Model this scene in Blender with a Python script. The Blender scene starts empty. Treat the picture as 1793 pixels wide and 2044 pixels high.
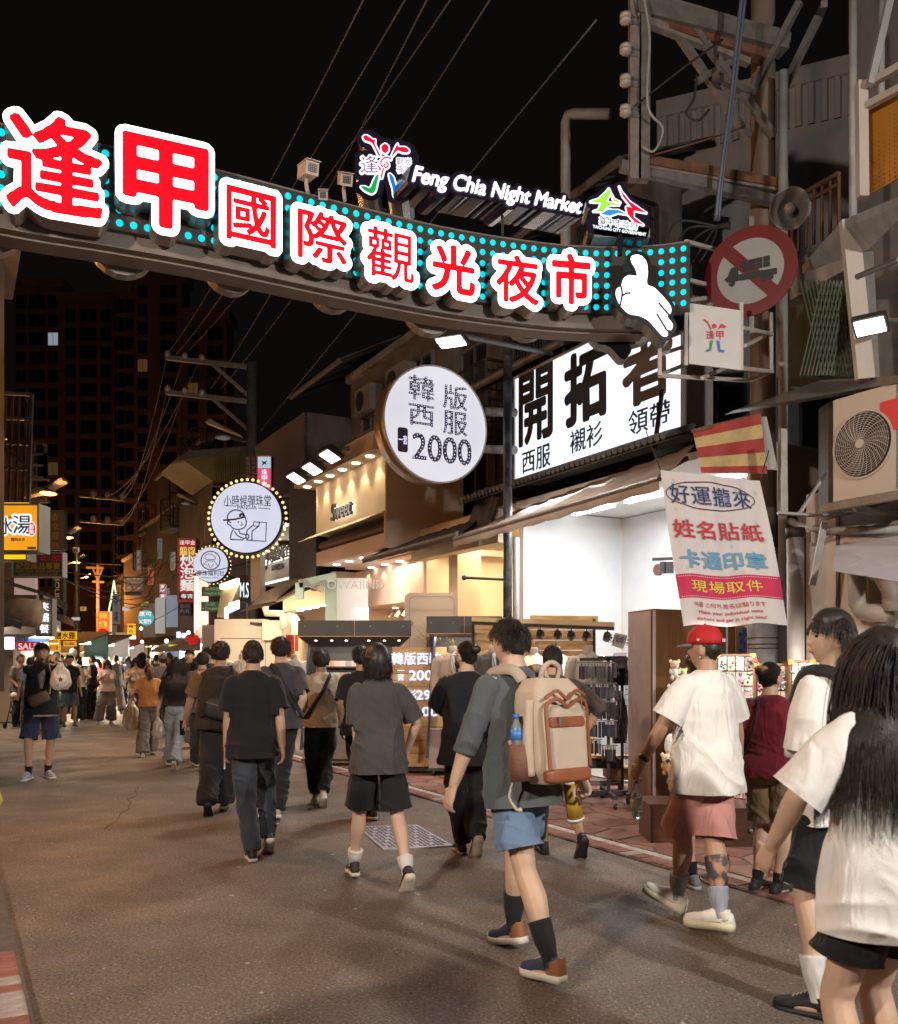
import bpy,math,random
import numpy as np
from mathutils import Vector,Matrix,geometry
random.seed(7);RNG=np.random.default_rng(7)
SC=bpy.context.scene;COL=SC.collection
# ---------------------------------------------------------------- camera, night sky, exposure
HC=1.5
FP=1800.0
CX,HY=896.0,1320.0
cam_d=bpy.data.cameras.new('camera');cam=bpy.data.objects.new('camera',cam_d);COL.objects.link(cam)
cam_d.sensor_fit='VERTICAL';cam_d.sensor_height=36;cam_d.sensor_width=36
cam_d.lens=36*FP/2044;cam_d.shift_y=(HY-1022)/2044;cam_d.clip_end=2000;cam_d.clip_start=.05
cam.location=(0,0,HC);cam.rotation_euler=(math.radians(90),0,0);SC.camera=cam
cam_d.dof.use_dof=True;cam_d.dof.focus_distance=9.0;cam_d.dof.aperture_fstop=5.0
W=bpy.data.worlds.new('World');SC.world=W;W.use_nodes=True
_nt=W.node_tree;_bg=_nt.nodes['Background']
_sky=_nt.nodes.new('ShaderNodeTexSky');_sky.sky_type='NISHITA';_sky.sun_disc=False
_sky.sun_elevation=math.radians(-6);_sky.sun_rotation=math.radians(120)
_hs=_nt.nodes.new('ShaderNodeMixRGB');_hs.blend_type='ADD';_hs.inputs[0].default_value=1
_hs.inputs[2].default_value=(.040,.032,.028,1)
_nt.links.new(_sky.outputs[0],_hs.inputs[1]);_nt.links.new(_hs.outputs[0],_bg.inputs[0])
_bg.inputs[1].default_value=.08
SC.view_settings.view_transform='Standard';SC.view_settings.look='None'
SC.view_settings.exposure=.18;SC.view_settings.gamma=1;SC.view_settings.use_curve_mapping=False
SC.cycles.use_denoising=True
try:SC.cycles.denoiser='OPENIMAGEDENOISE'
except Exception:pass
SC.cycles.max_bounces=5;SC.cycles.diffuse_bounces=3;SC.cycles.glossy_bounces=2
SC.cycles.transmission_bounces=4;SC.cycles.transparent_max_bounces=8
SC.cycles.sample_clamp_indirect=4;SC.cycles.caustics_reflective=False;SC.cycles.caustics_refractive=False
SC.cycles.use_light_tree=True
# ---------------------------------------------------------------- frames: the street runs along U, V points to the right-hand shops
A=math.atan2(996,1800)
U=Vector((-math.sin(A),math.cos(A),0));V=Vector((math.cos(A),math.sin(A),0));Z=Vector((0,0,1));X=Vector((1,0,0));Y=Vector((0,1,0))
def ray(x,y):return Vector(((x-CX)/FP,1,(HY-y)/FP))
def PY(x,y,d):return Vector((0,0,HC))+ray(x,y)*d
def PV(x,y,v):r=ray(x,y);return Vector((0,0,HC))+r*(v/r.dot(V))
def PU(x,y,u):r=ray(x,y);return Vector((0,0,HC))+r*(u/r.dot(U))
def PZ(x,y,z=0.):r=ray(x,y);return Vector((0,0,HC))+r*((z-HC)/r.z)
def UV(u,v,z=0.):return U*u+V*v+Z*z
# ---------------------------------------------------------------- materials
MATS={}
def mat(name,col,rough=.6,metal=0.,emit=None,es=1.,noise=0.,nscale=8.,bump=0.,bscale=60.,spec=.5,alpha=1.,trans=0.,stretch=None,dirt=0.,dscale=1.5,dcol=(.05,.04,.03),sheen=0.,objco=True):
 if name in MATS:return MATS[name]
 m=bpy.data.materials.new(name);m.use_nodes=True;n=m.node_tree.nodes;l=m.node_tree.links
 b=n['Principled BSDF'];c4=(*col,1)
 b.inputs['Base Color'].default_value=c4;b.inputs['Roughness'].default_value=rough;b.inputs['Metallic'].default_value=metal
 b.inputs['Specular IOR Level'].default_value=spec;b.inputs['Alpha'].default_value=alpha;b.inputs['Transmission Weight'].default_value=trans
 if sheen:b.inputs['Sheen Weight'].default_value=sheen
 tc=n.new('ShaderNodeTexCoord');src=tc.outputs['Object']
 if stretch:
  mp=n.new('ShaderNodeMapping');mp.inputs['Scale'].default_value=stretch;l.new(src,mp.inputs[0]);src=mp.outputs[0]
 cout=None
 if noise:
  t=n.new('ShaderNodeTexNoise');t.inputs['Scale'].default_value=nscale;t.inputs['Detail'].default_value=5;t.inputs['Roughness'].default_value=.6;l.new(src,t.inputs[0])
  mr=n.new('ShaderNodeMapRange');mr.inputs[1].default_value=.3;mr.inputs[2].default_value=.7;mr.inputs[3].default_value=1-noise;mr.inputs[4].default_value=1+noise;l.new(t.outputs[0],mr.inputs[0])
  mx=n.new('ShaderNodeMixRGB');mx.blend_type='MULTIPLY';mx.inputs[0].default_value=1;mx.inputs[1].default_value=c4;l.new(mr.outputs[0],mx.inputs[2]);cout=mx.outputs[0]
 if dirt:
  t=n.new('ShaderNodeTexNoise');t.inputs['Scale'].default_value=dscale;t.inputs['Detail'].default_value=7;t.inputs['Roughness'].default_value=.65;l.new(src,t.inputs[0])
  mr=n.new('ShaderNodeMapRange');mr.inputs[1].default_value=.48;mr.inputs[2].default_value=.72;mr.inputs[4].default_value=dirt;l.new(t.outputs[0],mr.inputs[0])
  mx=n.new('ShaderNodeMixRGB');mx.inputs[1].default_value=c4;mx.inputs[2].default_value=(*dcol,1);l.new(mr.outputs[0],mx.inputs[0])
  if cout:l.new(cout,mx.inputs[1])
  cout=mx.outputs[0]
 if cout:l.new(cout,b.inputs['Base Color'])
 if emit:
  b.inputs['Emission Color'].default_value=(*emit,1);b.inputs['Emission Strength'].default_value=es
 if bump:
  t=n.new('ShaderNodeTexNoise');t.inputs['Scale'].default_value=bscale;t.inputs['Detail'].default_value=4;l.new(src,t.inputs[0])
  bp=n.new('ShaderNodeBump');bp.inputs['Strength'].default_value=bump;bp.inputs['Distance'].default_value=.01;l.new(t.outputs[0],bp.inputs['Height']);l.new(bp.outputs[0],b.inputs['Normal'])
 MATS[name]=m;return m
def glow(name,col,es,nz=0.,sample=True):
 m=mat(name,tuple(min(.8,c)*.25 for c in col),.6,emit=col,es=es,spec=.2)
 if nz:
  n=m.node_tree.nodes;l=m.node_tree.links;b=n['Principled BSDF']
  tc=n.new('ShaderNodeTexCoord');t=n.new('ShaderNodeTexNoise');t.inputs['Scale'].default_value=1.3;t.inputs['Detail'].default_value=2;l.new(tc.outputs['Object'],t.inputs[0])
  mr=n.new('ShaderNodeMapRange');mr.inputs[1].default_value=.3;mr.inputs[2].default_value=.7;mr.inputs[3].default_value=es*(1-nz);mr.inputs[4].default_value=es*(1+nz);l.new(t.outputs[0],mr.inputs[0]);l.new(mr.outputs[0],b.inputs['Emission Strength'])
 if not sample:m.cycles.emission_sampling='NONE'
 return m
 # ---------------------------------------------------------------- mesh builder
class MB:
 def __init__(s):s.v=[];s.f=[]
 def add(s,vs,fs):
  o=len(s.v);s.v.extend([tuple(p)for p in vs]);s.f.extend([tuple(i+o for i in f)for f in fs]);return s
 def hexa(s,p):
  return s.add(p,[(3,2,1,0),(4,5,6,7),(0,1,5,4),(1,2,6,5),(2,3,7,6),(3,0,4,7)])
 def uvbox(s,u0,u1,v0,v1,z0,z1):
  return s.hexa([UV(u0,v0,z0),UV(u0,v1,z0),UV(u1,v1,z0),UV(u1,v0,z0),UV(u0,v0,z1),UV(u0,v1,z1),UV(u1,v1,z1),UV(u1,v0,z1)])
 def box(s,c,ex,ey,ez,sx,sy,sz):
  a,b,d=ex*sx/2,ey*sy/2,ez*sz/2
  return s.hexa([c-a-b-d,c+a-b-d,c+a+b-d,c-a+b-d,c-a-b+d,c+a-b+d,c+a+b+d,c-a+b+d])
 def slab(s,q,t):
  q=[Vector(p)for p in q];t=Vector(t)
  return s.hexa(q+[p+t for p in q])
 def bar(s,a,b,w,h=None,up=None):
  a=Vector(a);b=Vector(b);h=h or w;d=(b-a)
  if d.length<1e-6:return s
  e=d.normalized();r=e.cross(up or(Z if abs(e.z)<.95 else Y)).normalized();n=r.cross(e)
  return s.box((a+b)/2,r,e,n,w,d.length,h)
 def tube(s,pts,r,n=8,cap=True):
  pts=[Vector(p)for p in pts];rr=r if isinstance(r,(list,tuple))else[r]*len(pts)
  o=len(s.v);prev=None
  for i,p in enumerate(pts):
   t=(pts[min(i+1,len(pts)-1)]-pts[max(i-1,0)])
   t=t.normalized()if t.length>1e-9 else Z
   if prev is None:a=t.orthogonal().normalized()
   else:
    a=prev-t*prev.dot(t);a=a.normalized()if a.length>1e-6 else t.orthogonal().normalized()
   prev=a;b=t.cross(a)
   for k in range(n):
    th=2*math.pi*k/n;s.v.append(tuple(p+(a*math.cos(th)+b*math.sin(th))*rr[i]))
  for i in range(len(pts)-1):
   for k in range(n):
    k2=(k+1)%n;s.f.append((o+i*n+k,o+i*n+k2,o+(i+1)*n+k2,o+(i+1)*n+k))
  if cap:s.f.append(tuple(o+k for k in range(n))[::-1]);s.f.append(tuple(o+(len(pts)-1)*n+k for k in range(n)))
  return s
 def lathe(s,c,axis,prof,n=20):
  axis=Vector(axis).normalized();a=axis.orthogonal().normalized();b=axis.cross(a);c=Vector(c);o=len(s.v)
  for(r,h)in prof:
   for k in range(n):
    th=2*math.pi*k/n;s.v.append(tuple(c+axis*h+(a*math.cos(th)+b*math.sin(th))*max(r,1e-4)))
  for i in range(len(prof)-1):
   for k in range(n):
    k2=(k+1)%n;s.f.append((o+i*n+k,o+i*n+k2,o+(i+1)*n+k2,o+(i+1)*n+k))
  s.f.append(tuple(o+k for k in range(n))[::-1]);s.f.append(tuple(o+(len(prof)-1)*n+k for k in range(n)))
  return s
 def disc(s,c,nrm,r,t,n=24):return s.lathe(c,nrm,[(r,0),(r,t)],n)
 def ball(s,c,rx,ry=None,rz=None,n=12,m=8,R=None):
  ry=ry or rx;rz=rz or rx;c=Vector(c);o=len(s.v)
  for i in range(m+1):
   ph=math.pi*i/m-math.pi/2
   for k in range(n):
    th=2*math.pi*k/n;p=Vector((rx*math.cos(ph)*math.cos(th),ry*math.cos(ph)*math.sin(th),rz*math.sin(ph)))
    if R:p=R@p
    s.v.append(tuple(c+p))
  for i in range(m):
   for k in range(n):
    k2=(k+1)%n;s.f.append((o+i*n+k,o+i*n+k2,o+(i+1)*n+k2,o+(i+1)*n+k))
  return s
 def loops(s,loops,O,ex,ey,sc,d0,d1,bevel=0):
  ez=ex.cross(ey);loops=[l for l in loops if len(l)>=3]
  if not loops:return s
  flat=[p for l in loops for p in l]
  edges=[];k=0
  for l in loops:
   edges+=[(k+i,k+(i+1)%len(l))for i in range(len(l))];k+=len(l)
  try:vs,es,fs,_,_,_=geometry.delaunay_2d_cdt([Vector(p)for p in flat],edges,[],5 if False else 0,1e-7)
  except Exception:return s
  tris=[]
  P=np.array([tuple(v)for v in vs])
  L=[np.array(l)for l in loops]
  if not fs:return s
  T=[f for f in fs];C=np.array([P[list(f)].mean(0)for f in T]);ins=np.zeros(len(T),int)
  for l in L:
   a=l;b=np.roll(l,-1,0)
   for j in range(len(a)):
    (x0,y0),(x1,y1)=a[j],b[j]
    if y0==y1:continue
    m=((C[:,1]>=min(y0,y1))&(C[:,1]<max(y0,y1)))
    xx=x0+(C[:,1]-y0)*(x1-x0)/(y1-y0);ins+=(m&(xx>C[:,0])).astype(int)
  T=[T[i]for i in range(len(T))if ins[i]%2]
  w=lambda p,d:O+ex*(p[0]*sc)+ey*(p[1]*sc)+ez*d
  s.add([w(p,d1)for p in P],T)
  if d1!=d0:
   cnt={}
   for f in T:
    for i in range(len(f)):
     a,b=f[i],f[(i+1)%len(f)];cnt[(a,b)]=1
   bd=[(a,b)for(a,b)in cnt if(b,a)not in cnt]
   s.add([w(P[a],d0)for ab in bd for a in ab]+[w(P[a],d1)for ab in bd for a in ab],[(2*i+0,2*i+1,2*len(bd)+2*i+1,2*len(bd)+2*i)for i in range(len(bd))])
   s.add([w(p,d0)for p in P],[f[::-1]for f in T])
  return s
 def build(s,name,m=None,parent=None,smooth=False):
  me=bpy.data.meshes.new(name);off=parent.location if parent is not None and parent.type=='EMPTY' else(parent['_o']if parent is not None and '_o' in parent else Vector((0,0,0)))
  off=Vector(off);me.from_pydata([tuple(Vector(p)-off)for p in s.v],[],s.f);me.update()
  if smooth:me.polygons.foreach_set('use_smooth',[True]*len(me.polygons))
  if m:me.materials.append(m)
  o=bpy.data.objects.new(name,me);COL.objects.link(o)
  if parent is not None:o.parent=parent
  if off.length>0:o['_o']=tuple(off)
  return o
def tag(o,label=None,cat=None,group=None,kind=None):
 if label:o['label']=label
 if cat:o['category']=cat
 if group:o['group']=group
 if kind:o['kind']=kind
 return o
def thing(name,loc,label,cat,group=None):
 o=bpy.data.objects.new(name,None);o.empty_display_size=.2;COL.objects.link(o);o.location=loc;return tag(o,label,cat,group)
def struct(mb,name,m):return tag(mb.build(name,m),kind='structure')
def plain(mb,name,m,label,cat,group=None,smooth=False):return tag(mb.build(name,m,smooth=smooth),label,cat,group)
def children_map():
 d={}
 for o in COL.objects:
  if o.parent:d.setdefault(o.parent.name,[]).append(o)
 return d
def dup(root,loc,label=None,kids=None):
 kids=kids if kids is not None else[(c,[g for g in COL.objects if g.parent is c])for c in COL.objects if c.parent is root]
 r=root.copy();COL.objects.link(r);r.location=loc
 if label:r['label']=label
 for c,gs in kids:
  k=c.copy();COL.objects.link(k);k.parent=r
  for g in gs:h=g.copy();COL.objects.link(h);h.parent=k
 return r
 # ---------------------------------------------------------------- temporary scene that evaluates modifiers and text
TMP=bpy.data.scenes.new('tmp')
def evaluate(o):
 TMP.collection.objects.link(o);TMP.view_layers[0].update();dg=TMP.view_layers[0].depsgraph;dg=dg or bpy.context.evaluated_depsgraph_get()
 m=bpy.data.meshes.new_from_object(o.evaluated_get(dg),depsgraph=dg)
 d=o.data;bpy.data.objects.remove(o)
 if isinstance(d,bpy.types.Mesh):bpy.data.meshes.remove(d)
 else:bpy.data.curves.remove(d)
 return m
def remesh(mb,voxel,it=3,adapt=0):
 me=bpy.data.meshes.new('r');me.from_pydata(mb.v,[],mb.f);o=bpy.data.objects.new('r',me)
 r=o.modifiers.new('r','REMESH');r.mode='VOXEL';r.voxel_size=voxel
 if it:s=o.modifiers.new('s','SMOOTH');s.factor=.5;s.iterations=it
 m=evaluate(o);n=len(m.vertices);co=np.empty(n*3,np.float32);m.vertices.foreach_get('co',co);return m,co.reshape(-1,3)
def vnoise(p,seed=0):
 p=np.asarray(p,np.float64);i=np.floor(p).astype(np.int64);f=p-i;f=f*f*(3-2*f)
 def h(a,b,c):
  n=(a*374761393+b*668265263+c*2147483647+seed*1274126177)&0xffffffff
  n=((n^(n>>13))*1274126177)&0xffffffff;return((n^(n>>16))&0xffff)/65535.
 r=0
 for dx in(0,1):
  for dy in(0,1):
   for dz in(0,1):
    w=(f[:,0]if dx else 1-f[:,0])*(f[:,1]if dy else 1-f[:,1])*(f[:,2]if dz else 1-f[:,2])
    r=r+w*h(i[:,0]+dx,i[:,1]+dy,i[:,2]+dz)
 return r
def mesh_normals(m):
 n=np.empty(len(m.vertices)*3,np.float32);m.vertices.foreach_get('normal',n);return n.reshape(-1,3)
def put_mesh(m,co,name,mt,parent=None,rot=0.,loc=(0,0,0)):
 m.vertices.foreach_set('co',co.astype(np.float32).ravel());m.polygons.foreach_set('use_smooth',[True]*len(m.polygons));m.update()
 m.materials.clear();m.materials.append(mt);m.name=name
 o=bpy.data.objects.new(name,m);COL.objects.link(o)
 if parent is not None:o.parent=parent
 return o
 # ---------------------------------------------------------------- lettering: glyphs are rastered, grown by a distance field and traced again
def _edt(mask):
 INF=1e6;g=np.where(mask,0.,INF)
 for ax in(0,1):
  if ax:g=g.T
  n=g.shape[1];idx=np.arange(n);d2=(idx[:,None]-idx[None,:])**2;out=np.empty_like(g)
  for r in range(g.shape[0]):out[r]=(g[r][None,:]+d2).min(1)
  g=out.T if ax else out
 return np.sqrt(g)
def _trace(F,lev):
 H,Wd=F.shape;seg={}
 B=F>lev
 ys,xs=np.nonzero(~((B[:-1,:-1]==B[1:,:-1])&(B[:-1,:-1]==B[:-1,1:])&(B[:-1,:-1]==B[1:,1:])))
 def cut(a,b):fa,fb=F[a[1],a[0]]-lev,F[b[1],b[0]]-lev;t=fa/(fa-fb);return(a[0]+(b[0]-a[0])*t,a[1]+(b[1]-a[1])*t)
 for x,y in zip(xs.tolist(),ys.tolist()):
  c=[(x,y),(x+1,y),(x+1,y+1),(x,y+1)];s=[B[p[1],p[0]]for p in c];cr=[]
  for k in range(4):
   if s[k]!=s[(k+1)%4]:cr.append((k,s[k]))
  key=lambda k:(min(c[k],c[(k+1)%4]),max(c[k],c[(k+1)%4]))
  if len(cr)==2:
   a,b=cr if cr[0][1]else cr[::-1];seg[key(a[0])]=key(b[0])
  elif len(cr)==4:
   for j in range(4):
    if cr[j][1]:seg[key(cr[j][0])]=key(cr[(j+1)%4][0])
 loops=[]
 while seg:
  k0=next(iter(seg));k=k0;L=[]
  while k in seg:n=seg.pop(k);L.append(cut(*k));k=n
  if len(L)>3:loops.append(L)
 return loops
def _simplify(L,eps):
 L=np.array(L);n=len(L)
 if n<8:return[tuple(p)for p in L]
 def dp(a,b,out):
  st=[(a,b)]
  while st:
   i,j=st.pop()
   if j-i<2:continue
   P=L[i+1:j];A,B=L[i],L[j%n];d=B-A;ln=np.hypot(*d)
   q=np.abs(d[0]*(P[:,1]-A[1])-d[1]*(P[:,0]-A[0]))/ln if ln>1e-9 else np.hypot(*(P-A).T)
   k=int(q.argmax())
   if q[k]>eps:out.add(i+1+k);st+=[(i,i+1+k),(i+1+k,j)]
 far=int(((L-L[0])**2).sum(1).argmax());keep={0,far};dp(0,far,keep)
 L=np.vstack([L,L[:1]]);dp(far,n,keep)
 return[tuple(L[i])for i in sorted(keep)if i<n]
_GC={}
def glyph_field(text,res,pad,shear=0.,spacing=1.):
 k=(text,res,pad,shear,spacing)
 if k in _GC:return _GC[k]
 c=bpy.data.curves.new('t','FONT');c.body=text;c.size=1;c.shear=shear;c.space_character=spacing;c.space_line=.9
 c.resolution_u=6;m=evaluate(bpy.data.objects.new('t',c))
 co=np.empty(len(m.vertices)*3,np.float32);m.vertices.foreach_get('co',co);co=co.reshape(-1,3)[:,:2].astype(float)
 m.calc_loop_triangles();tr=[tuple(t.vertices)for t in m.loop_triangles];bpy.data.meshes.remove(m)
 lo=co.min(0)-pad;hi=co.max(0)+pad;Wd,H=(np.ceil((hi-lo)*res).astype(int)+1)
 M=np.zeros((H,Wd),bool);q=(co-lo)*res
 for t in tr:
  a,b,d=q[t[0]],q[t[1]],q[t[2]];x0,y0=np.floor(np.minimum(np.minimum(a,b),d)).astype(int);x1,y1=np.ceil(np.maximum(np.maximum(a,b),d)).astype(int)
  x1=min(x1,Wd-1);y1=min(y1,H-1)
  if x1<x0 or y1<y0:continue
  xx,yy=np.meshgrid(np.arange(x0,x1+1),np.arange(y0,y1+1));e=lambda p,r:(r[0]-p[0])*(yy-p[1])-(r[1]-p[1])*(xx-p[0])
  w0,w1,w2=e(a,b),e(b,d),e(d,a);M[y0:y1+1,x0:x1+1]|=((w0>=0)&(w1>=0)&(w2>=0))|((w0<=0)&(w1<=0)&(w2<=0))
 S=(_edt(~M)-_edt(M))/res
 _GC[k]=(S,lo,hi,co.min(0),co.max(0));return _GC[k]
def glyph_loops(text,grow=0.,res=72,eps=.35,shear=0.,spacing=1.,margin=.06):
 """closed loops, centred on 0, one unit = the font size, plus (width, height) of the bare glyphs"""
 S,lo,hi,a,b=glyph_field(text,res,max(.06,grow+margin),shear,spacing);c=(a+b)/2
 L=_trace(S,-grow);L=[_simplify(l,eps)for l in L]
 return[[((p[0]/res+lo[0]-c[0]),(p[1]/res+lo[1]-c[1]))for p in l]for l in L if len(l)>2],b-a
def lettering(parent,text,c,ex,ey,h,m,grow=.0,d=(0,.02),res=None,name='lettering',width=None,shear=0.,spacing=1.,label=None,stuff=False,build=True):
 """text centred at c, h = height of the glyph box (metres); width squeezes"""
 res=res or(60 if len(text)<4 else 44 if len(text)<12 else 34)
 L,wh=glyph_loops(text,grow,res,shear=shear,spacing=spacing);s=h/wh[1];sx=(width/wh[0])if width else s
 L=[[(p[0]*sx/s,p[1])for p in l]for l in L]
 mb=MB().loops(L,Vector(c),ex,ey,s,d[0],d[1])
 if not build:return mb
 o=mb.build(name,m,parent)
 if label:o['label']=label
 return o
def rect(w,h):return[[(-w/2,-h/2),(w/2,-h/2),(w/2,h/2),(-w/2,h/2)]]
def rrect(w,h,r,n=5):
 L=[]
 for(cx,cy,a0)in((w/2-r,h/2-r,0),(-w/2+r,h/2-r,90),(-w/2+r,-h/2+r,180),(w/2-r,-h/2+r,270)):
  for k in range(n+1):t=math.radians(a0+90*k/n);L.append((cx+r*math.cos(t),cy+r*math.sin(t)))
 return[L]
def lamp(kind,name,loc,energy,col,parent=None,size=.3,sizey=None,dirv=None,spot=60,blend=.5):
 d=bpy.data.lights.new(name,kind);d.energy=energy;d.color=col
 if kind=='AREA':
  d.shape='RECTANGLE' if sizey else 'SQUARE';d.size=size
  if sizey:d.size_y=sizey
 elif kind=='SPOT':d.spot_size=math.radians(spot);d.spot_blend=blend;d.shadow_soft_size=size
 else:d.shadow_soft_size=size
 o=bpy.data.objects.new(name,d);COL.objects.link(o);o.location=loc
 if dirv is not None:o.rotation_euler=Vector(dirv).to_track_quat('-Z','Y').to_euler()
 if parent is not None:o.location=Vector(loc)-parent.location;o.parent=parent
 return o
 # ================================================================ people
def ell_tube(mb,pts,rad,n=14,ref=None,cap=True):
 """tube through pts with (rx, ry) radii; rx along ref-ish side axis"""
 pts=[Vector(p)for p in pts];o=len(mb.v);N=len(pts)
 for i,p in enumerate(pts):
  t=(pts[min(i+1,N-1)]-pts[max(i-1,0)]).normalized();r=ref or X
  a=r-t*r.dot(t);a=a.normalized()if a.length>1e-4 else t.orthogonal().normalized();b=t.cross(a);rx,ry=rad[i]if isinstance(rad[i],tuple)else(rad[i],rad[i])
  for k in range(n):
   th=2*math.pi*k/n;mb.v.append(tuple(p+a*math.cos(th)*rx+b*math.sin(th)*ry))
 for i in range(N-1):
  for k in range(n):
   k2=(k+1)%n;mb.f.append((o+i*n+k,o+i*n+k2,o+(i+1)*n+k2,o+(i+1)*n+k))
 if cap:
  mb.f.append(tuple(o+k for k in range(n))[::-1]);mb.f.append(tuple(o+(N-1)*n+k for k in range(n)))
def resample(pts,rad,k=4):
 """Catmull-Rom through joints"""
 P=[Vector(p)for p in pts];R=[np.array(r if isinstance(r,tuple)else(r,r),float)for r in rad];op,orr=[],[]
 for i in range(len(P)-1):
  p0,p1,p2,p3=P[max(i-1,0)],P[i],P[i+1],P[min(i+2,len(P)-1)]
  for j in range(k):
   t=j/k;op.append(.5*((2*p1)+(p2-p0)*t+(2*p0-5*p1+4*p2-p3)*t*t+(3*p1-p0-3*p2+p3)*t**3))
   s=t*t*(3-2*t);orr.append(tuple(R[i]*(1-s)+R[i+1]*s))
 op.append(P[-1]);orr.append(tuple(R[-1]));return op,orr
def stube(mb,pts,rad,n=12,ref=None,k=4):p,r=resample(pts,rad,k);ell_tube(mb,p,r,n,ref)
def ik(a,b,l1,l2,pole):
 a=Vector(a);b=Vector(b);d=b-a;L=d.length;mx=(l1+l2)*.998
 if L>mx:b=a+d*(mx/L);d=b-a;L=mx
 x=(l1*l1-l2*l2+L*L)/(2*L);h=math.sqrt(max(l1*l1-x*x,0));e=d/L
 p=Vector(pole);p=p-e*p.dot(e);p=p.normalized()if p.length>1e-5 else e.orthogonal().normalized()
 return a+e*x+p*h,b
def head_verts(fem=0.):
 n,m=36,26;vs=[];fs=[]
 for i in range(m+1):
  ph=math.pi*i/m-math.pi/2
  for k in range(n):
   th=2*math.pi*k/n;dx,dy,dz=math.cos(ph)*math.cos(th),math.cos(ph)*math.sin(th),math.sin(ph)
   x,y,z=dx*.076,dy*.094,dz*.118
   if dz<0:
    w=-dz;x*=1-.30*w**1.3;y=y*(1-.12*w)+.012*w
    if dy<0:y*=1-.25*w
   if dy>0:
    g=lambda cx,cz,sx,sz:math.exp(-((dx-cx)/sx)**2-((dz-cz)/sz)**2)
    y+=.020*g(0,-.20,.12,.16)*(1-.15*fem)+.008*g(0,-.02,.10,.2)+.007*g(0,-.52,.25,.10)+.009*g(0,-.86,.28,.18)+.004*g(0,.18,.5,.12)
    y-=.009*(g(.36,.03,.17,.11)+g(-.36,.03,.17,.11))+.004*g(0,-.38,.2,.06)
    x*=1-.05*g(0,-.5,2,.3)
   else:y*=1.04
   vs.append((x,y,z))
 for i in range(m):
  for k in range(n):k2=(k+1)%n;fs.append((i*n+k,i*n+k2,(i+1)*n+k2,(i+1)*n+k))
 return vs,fs
def hand_parts(mb,wrist,fdir,side,palm_n,grip=.35,sc=1.):
 """five-fingered hand; fdir from the wrist to the fingers, palm_n out of the palm, thumb on +side"""
 f=fdir.normalized();p=(palm_n-f*palm_n.dot(f)).normalized();s=f.cross(p).normalized();s=s if s.dot(side)>0 else-s
 w=Vector(wrist)
 ell_tube(mb,[w-f*.02*sc,w+f*.02*sc,w+f*.05*sc,w+f*.085*sc,w+f*.095*sc],[(.022*sc,.018*sc),(.030*sc,.017*sc),(.038*sc,.016*sc),(.039*sc,.013*sc),(.034*sc,.010*sc)],10,ref=s)
 for j,(o,L)in enumerate(((.029,.070),(.010,.078),(-.010,.072),(-.028,.056))):
  b=w+f*.085*sc+s*o*sc;pts=[b-f*.01*sc];a=grip*.8;q=b;seg=[L*.45,L*.32,L*.26]
  for k in range(3):dv=(f*math.cos(a)+p*math.sin(a)+s*o*1.5*(1-grip));q=q+dv.normalized()*seg[k]*sc;pts.append(q);a+=grip*1.0
  ell_tube(mb,pts,[.0095*sc,.0088*sc,.0080*sc,.0062*sc],7)
 b=w+f*.022*sc+s*.026*sc;q1=b+(f*.5+s*.75+p*.35).normalized()*.040*sc;q2=q1+(f*.85+s*(.35-grip*.5)+p*(.3+grip*.4)).normalized()*.032*sc;q3=q2+(f*.95+s*(.1-grip*.6)+p*(.2+grip*.5)).normalized()*.024*sc
 ell_tube(mb,[b-s*.012*sc,q1,q2,q3],[.014*sc,.0115*sc,.0098*sc,.0075*sc],7)
def hair_mesh(mb_v,mb_f,roots,dirs,length,width,steps,grav,curl,ells,seed,spread=.35,lift=1.0):
 """vectorised strands as tapered three-sided prisms; ells = list of (centre, radii) kept outside of"""
 r=np.random.default_rng(seed);n=len(roots);pos=roots.copy();d=dirs.copy();st=(length/steps)[:,None];P=[pos.copy()]
 ph=r.uniform(0,6.28,(n,3))
 for k in range(steps):
  d=d+np.array([0,0,-grav])+curl*np.sin(ph+k*1.1)+r.normal(0,spread*.12,(n,3));d/=np.linalg.norm(d,axis=1)[:,None]
  pos=pos+d*st
  for c,e in ells:
   q=(pos-c)/e;L=np.linalg.norm(q,axis=1);ins=L<1
   if ins.any():nq=q[ins]/L[ins][:,None];new=nq*e+c;mv=new-pos[ins];pos[ins]=new;dd=d[ins]+mv/st[ins]*.5;d[ins]=dd/np.linalg.norm(dd,axis=1)[:,None]
  P.append(pos.copy())
 P=np.array(P);K=steps+1
 T=np.gradient(P,axis=0);T/=np.linalg.norm(T,axis=2)[...,None]+1e-9
 up=np.array([.3,.2,.9]);a=np.cross(T,up);a/=np.linalg.norm(a,axis=2)[...,None]+1e-9;b=np.cross(T,a)
 tw=np.linspace(1,.12,K)[:,None,None]*(width if np.isscalar(width)else width[None,:,None])
 V3=[]
 for j in range(3):th=2*math.pi*j/3;V3.append(P+(a*math.cos(th)+b*math.sin(th))*tw)
 V3=np.stack(V3,2)
 V3=V3.transpose(1,0,2,3).reshape(-1,3)
 f=[]
 k=np.arange(K-1);s0=np.arange(n)[:,None,None]*K*3+k[None,:,None]*3
 j=np.arange(3)[None,None,:];j2=(j+1)%3;q=np.stack([s0+j,s0+j2,s0+3+j2,s0+3+j],-1).reshape(-1,4)
 return V3,q
HEADV,HEADF=head_verts();HEADV=np.array(HEADV)
SKIN={}
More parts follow.
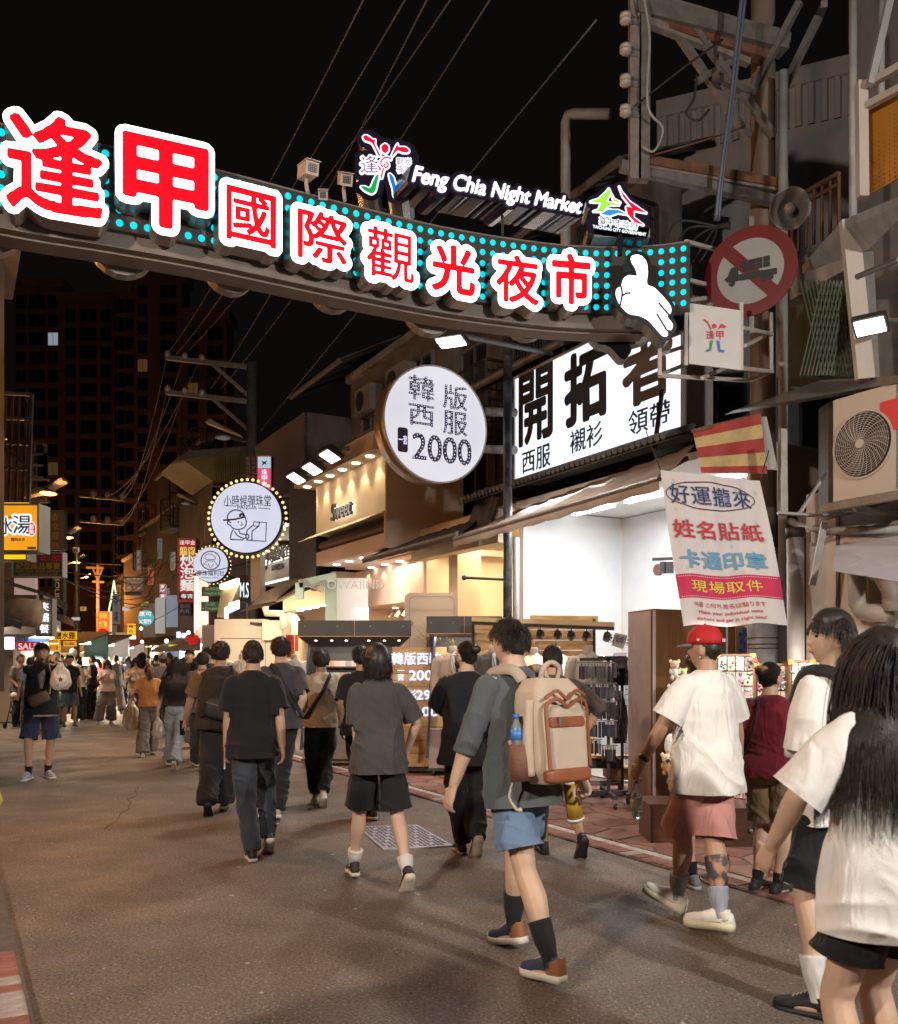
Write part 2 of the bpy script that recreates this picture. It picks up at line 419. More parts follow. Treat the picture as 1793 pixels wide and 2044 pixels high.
def skin(c):
 k='skin_%d%d%d'%tuple(int(x*99)for x in c)
 if k not in SKIN:
  m=mat(k,c,.5,noise=.10,nscale=5,spec=.4,bump=.12,bscale=160);b=m.node_tree.nodes['Principled BSDF'];b.inputs['Subsurface Weight'].default_value=.12;b.inputs['Subsurface Radius'].default_value=(.02,.008,.004);b.inputs['Subsurface Scale'].default_value=.5;SKIN[k]=m
 return SKIN[k]
def cloth(c,name=None,rough=.85,bump=.25,nz=.10):
 k=name or 'cloth_%02d%02d%02d'%tuple(int(x*99)for x in c)
 if k in MATS:return MATS[k]
 m=mat(k,c,rough,noise=nz,nscale=3.5,spec=.25,sheen=.15);n=m.node_tree.nodes;l=m.node_tree.links;tc=n.new('ShaderNodeTexCoord');mp=n.new('ShaderNodeMapping');mp.inputs['Scale'].default_value=(1,1,.42);mp.inputs['Rotation'].default_value=(.25,.4,.1);l.new(tc.outputs['Object'],mp.inputs[0])
 t=n.new('ShaderNodeTexNoise');t.inputs['Scale'].default_value=9;t.inputs['Detail'].default_value=2;t.inputs['Distortion'].default_value=1.2;l.new(mp.outputs[0],t.inputs[0]);
 bp=n.new('ShaderNodeBump');bp.inputs['Strength'].default_value=.5;bp.inputs['Distance'].default_value=.05;l.new(t.outputs[0],bp.inputs['Height'])
 t2=n.new('ShaderNodeTexNoise');t2.inputs['Scale'].default_value=260;l.new(tc.outputs['Object'],t2.inputs[0]);b2=n.new('ShaderNodeBump');b2.inputs['Strength'].default_value=bump;b2.inputs['Distance'].default_value=.006;l.new(t2.outputs[0],b2.inputs['Height']);l.new(bp.outputs[0],b2.inputs['Normal']);l.new(b2.outputs[0],n['Principled BSDF'].inputs['Normal']);return m
def cut_mesh(m,co,planes):
 """open the closed garment at hems: planes = (point, outward direction, radius or None); everything beyond is removed, the edge is made straight"""
 nf=len(m.polygons);lt=np.empty(nf,np.int32);m.polygons.foreach_get('loop_total',lt);vi=np.empty(len(m.loops),np.int32);m.loops.foreach_get('vertex_index',vi)
 if not(lt==4).all():return m,co
 F=vi.reshape(-1,4);kill=np.zeros(nf,bool);co=co.copy()
 for(p,d,r,*lat)in planes:
  p=np.array(p,float);d=np.array(d,float);d/=np.linalg.norm(d);h=(co-p)@d;q=co-p-h[:,None]*d;near=(np.linalg.norm(q,axis=1)<r)if r else np.ones(len(co),bool)
  b=(h>0)&near&(h<.12 if r else True)
  if lat:b&=np.abs((co-np.array(lat[0]))@np.array(lat[1]))>lat[2]
  kill|=b[F].all(1);co[b]-=d*h[b][:,None]
 F=F[~kill];used=np.unique(F);idx=np.full(len(co),-1);idx[used]=np.arange(len(used));me=bpy.data.meshes.new('c');me.from_pydata(co[used].tolist(),[],idx[F].tolist());me.update();bpy.data.meshes.remove(m);return me,co[used]
def lpart(mb,name,m,root,smooth=False):
 o=mb.build(name,m,None,smooth);o.parent=root;return o
def rotz(a):return Matrix.Rotation(a,3,'Z')
def person(label,X0,Y0,face=29.,H=1.70,fem=0.,build=1.,sk=(.50,.30,.20),hairc=(.020,.014,.011),hair='short',seed=0,feet=None,hands=None,lean=0.,pel=(0,0,None),look=(0,0),tilt=0.,grip=(.4,.4),palm=None,top=dict(c=(.05,.05,.05)),bottom=dict(c=(.03,.03,.035)),shoe=dict(c=(.02,.02,.02),sole=(.6,.6,.58)),q=1.,poles=None,group='people walking and standing in the night market street',twist=0.,fdetail=False,nohead=False):
 """builds one person; feet = ((x, y, z, pitch, yaw) L, R) ankle offsets, hands = (x, y, z) L, R in the person's own frame (x right, y ahead)"""
 s=H/1.72;vox=.0062*q
 root=thing('person',(X0,Y0,0),label,'person',group);root.rotation_euler=(0,0,math.radians(face))
 feet=feet or((-.10,0,.085,0,0),(.10,0,.085,0,0));hands=hands or((-.26,.03,.80),(.26,.03,.80))
 feet=[tuple(f)+(0,)*(5-len(f))for f in feet]
 pz=(pel[2]or .925)*s;P=Vector((pel[0]*s,pel[1]*s,pz))
 L=Matrix.Rotation(-math.radians(lean),3,'X')@Matrix.Rotation(math.radians(tilt),3,'Y')@rotz(math.radians(twist))
 def T(x,y,z):return P+L@(Vector((x*s,y*s,(z-.925)*s)))
 sw=(.163-.014*fem)*(0.5+.5*build);hw=.082
 sho=[T(-sw,-.005,1.388),T(sw,-.005,1.388)];hip=[P+Vector((-hw*s,0,-.02*s)),P+Vector((hw*s,0,-.02*s))]
 ank=[Vector((f[0]*s,f[1]*s,f[2]*s))for f in feet];kn=[];el=[];wr=[]
 for i in(0,1):
  yaw=math.radians(feet[i][4]);k_,a_=ik(hip[i],ank[i],.425*s,.415*s,Vector((-math.sin(yaw)+(-.06,.06)[i],math.cos(yaw),.2)));kn.append(k_);ank[i]=a_
  hp=Vector((hands[i][0]*s,hands[i][1]*s,hands[i][2]*s));po=(poles[i]if poles and poles[i]else((-.5,.5)[i],-1,-.2));e_,w_=ik(sho[i],hp,.275*s,.245*s,po);el.append(e_);wr.append(w_)
 b=build;sk_m=skin(sk);sb=s*(0.4+.6*b)
 # ---- body, one continuous surface
 mb=MB()
 for i in(0,1):
  sgn=(-1,1)[i];sh=(ank[i]-kn[i]);back=Vector((0,-1,0));calf=kn[i]+sh*.30+(back-sh.normalized()*back.dot(sh.normalized()))*.014*s
  stube(mb,[hip[i]+Z*.03*s,hip[i].lerp(kn[i],.35),hip[i].lerp(kn[i],.8),kn[i],calf,kn[i]+sh*.68,ank[i]+Z*.005,ank[i]-Vector((0,0,.03*s))],[.082*sb,.076*sb,.058*sb,.054*sb,.057*sb,.040*sb,.034*s,.034*s])
  yw=math.radians(feet[i][4]);fd=Matrix.Rotation(-math.radians(feet[i][3]),3,Vector((math.cos(yw),math.sin(yw),0)))@Vector((-math.sin(yw),math.cos(yw),0))
  dn=fd.cross(Vector((math.cos(yw),math.sin(yw),0)));dn=dn if dn.z<0 else-dn
  a0=ank[i]+dn*.045*s
  ell_tube(mb,[a0-fd*.045*s,a0,a0+fd*.08*s+dn*.005*s,a0+fd*.15*s+dn*.012*s,a0+fd*.175*s+dn*.014*s],[(.028*s,.028*s),(.034*s,.035*s),(.042*s,.026*s),(.040*s,.017*s),(.026*s,.012*s)],10)
  u_=(el[i]-sho[i]);fa=(wr[i]-el[i])
  stube(mb,[sho[i]-u_*.08,sho[i]+u_*.35,sho[i]+u_*.8,el[i],el[i]+fa*.25,el[i]+fa*.65,wr[i]],[.044*sb,.044*sb,.040*sb,.037*sb,.039*sb,.031*sb,(.026*s,.021*s)])
  fdir=fa.normalized();pn=Vector(palm[i])if palm and palm[i]else Vector((-sgn,0,0));sd=Vector((0,1,0))if abs(fdir.y)<.8 else Vector((-sgn,0,0))
  if q<1.9:hand_parts(mb,wr[i],(fdir+Vector((0,.08,-.12))).normalized(),sd,pn,grip[i],s)
  else:ell_tube(mb,[wr[i],wr[i]+fdir*.05*s,wr[i]+fdir*.10*s,wr[i]+fdir*.16*s],[.024*s,.030*s,.028*s,.014*s],8)
 tw_=b
 stube(mb,[T(0,0,.86),T(0,-.01,.95),T(0,0,1.08),T(0,0,1.26),T(0,-.005,1.37),T(0,-.01,1.435),T(0,-.008,1.475),T(0,.004,1.53),T(0,.012,1.57)],[(.12*sb,.085*sb),(.145*sb,.100*sb),(.120*sb,.088*sb),(.135*sb,.100*sb),(.140*sb,.088*sb),(.095*sb,.065*s),(.062*s,.060*s),(.054*s,.056*s),(.05*s,.05*s)],18)
 for i in(0,1):ell_tube(mb,[T(0,-.01,1.425),sho[i]],[(.042*s,.042*s),(.042*sb,.042*sb)],10)
 HR=L@rotz(math.radians(look[0]))@Matrix.Rotation(math.radians(look[1]),3,'X');hc=T(0,.012,1.600)
 if not nohead:
  hv=[tuple(hc+HR@(Vector(p)*s))for p in HEADV];mb.add(hv,HEADF)
  for sx in(-1,1):mb.ball(hc+HR@Vector((sx*.076*s,-.008*s,-.012*s)),.009*s,.018*s,.031*s,8,6,R=HR)
 m,co=remesh(mb,vox,2 if q<1.5 else 1);put_mesh(m,co,'body',sk_m,root)
 if not nohead and q<2.5 and(fdetail or q<1.5):
  E=MB();Br=MB();Lp=MB()
  for sx in(-1,1):
   E=MB().ball(hc+HR@(Vector((sx*.031,.0805,.004))*s),.0125*s,.007*s,.0055*s,10,6,R=HR);lpart(E,'eye',mat('eye_dark',(.02,.015,.012),.25),root,True)
   lpart(MB().box(hc+HR@(Vector((sx*.032,.087,.024))*s),HR@X,HR@Y,HR@Z,.036*s,.008*s,.006*s),'eyebrow',mat('brow',(.02,.015,.012),.8),root)
  lpart(MB().ball(hc+HR@(Vector((0,.0905,-.063))*s),.021*s,.006*s,.0065*s,10,6,R=HR),'mouth',mat('lip',(.42,.16,.13),.45),root,True)
  # ---- clothes
 def folds(co,nr,amp,sd,kind):
  p=co/s
  if kind=='top':w=np.clip(1.45-p[:,2],.12,1)*1.2
  else:w=np.clip((1.0-p[:,2])*2.5,.05,.9)
  wz=p+.22*(np.stack([vnoise(p*2.3,sd+1),vnoise(p*2.3,sd+2),vnoise(p*2.3,sd+3)],1)-.5)
  a=vnoise(wz*np.array([7,7,2.0]),sd);a=1-np.abs(2*a-1)*1.0
  c2=vnoise((wz@np.array([[1,0,.75],[0,1,.4],[-.75,-.3,1]]))*np.array([3.2,3.2,13]),sd+5);c2=(1-np.abs(2*c2-1))**2
  d=np.maximum((a**2*.9+c2*.55-.38)*amp*w*1.7,-.004)
  return co+nr*d[:,None]
 tp=dict(c=(.05,.05,.05),hem=.83,fit=1.,slv=.62,slvw=1.,amp=.026,neck=1.475,flare=0.,name='tshirt');tp.update(top);f=tp['fit']
 mb=MB();hem=tp['hem'];planes=[(T(0,0,hem),L@Vector((.0,.0,-1)),None)]
 zs=[hem-.045,hem+.02,.96,1.08,1.24,1.35,1.400,1.440,tp['neck']];bw=[(.190+.02*f+tp['flare'],.152+.012*f+tp['flare'])]*2+[(.186+.02*f+tp['flare']*.7,.146+.012*f),(.150+.035*f,.112+.022*f),(.166+.022*f,.122+.012*f),(.172+.012*f,.113+.006*f),(.178+.012*f,.098),(.120+.008*f,.084),(.066,.064)]
 if fem:bw[3]=(bw[3][0]-.012*fem,bw[3][1]-.01*fem)
 yo=[-.008,-.008,-.008,0,.0,-.004,-.008,-.01,-.008]
 g=[(x*.89*(0.35+.65*b)*s,y*.93*(0.2+.8*b)*s)for x,y in bw];g[-1]=(.066*s,.064*s)
 stube(mb,[T(0,yo[i],zs[i])for i in range(len(zs))],g,28,k=3)
 for i in(0,1):
  u_=el[i]-sho[i];fa=wr[i]-el[i];sl=tp['slv'];sr=(.056+.0095*f)*sb*tp['slvw']
  if sl>0:
   inn=sho[i]+(T(0,-.005,1.40)-sho[i])*.35
   if sl<=1:planes.append((sho[i]+u_*sl,u_,.13*s,P,L@X,.195*sb))
   if sl<=1:stube(mb,[inn,sho[i]+u_*.02,sho[i]+u_*sl*.5,sho[i]+u_*(sl+.16)],[.054*sb,.060*sb,sr*.96,sr*1.0],16)
   else:
    e2=el[i]+fa*(sl-1);stube(mb,[inn,sho[i]+u_*.02,sho[i]+u_*.5,el[i],el[i].lerp(e2,.6),e2],[.054*sb,.060*sb,sr*.92,sr*.86,sr*.80,sr*tp.get('cuff',.72)],16)
 if tp.get('hood'):stube(mb,[T(-.09,-.06,1.44),T(-.05,-.10,1.43),T(0,-.115,1.42),T(.05,-.10,1.43),T(.09,-.06,1.44)],[.03*s,.045*s,.05*s,.045*s,.03*s],10)
 m,co=remesh(mb,vox*1.15,4 if q<1.5 else 2);co=folds(co,mesh_normals(m),tp['amp']*s,seed*7+3,'top');m,co=cut_mesh(m,co,planes)
 tm=tp.get('mat')or cloth(tp['c']);to=put_mesh(m,co,tp['name'],tm,root)
 info_sleeve=None
 bt=dict(kind='trousers',c=(.03,.03,.035),w=1.,len=1.,amp=.019,cuff=None,name=None);bt.update(bottom)
 mb=MB();w=bt['w'];planes=[]
 ell_tube(mb,[T(0,-.004,1.03),T(0,-.004,1.0),T(0,-.012,.93),P+Vector((0,-.005,-.03))*s,P+Vector((0,0,-.085))*s],[(.138*sb,.108*sb),(.143*sb,.112*sb),(.158*sb,.122*sb),(.158*sb*(1+.05*(w-1)),.118*sb),(.115*sb,.085*sb)],22)
 for i in(0,1):
  th=kn[i]-hip[i];sh=ank[i]-kn[i];k=bt['kind']
  r0=.086*sb
  if k=='shorts':
   ln=bt['len'];tgt=hip[i]+th*ln if ln<=1 else kn[i]+sh*(ln-1);dn_=(th if ln<=1 else sh).normalized();planes.append((tgt,dn_,.13*s*max(w,1)));tgt=tgt+dn_*.045*s
   pts=[hip[i]+Z*.03*s,hip[i]+th*.3,(hip[i]+th*.3).lerp(tgt,.6),tgt];rr=[r0,r0*(.92+.12*w),r0*(.84+.26*w),r0*(.82+.34*w)]
   if ln>1:pts.insert(3,kn[i]);rr.insert(3,r0*(.78+.28*w))
  else:
   rk,rc,ra={'skinny':(.066,.064,.050),'trousers':(.078,.078,.070),'wide':(.100,.108,.118),'taper':(.078,.074,.054),'flare':(.068,.068,.098)}[k]
   ae=kn[i]+sh*(bt['len']*.99)
   pts=[hip[i]+Z*.03*s,hip[i]+th*.35,hip[i]+th*.8,kn[i],kn[i]+sh*.35,kn[i]+sh*.75*bt['len'],ae];rr=[r0,r0*(.95+.05*w),rk*sb*1.08*w,rk*sb*w,rc*sb*w,(rc+ra)/2*sb*w,ra*sb*w]
  stube(mb,pts,rr,18)
 m,co=remesh(mb,vox*1.15,3 if q<1.5 else 2);co=folds(co,mesh_normals(m),bt['amp']*s,seed*5+11,'bot');m,co=cut_mesh(m,co,planes)
 nm=bt['name']or('shorts' if bt['kind']=='shorts' else 'trousers');put_mesh(m,co,nm,bt.get('mat')or cloth(bt['c']),root)
 # ---- shoes and socks
 sd=dict(c=(.02,.02,.02),sole=(.6,.6,.58),th=.026,high=0.,kind='sneaker',sock=None,sockh=.12,heelc=None);sd.update(shoe)
 um=mat('shoe_%02d%02d%02d'%tuple(int(x*99)for x in sd['c']),sd['c'],.6,noise=.15,nscale=30,bump=.2,bscale=200);smt=mat('sole_%02d%02d%02d'%tuple(int(x*99)for x in sd['sole']),sd['sole'],.6,noise=.1,nscale=25)
 for i in(0,1):
  yw=math.radians(feet[i][4]);side=Vector((math.cos(yw),math.sin(yw),0));fd=Matrix.Rotation(-math.radians(feet[i][3]),3,side)@Vector((-math.sin(yw),math.cos(yw),0));up=side.cross(fd);c0=ank[i]-up*.085*s;bend=min(max(feet[i][3],0),50)
  def F(x,y,z):
   if y>.10 and bend>12:k=math.radians(bend*.5)*min((y-.10)/.08,1.2);return c0+side*(x*s)+fd*(.10+(y-.10)*math.cos(k))*s+up*(z+(y-.10)*math.sin(k))*s
   return c0+side*(x*s)+fd*(y*s)+up*(z*s)
  th=sd['th'];prof=[(-.078,.020,.03),(-.068,.031,.06),(-.03,.036,.085),(.02,.037,.090+.02*sd['high']),(.07,.041,.068),(.11,.046,.052),(.15,.046,.044),(.18,.038,.036),(.198,.020,.028)]
  if sd['kind']=='sandal':prof=[(.06,.040,.05),(.09,.044,.045),(.12,.045,.04),(.145,.042,.034)]
  sole=MB();n=9;oy=[(-.082,.018),(-.07,.034),(-.03,.039),(.02,.037),(.07,.043),(.12,.050),(.16,.048),(.19,.036),(.205,.014)]
  o=0;vs=[]
  for(y,hw_)in oy:vs+=[F(-hw_,y,0),F(hw_,y,0),F(hw_*.98,y,th),F(-hw_*.98,y,th)]
  fs=[(0,1,2,3),tuple(4*(len(oy)-1)+j for j in(3,2,1,0))]
  for k in range(len(oy)-1):
   for j in range(4):j2=(j+1)%4;fs.append((4*k+j,4*(k+1)+j,4*(k+1)+j2,4*k+j2))
  so=MB().add(vs,fs);sh_o=None
  up_b=MB();NN=10;vs=[];fs=[]
  for(y,hw_,hh)in prof:
   for j in range(NN):
    t=2*math.pi*j/NN;cz=th*.6+hh/2;vs.append(F(hw_*math.copysign(abs(math.cos(t))**.8,math.cos(t))*(1-.22*max(math.sin(t),0)),y,cz+(hh/2+th*.2)*math.sin(t)))
  for k in range(len(prof)-1):
   for j in range(NN):j2=(j+1)%NN;fs.append((k*NN+j,k*NN+j2,(k+1)*NN+j2,(k+1)*NN+j))
  fs+=[tuple(range(NN))[::-1],tuple((len(prof)-1)*NN+j for j in range(NN))];up_b.add(vs,fs)
  if sd['kind']!='sandal':stube(up_b,[F(0,-.025,.055),F(0,-.012,.088+.03*sd['high'])],[(.036*s,.045*s),(.038*s,.048*s)],12)
  sh_o=lpart(up_b,'shoe',um,root,True)
  so_o=lpart(so,'sole',smt,root,True);so_o.parent=sh_o
  if q<1.5 and sd['kind']=='sneaker':
   lc=MB()
   for k in range(5):y=.035+k*.018;z=.094-k*.009+th*.5;lc.bar(F(-.017,y,z),F(.017,y+.006,z),.005*s,.004*s)
   lo=lpart(lc,'lace',mat('lace_%d'%int(sd.get('lace',.6)*10),(sd.get('lace',.6),)*3,.8),root);lo.parent=sh_o
   if sd['heelc']:
    hp=MB();vs=[];
    for y,hw_,hh in((-.081,.022,.075),(-.069,.0335,.078),(-.03,.0385,.055),(-.005,.039,.03)):
     vs+=[F(-hw_,y,th),F(-hw_*.9,y,th+hh),F(hw_*.9,y,th+hh),F(hw_,y,th)]
    hp.add(vs,[(0,1,2,3)]+[(4*k+j,4*k+4+j,4*k+5+j,4*k+1+j)for k in range(3)for j in(0,2)]);ho=lpart(hp,'heel_patch',mat('heel_%d'%int(sd['heelc'][0]*99),sd['heelc'],.5),root,True);ho.parent=sh_o
  if sd['sock']:
   h=sd['sockh'];a_=ank[i];d_=(kn[i]-a_).normalized();sc_=MB();stube(sc_,[a_-Z*.02*s,a_+d_*.02*s,a_+d_*h*.6*s,a_+d_*h*s],[.040*s,.0385*s,(.044+.01*(h>.1))*s,(.046+.012*(h>.1))*s],14);k_o=lpart(sc_,'sock',cloth(sd['sock']),root,True)
   # ---- hair
 if not nohead and hair:
  rs=np.random.default_rng(seed+50);st=dict(short=dict(n=2600,len=(.022,.05),g=.15,top=1.0),crop=dict(n=2200,len=(.010,.022),g=.05,top=1.0),fade=dict(n=500,len=(.003,.006),g=0,top=1.),shag=dict(n=3000,len=(.06,.17),g=.35,top=1.),bob=dict(n=1800,len=(.13,.22),g=.5,top=1.),long=dict(n=9000,len=(.36,.64),g=.55,top=1.),bun=dict(n=1400,len=(.03,.07),g=-.02,top=1.),pony=dict(n=1400,len=(.03,.08),g=.1,top=1.))[hair]
  n=int(st['n']/q**1.3);d=rs.normal(size=(n*3,3));d/=np.linalg.norm(d,axis=1)[:,None]
  lowf={'short':-.28,'crop':-.25,'fade':-.3,'shag':-.45,'bob':-.35,'long':-.35,'bun':-.35,'pony':-.35}[hair]
  front=d[:,1];keep=(d[:,2]>np.where(front>.15,.42+.18*front,np.where(front>-.25,-.02+(front+.25)*.9,lowf)));d=d[keep][:n]
  R=np.array(HR);cen=np.array(hc);el3=np.array([.079,.099,.118])*s
  roots=(d*el3)@R.T+cen;nrm=(d/el3);nrm/=np.linalg.norm(nrm,axis=1)[:,None];nrm=nrm@R.T
  crown=R@np.array([0,-.55,.8]);tang=d@R.T-crown;tang-=nrm*(tang*nrm).sum(1)[:,None];tang/=np.linalg.norm(tang,axis=1)[:,None]+1e-9
  if hair in('bun','pony'):tang=(np.array(hc+HR@Vector((0,-.11,.045 if hair=='bun' else .03))*1)-roots);tang/=np.linalg.norm(tang,axis=1)[:,None];dr=tang+nrm*.08
  elif hair in('long','bob','shag'):dr=tang+nrm*.18+rs.normal(0,.08,nrm.shape)
  else:dr=tang*.9+nrm*.35+rs.normal(0,.15,nrm.shape)
  if hair=='fade':dr=nrm
  dr/=np.linalg.norm(dr,axis=1)[:,None];ln=rs.uniform(*st['len'],len(d))*s
  if hair=='short':ln=ln*(.6+.9*np.clip(d[:,2]+.2,0,1))
  fcut=(d[:,1]>.45)&(hair in('long','bob','shag'));ln=np.where(fcut,np.minimum(ln,.065*s),ln)
  ln=np.where((d[:,1]>-.15)&(hair=='shag')&(d[:,1]<=.45),np.minimum(ln,.075*s),ln)
  steps=12 if hair=='long' else 7 if hair in('bob','shag')else 4
  ells=[(cen,el3*1.02)]
  if hair in('long','bob','shag'):ells+=[(np.array(T(0,-.01,1.30)),np.array([.235,.155,.20])*sb),(np.array(T(0,-.01,1.02)),np.array([.21,.15,.40])*sb)]
  wd={'long':.0021,'bob':.0040,'shag':.0028,'short':.0024,'crop':.0022,'fade':.0015,'bun':.0036,'pony':.0036}[hair]*s*q**.8
  v3,qd=hair_mesh(None,None,roots,dr,ln,wd,steps,st['g'],.03 if steps<6 else .05,ells,seed)
  nn,mm=28,20;cv=[]
  thick={'short':1.055,'crop':1.02,'fade':1.012,'shag':1.13,'bob':1.12,'long':1.09,'bun':1.05,'pony':1.05}[hair]
  for i in range(mm+1):
   ph=math.pi*i/mm-math.pi/2
   for k in range(nn):
    t=2*math.pi*k/nn;D=(math.cos(ph)*math.cos(t),math.cos(ph)*math.sin(t),math.sin(ph));lim=.40+.18*D[1]if D[1]>.15 else(-.05+(D[1]+.25)*.95 if D[1]>-.25 else lowf)
    lim+=.16*(float(vnoise([[D[0]*9+seed,D[1]*9,D[2]*5+3]])[0])-.5);e=(D[2]-lim)/.12;e=min(max(e+.5,0),1);r_=.86+(thick+(.05*max(D[2],0)if hair in('short','shag')else 0)-.86)*e
    if hair not in('fade','crop'):r_+=.018*(float(vnoise([[D[0]*7+seed,D[1]*7,D[2]*7]])[0])-.5)*e
    cv.append(tuple(hc+HR@Vector((D[0]*el3[0]*r_,D[1]*el3[1]*r_,D[2]*el3[2]*r_))))
  cf=[(i*nn+k,i*nn+(k+1)%nn,(i+1)*nn+(k+1)%nn,(i+1)*nn+k)for i in range(mm)for k in range(nn)]
  hb=MB();hb.add(cv,cf)
  if hair in('bun',):hb.ball(hc+HR@Vector((.0,-.125,.055))*s,.040*s,.032*s,.036*s,14,10)
  if hair=='long':stube(hb,[hc+HR@Vector((0,-.05,.0))*s,T(0,-.085,1.50),T(0,-.135,1.38),T(0,-.16,1.25)],[(.065*s,.035*s),(.07*s,.03*s),(.075*s,.018*s),(.05*s,.004*s)],16)
  if hair=='bob':stube(hb,[hc+HR@Vector((0,-.03,.03))*s,hc+HR@Vector((0,-.035,-.06))*s,hc+HR@Vector((0,-.04,-.13))*s],[(.088*s,.08*s),(.088*s,.072*s),(.07*s,.05*s)],18)
  if hair=='shag':stube(hb,[hc+HR@Vector((0,-.045,.03))*s,hc+HR@Vector((0,-.055,-.06))*s,hc+HR@Vector((0,-.06,-.11))*s],[(.082*s,.062*s),(.078*s,.050*s),(.06*s,.03*s)],18)
  if hair=='pony':
   t0=hc+HR@Vector((0,-.115,.03))*s;pr=np.repeat(np.array([t0]),int(260/q),0)+rs.normal(0,.012*s,(int(260/q),3));pd=np.array(HR@Vector((0,-.8,.1)))+rs.normal(0,.15,(len(pr),3));pd/=np.linalg.norm(pd,axis=1)[:,None]
   v4,q4=hair_mesh(None,None,pr,pd,rs.uniform(.22,.30,len(pr))*s,.0045*s*q**.6,8,.35,.04,ells[:1]+[(np.array(T(0,-.01,1.30)),np.array([.2,.13,.2])*s)],seed);v4n=len(v3);v3=np.vstack([v3,v4]);qd=np.vstack([qd,q4+v4n])
  base=len(hb.v);allv=np.vstack([np.array(hb.v),v3]);me=bpy.data.meshes.new('hair');nf1=hb.f;fl=[list(f_)for f_ in nf1]+(qd+base).tolist()
  me.from_pydata(allv.tolist(),[],fl);me.update();me.polygons.foreach_set('use_smooth',[True]*len(me.polygons))
  hm=mat('hair_%02d%02d%02d'%tuple(int(x*999)for x in hairc),hairc,.48,noise=.6,nscale=26,spec=.5);me.materials.append(hm);ho=bpy.data.objects.new('hair',me);COL.objects.link(ho);ho.parent=root
 Mw=Matrix.Rotation(math.radians(face),4,'Z');Mw.translation=Vector((X0,Y0,0))
 return dict(root=root,T=T,s=s,hc=hc,HR=HR,sho=sho,el=el,wr=wr,kn=kn,ank=ank,L=L,P=P,M=Mw,face=face)
def on(p,mb,name,m,smooth=False,parent=None):
 """a part of person p, built in the person's own frame"""
 me=bpy.data.meshes.new(name);me.from_pydata([tuple(v)for v in mb.v],[],mb.f);me.update()
 if smooth:me.polygons.foreach_set('use_smooth',[True]*len(me.polygons))
 me.materials.append(m);o=bpy.data.objects.new(name,me);COL.objects.link(o);o.parent=parent or p['root'];return o
def held(p,name,label,cat,loc):
 """a thing carried by person p: top-level, its own frame equals the person's rotation, at loc in the person's frame"""
 w=p['M']@Vector(loc);o=thing(name,w,label,cat);o.rotation_euler=(0,0,math.radians(p['face']));o['_c']=tuple(loc);return o
def onh(h,mb,name,m,smooth=False):
 """part of a held thing; coordinates in the person's frame"""
 c=Vector(h['_c']);me=bpy.data.meshes.new(name);me.from_pydata([tuple(Vector(v)-c)for v in mb.v],[],mb.f);me.update()
 if smooth:me.polygons.foreach_set('use_smooth',[True]*len(me.polygons))
 me.materials.append(m);o=bpy.data.objects.new(name,me);COL.objects.link(o);o.parent=h;return o
 # ================================================================ ground, road, pavements
def clip_poly(poly,a,b,c):
 out=[]
 for i in range(len(poly)):
  p,q=poly[i],poly[(i+1)%len(poly)];dp=a*p[0]+b*p[1]-c;dq=a*q[0]+b*q[1]-c
  if dp<=0:out.append(p)
  if(dp<0)!=(dq<0)and dp!=dq:t=dp/(dp-dq);out.append((p[0]+(q[0]-p[0])*t,p[1]+(q[1]-p[1])*t))
 return out
def asphalt():
 m=mat('asphalt',(.088,.074,.062),.82);n=m.node_tree.nodes;l=m.node_tree.links;b=n['Principled BSDF'];tc=n.new('ShaderNodeTexCoord')
 def noise(sc,det,lo,hi,a,c,rough=.6):
  t=n.new('ShaderNodeTexNoise');t.inputs['Scale'].default_value=sc;t.inputs['Detail'].default_value=det;t.inputs['Roughness'].default_value=rough;l.new(tc.outputs['Object'],t.inputs[0])
  r=n.new('ShaderNodeMapRange');r.inputs[1].default_value=lo;r.inputs[2].default_value=hi;r.inputs[3].default_value=a;r.inputs[4].default_value=c;l.new(t.outputs[0],r.inputs[0]);return r.outputs[0],t
 def mul(x,y):q=n.new('ShaderNodeMath');q.operation='MULTIPLY';l.new(x,q.inputs[0]);l.new(y,q.inputs[1]);return q.outputs[0]
 big,_=noise(.45,5,.3,.7,.82,1.15);mid,_=noise(2.3,7,.35,.68,.88,1.10);fine,ft=noise(62,3,.3,.7,.40,1.8);spot,_=noise(1.1,8,.60,.68,1,.62,.7)
 vo=n.new('ShaderNodeTexVoronoi');vo.inputs['Scale'].default_value=38;l.new(tc.outputs['Object'],vo.inputs[0])
 sp=n.new('ShaderNodeMapRange');sp.inputs[1].default_value=.11;sp.inputs[2].default_value=.20;sp.inputs[3].default_value=2.7;sp.inputs[4].default_value=1;l.new(vo.outputs['Distance'],sp.inputs[0])
 f=mul(mul(mul(big,mid),mul(fine,spot)),sp.outputs[0]);mx=n.new('ShaderNodeMixRGB');mx.blend_type='MULTIPLY';mx.inputs[0].default_value=1;mx.inputs[1].default_value=(.140,.108,.086,1);l.new(f,mx.inputs[2]);l.new(mx.outputs[0],b.inputs['Base Color'])
 rr,_=noise(1.5,5,.35,.65,.55,.88);l.new(rr,b.inputs['Roughness'])
 bp=n.new('ShaderNodeBump');bp.inputs['Strength'].default_value=.8;bp.inputs['Distance'].default_value=.012;l.new(ft.outputs[0],bp.inputs['Height']);l.new(bp.outputs[0],b.inputs['Normal'])
 return m
struct(MB().add([(-160,-30,0),(160,-30,0),(160,260,0),(-160,260,0)],[(0,1,2,3)]),'ground',asphalt())
M_grout=mat('pavement_joint',(.12,.095,.08),.9,noise=.3,nscale=20)
M_pave=mat('red_paving',(.24,.105,.075),.75,noise=.28,nscale=6,bump=.4,bscale=90,dirt=.55,dscale=2.2,dcol=(.10,.07,.055))
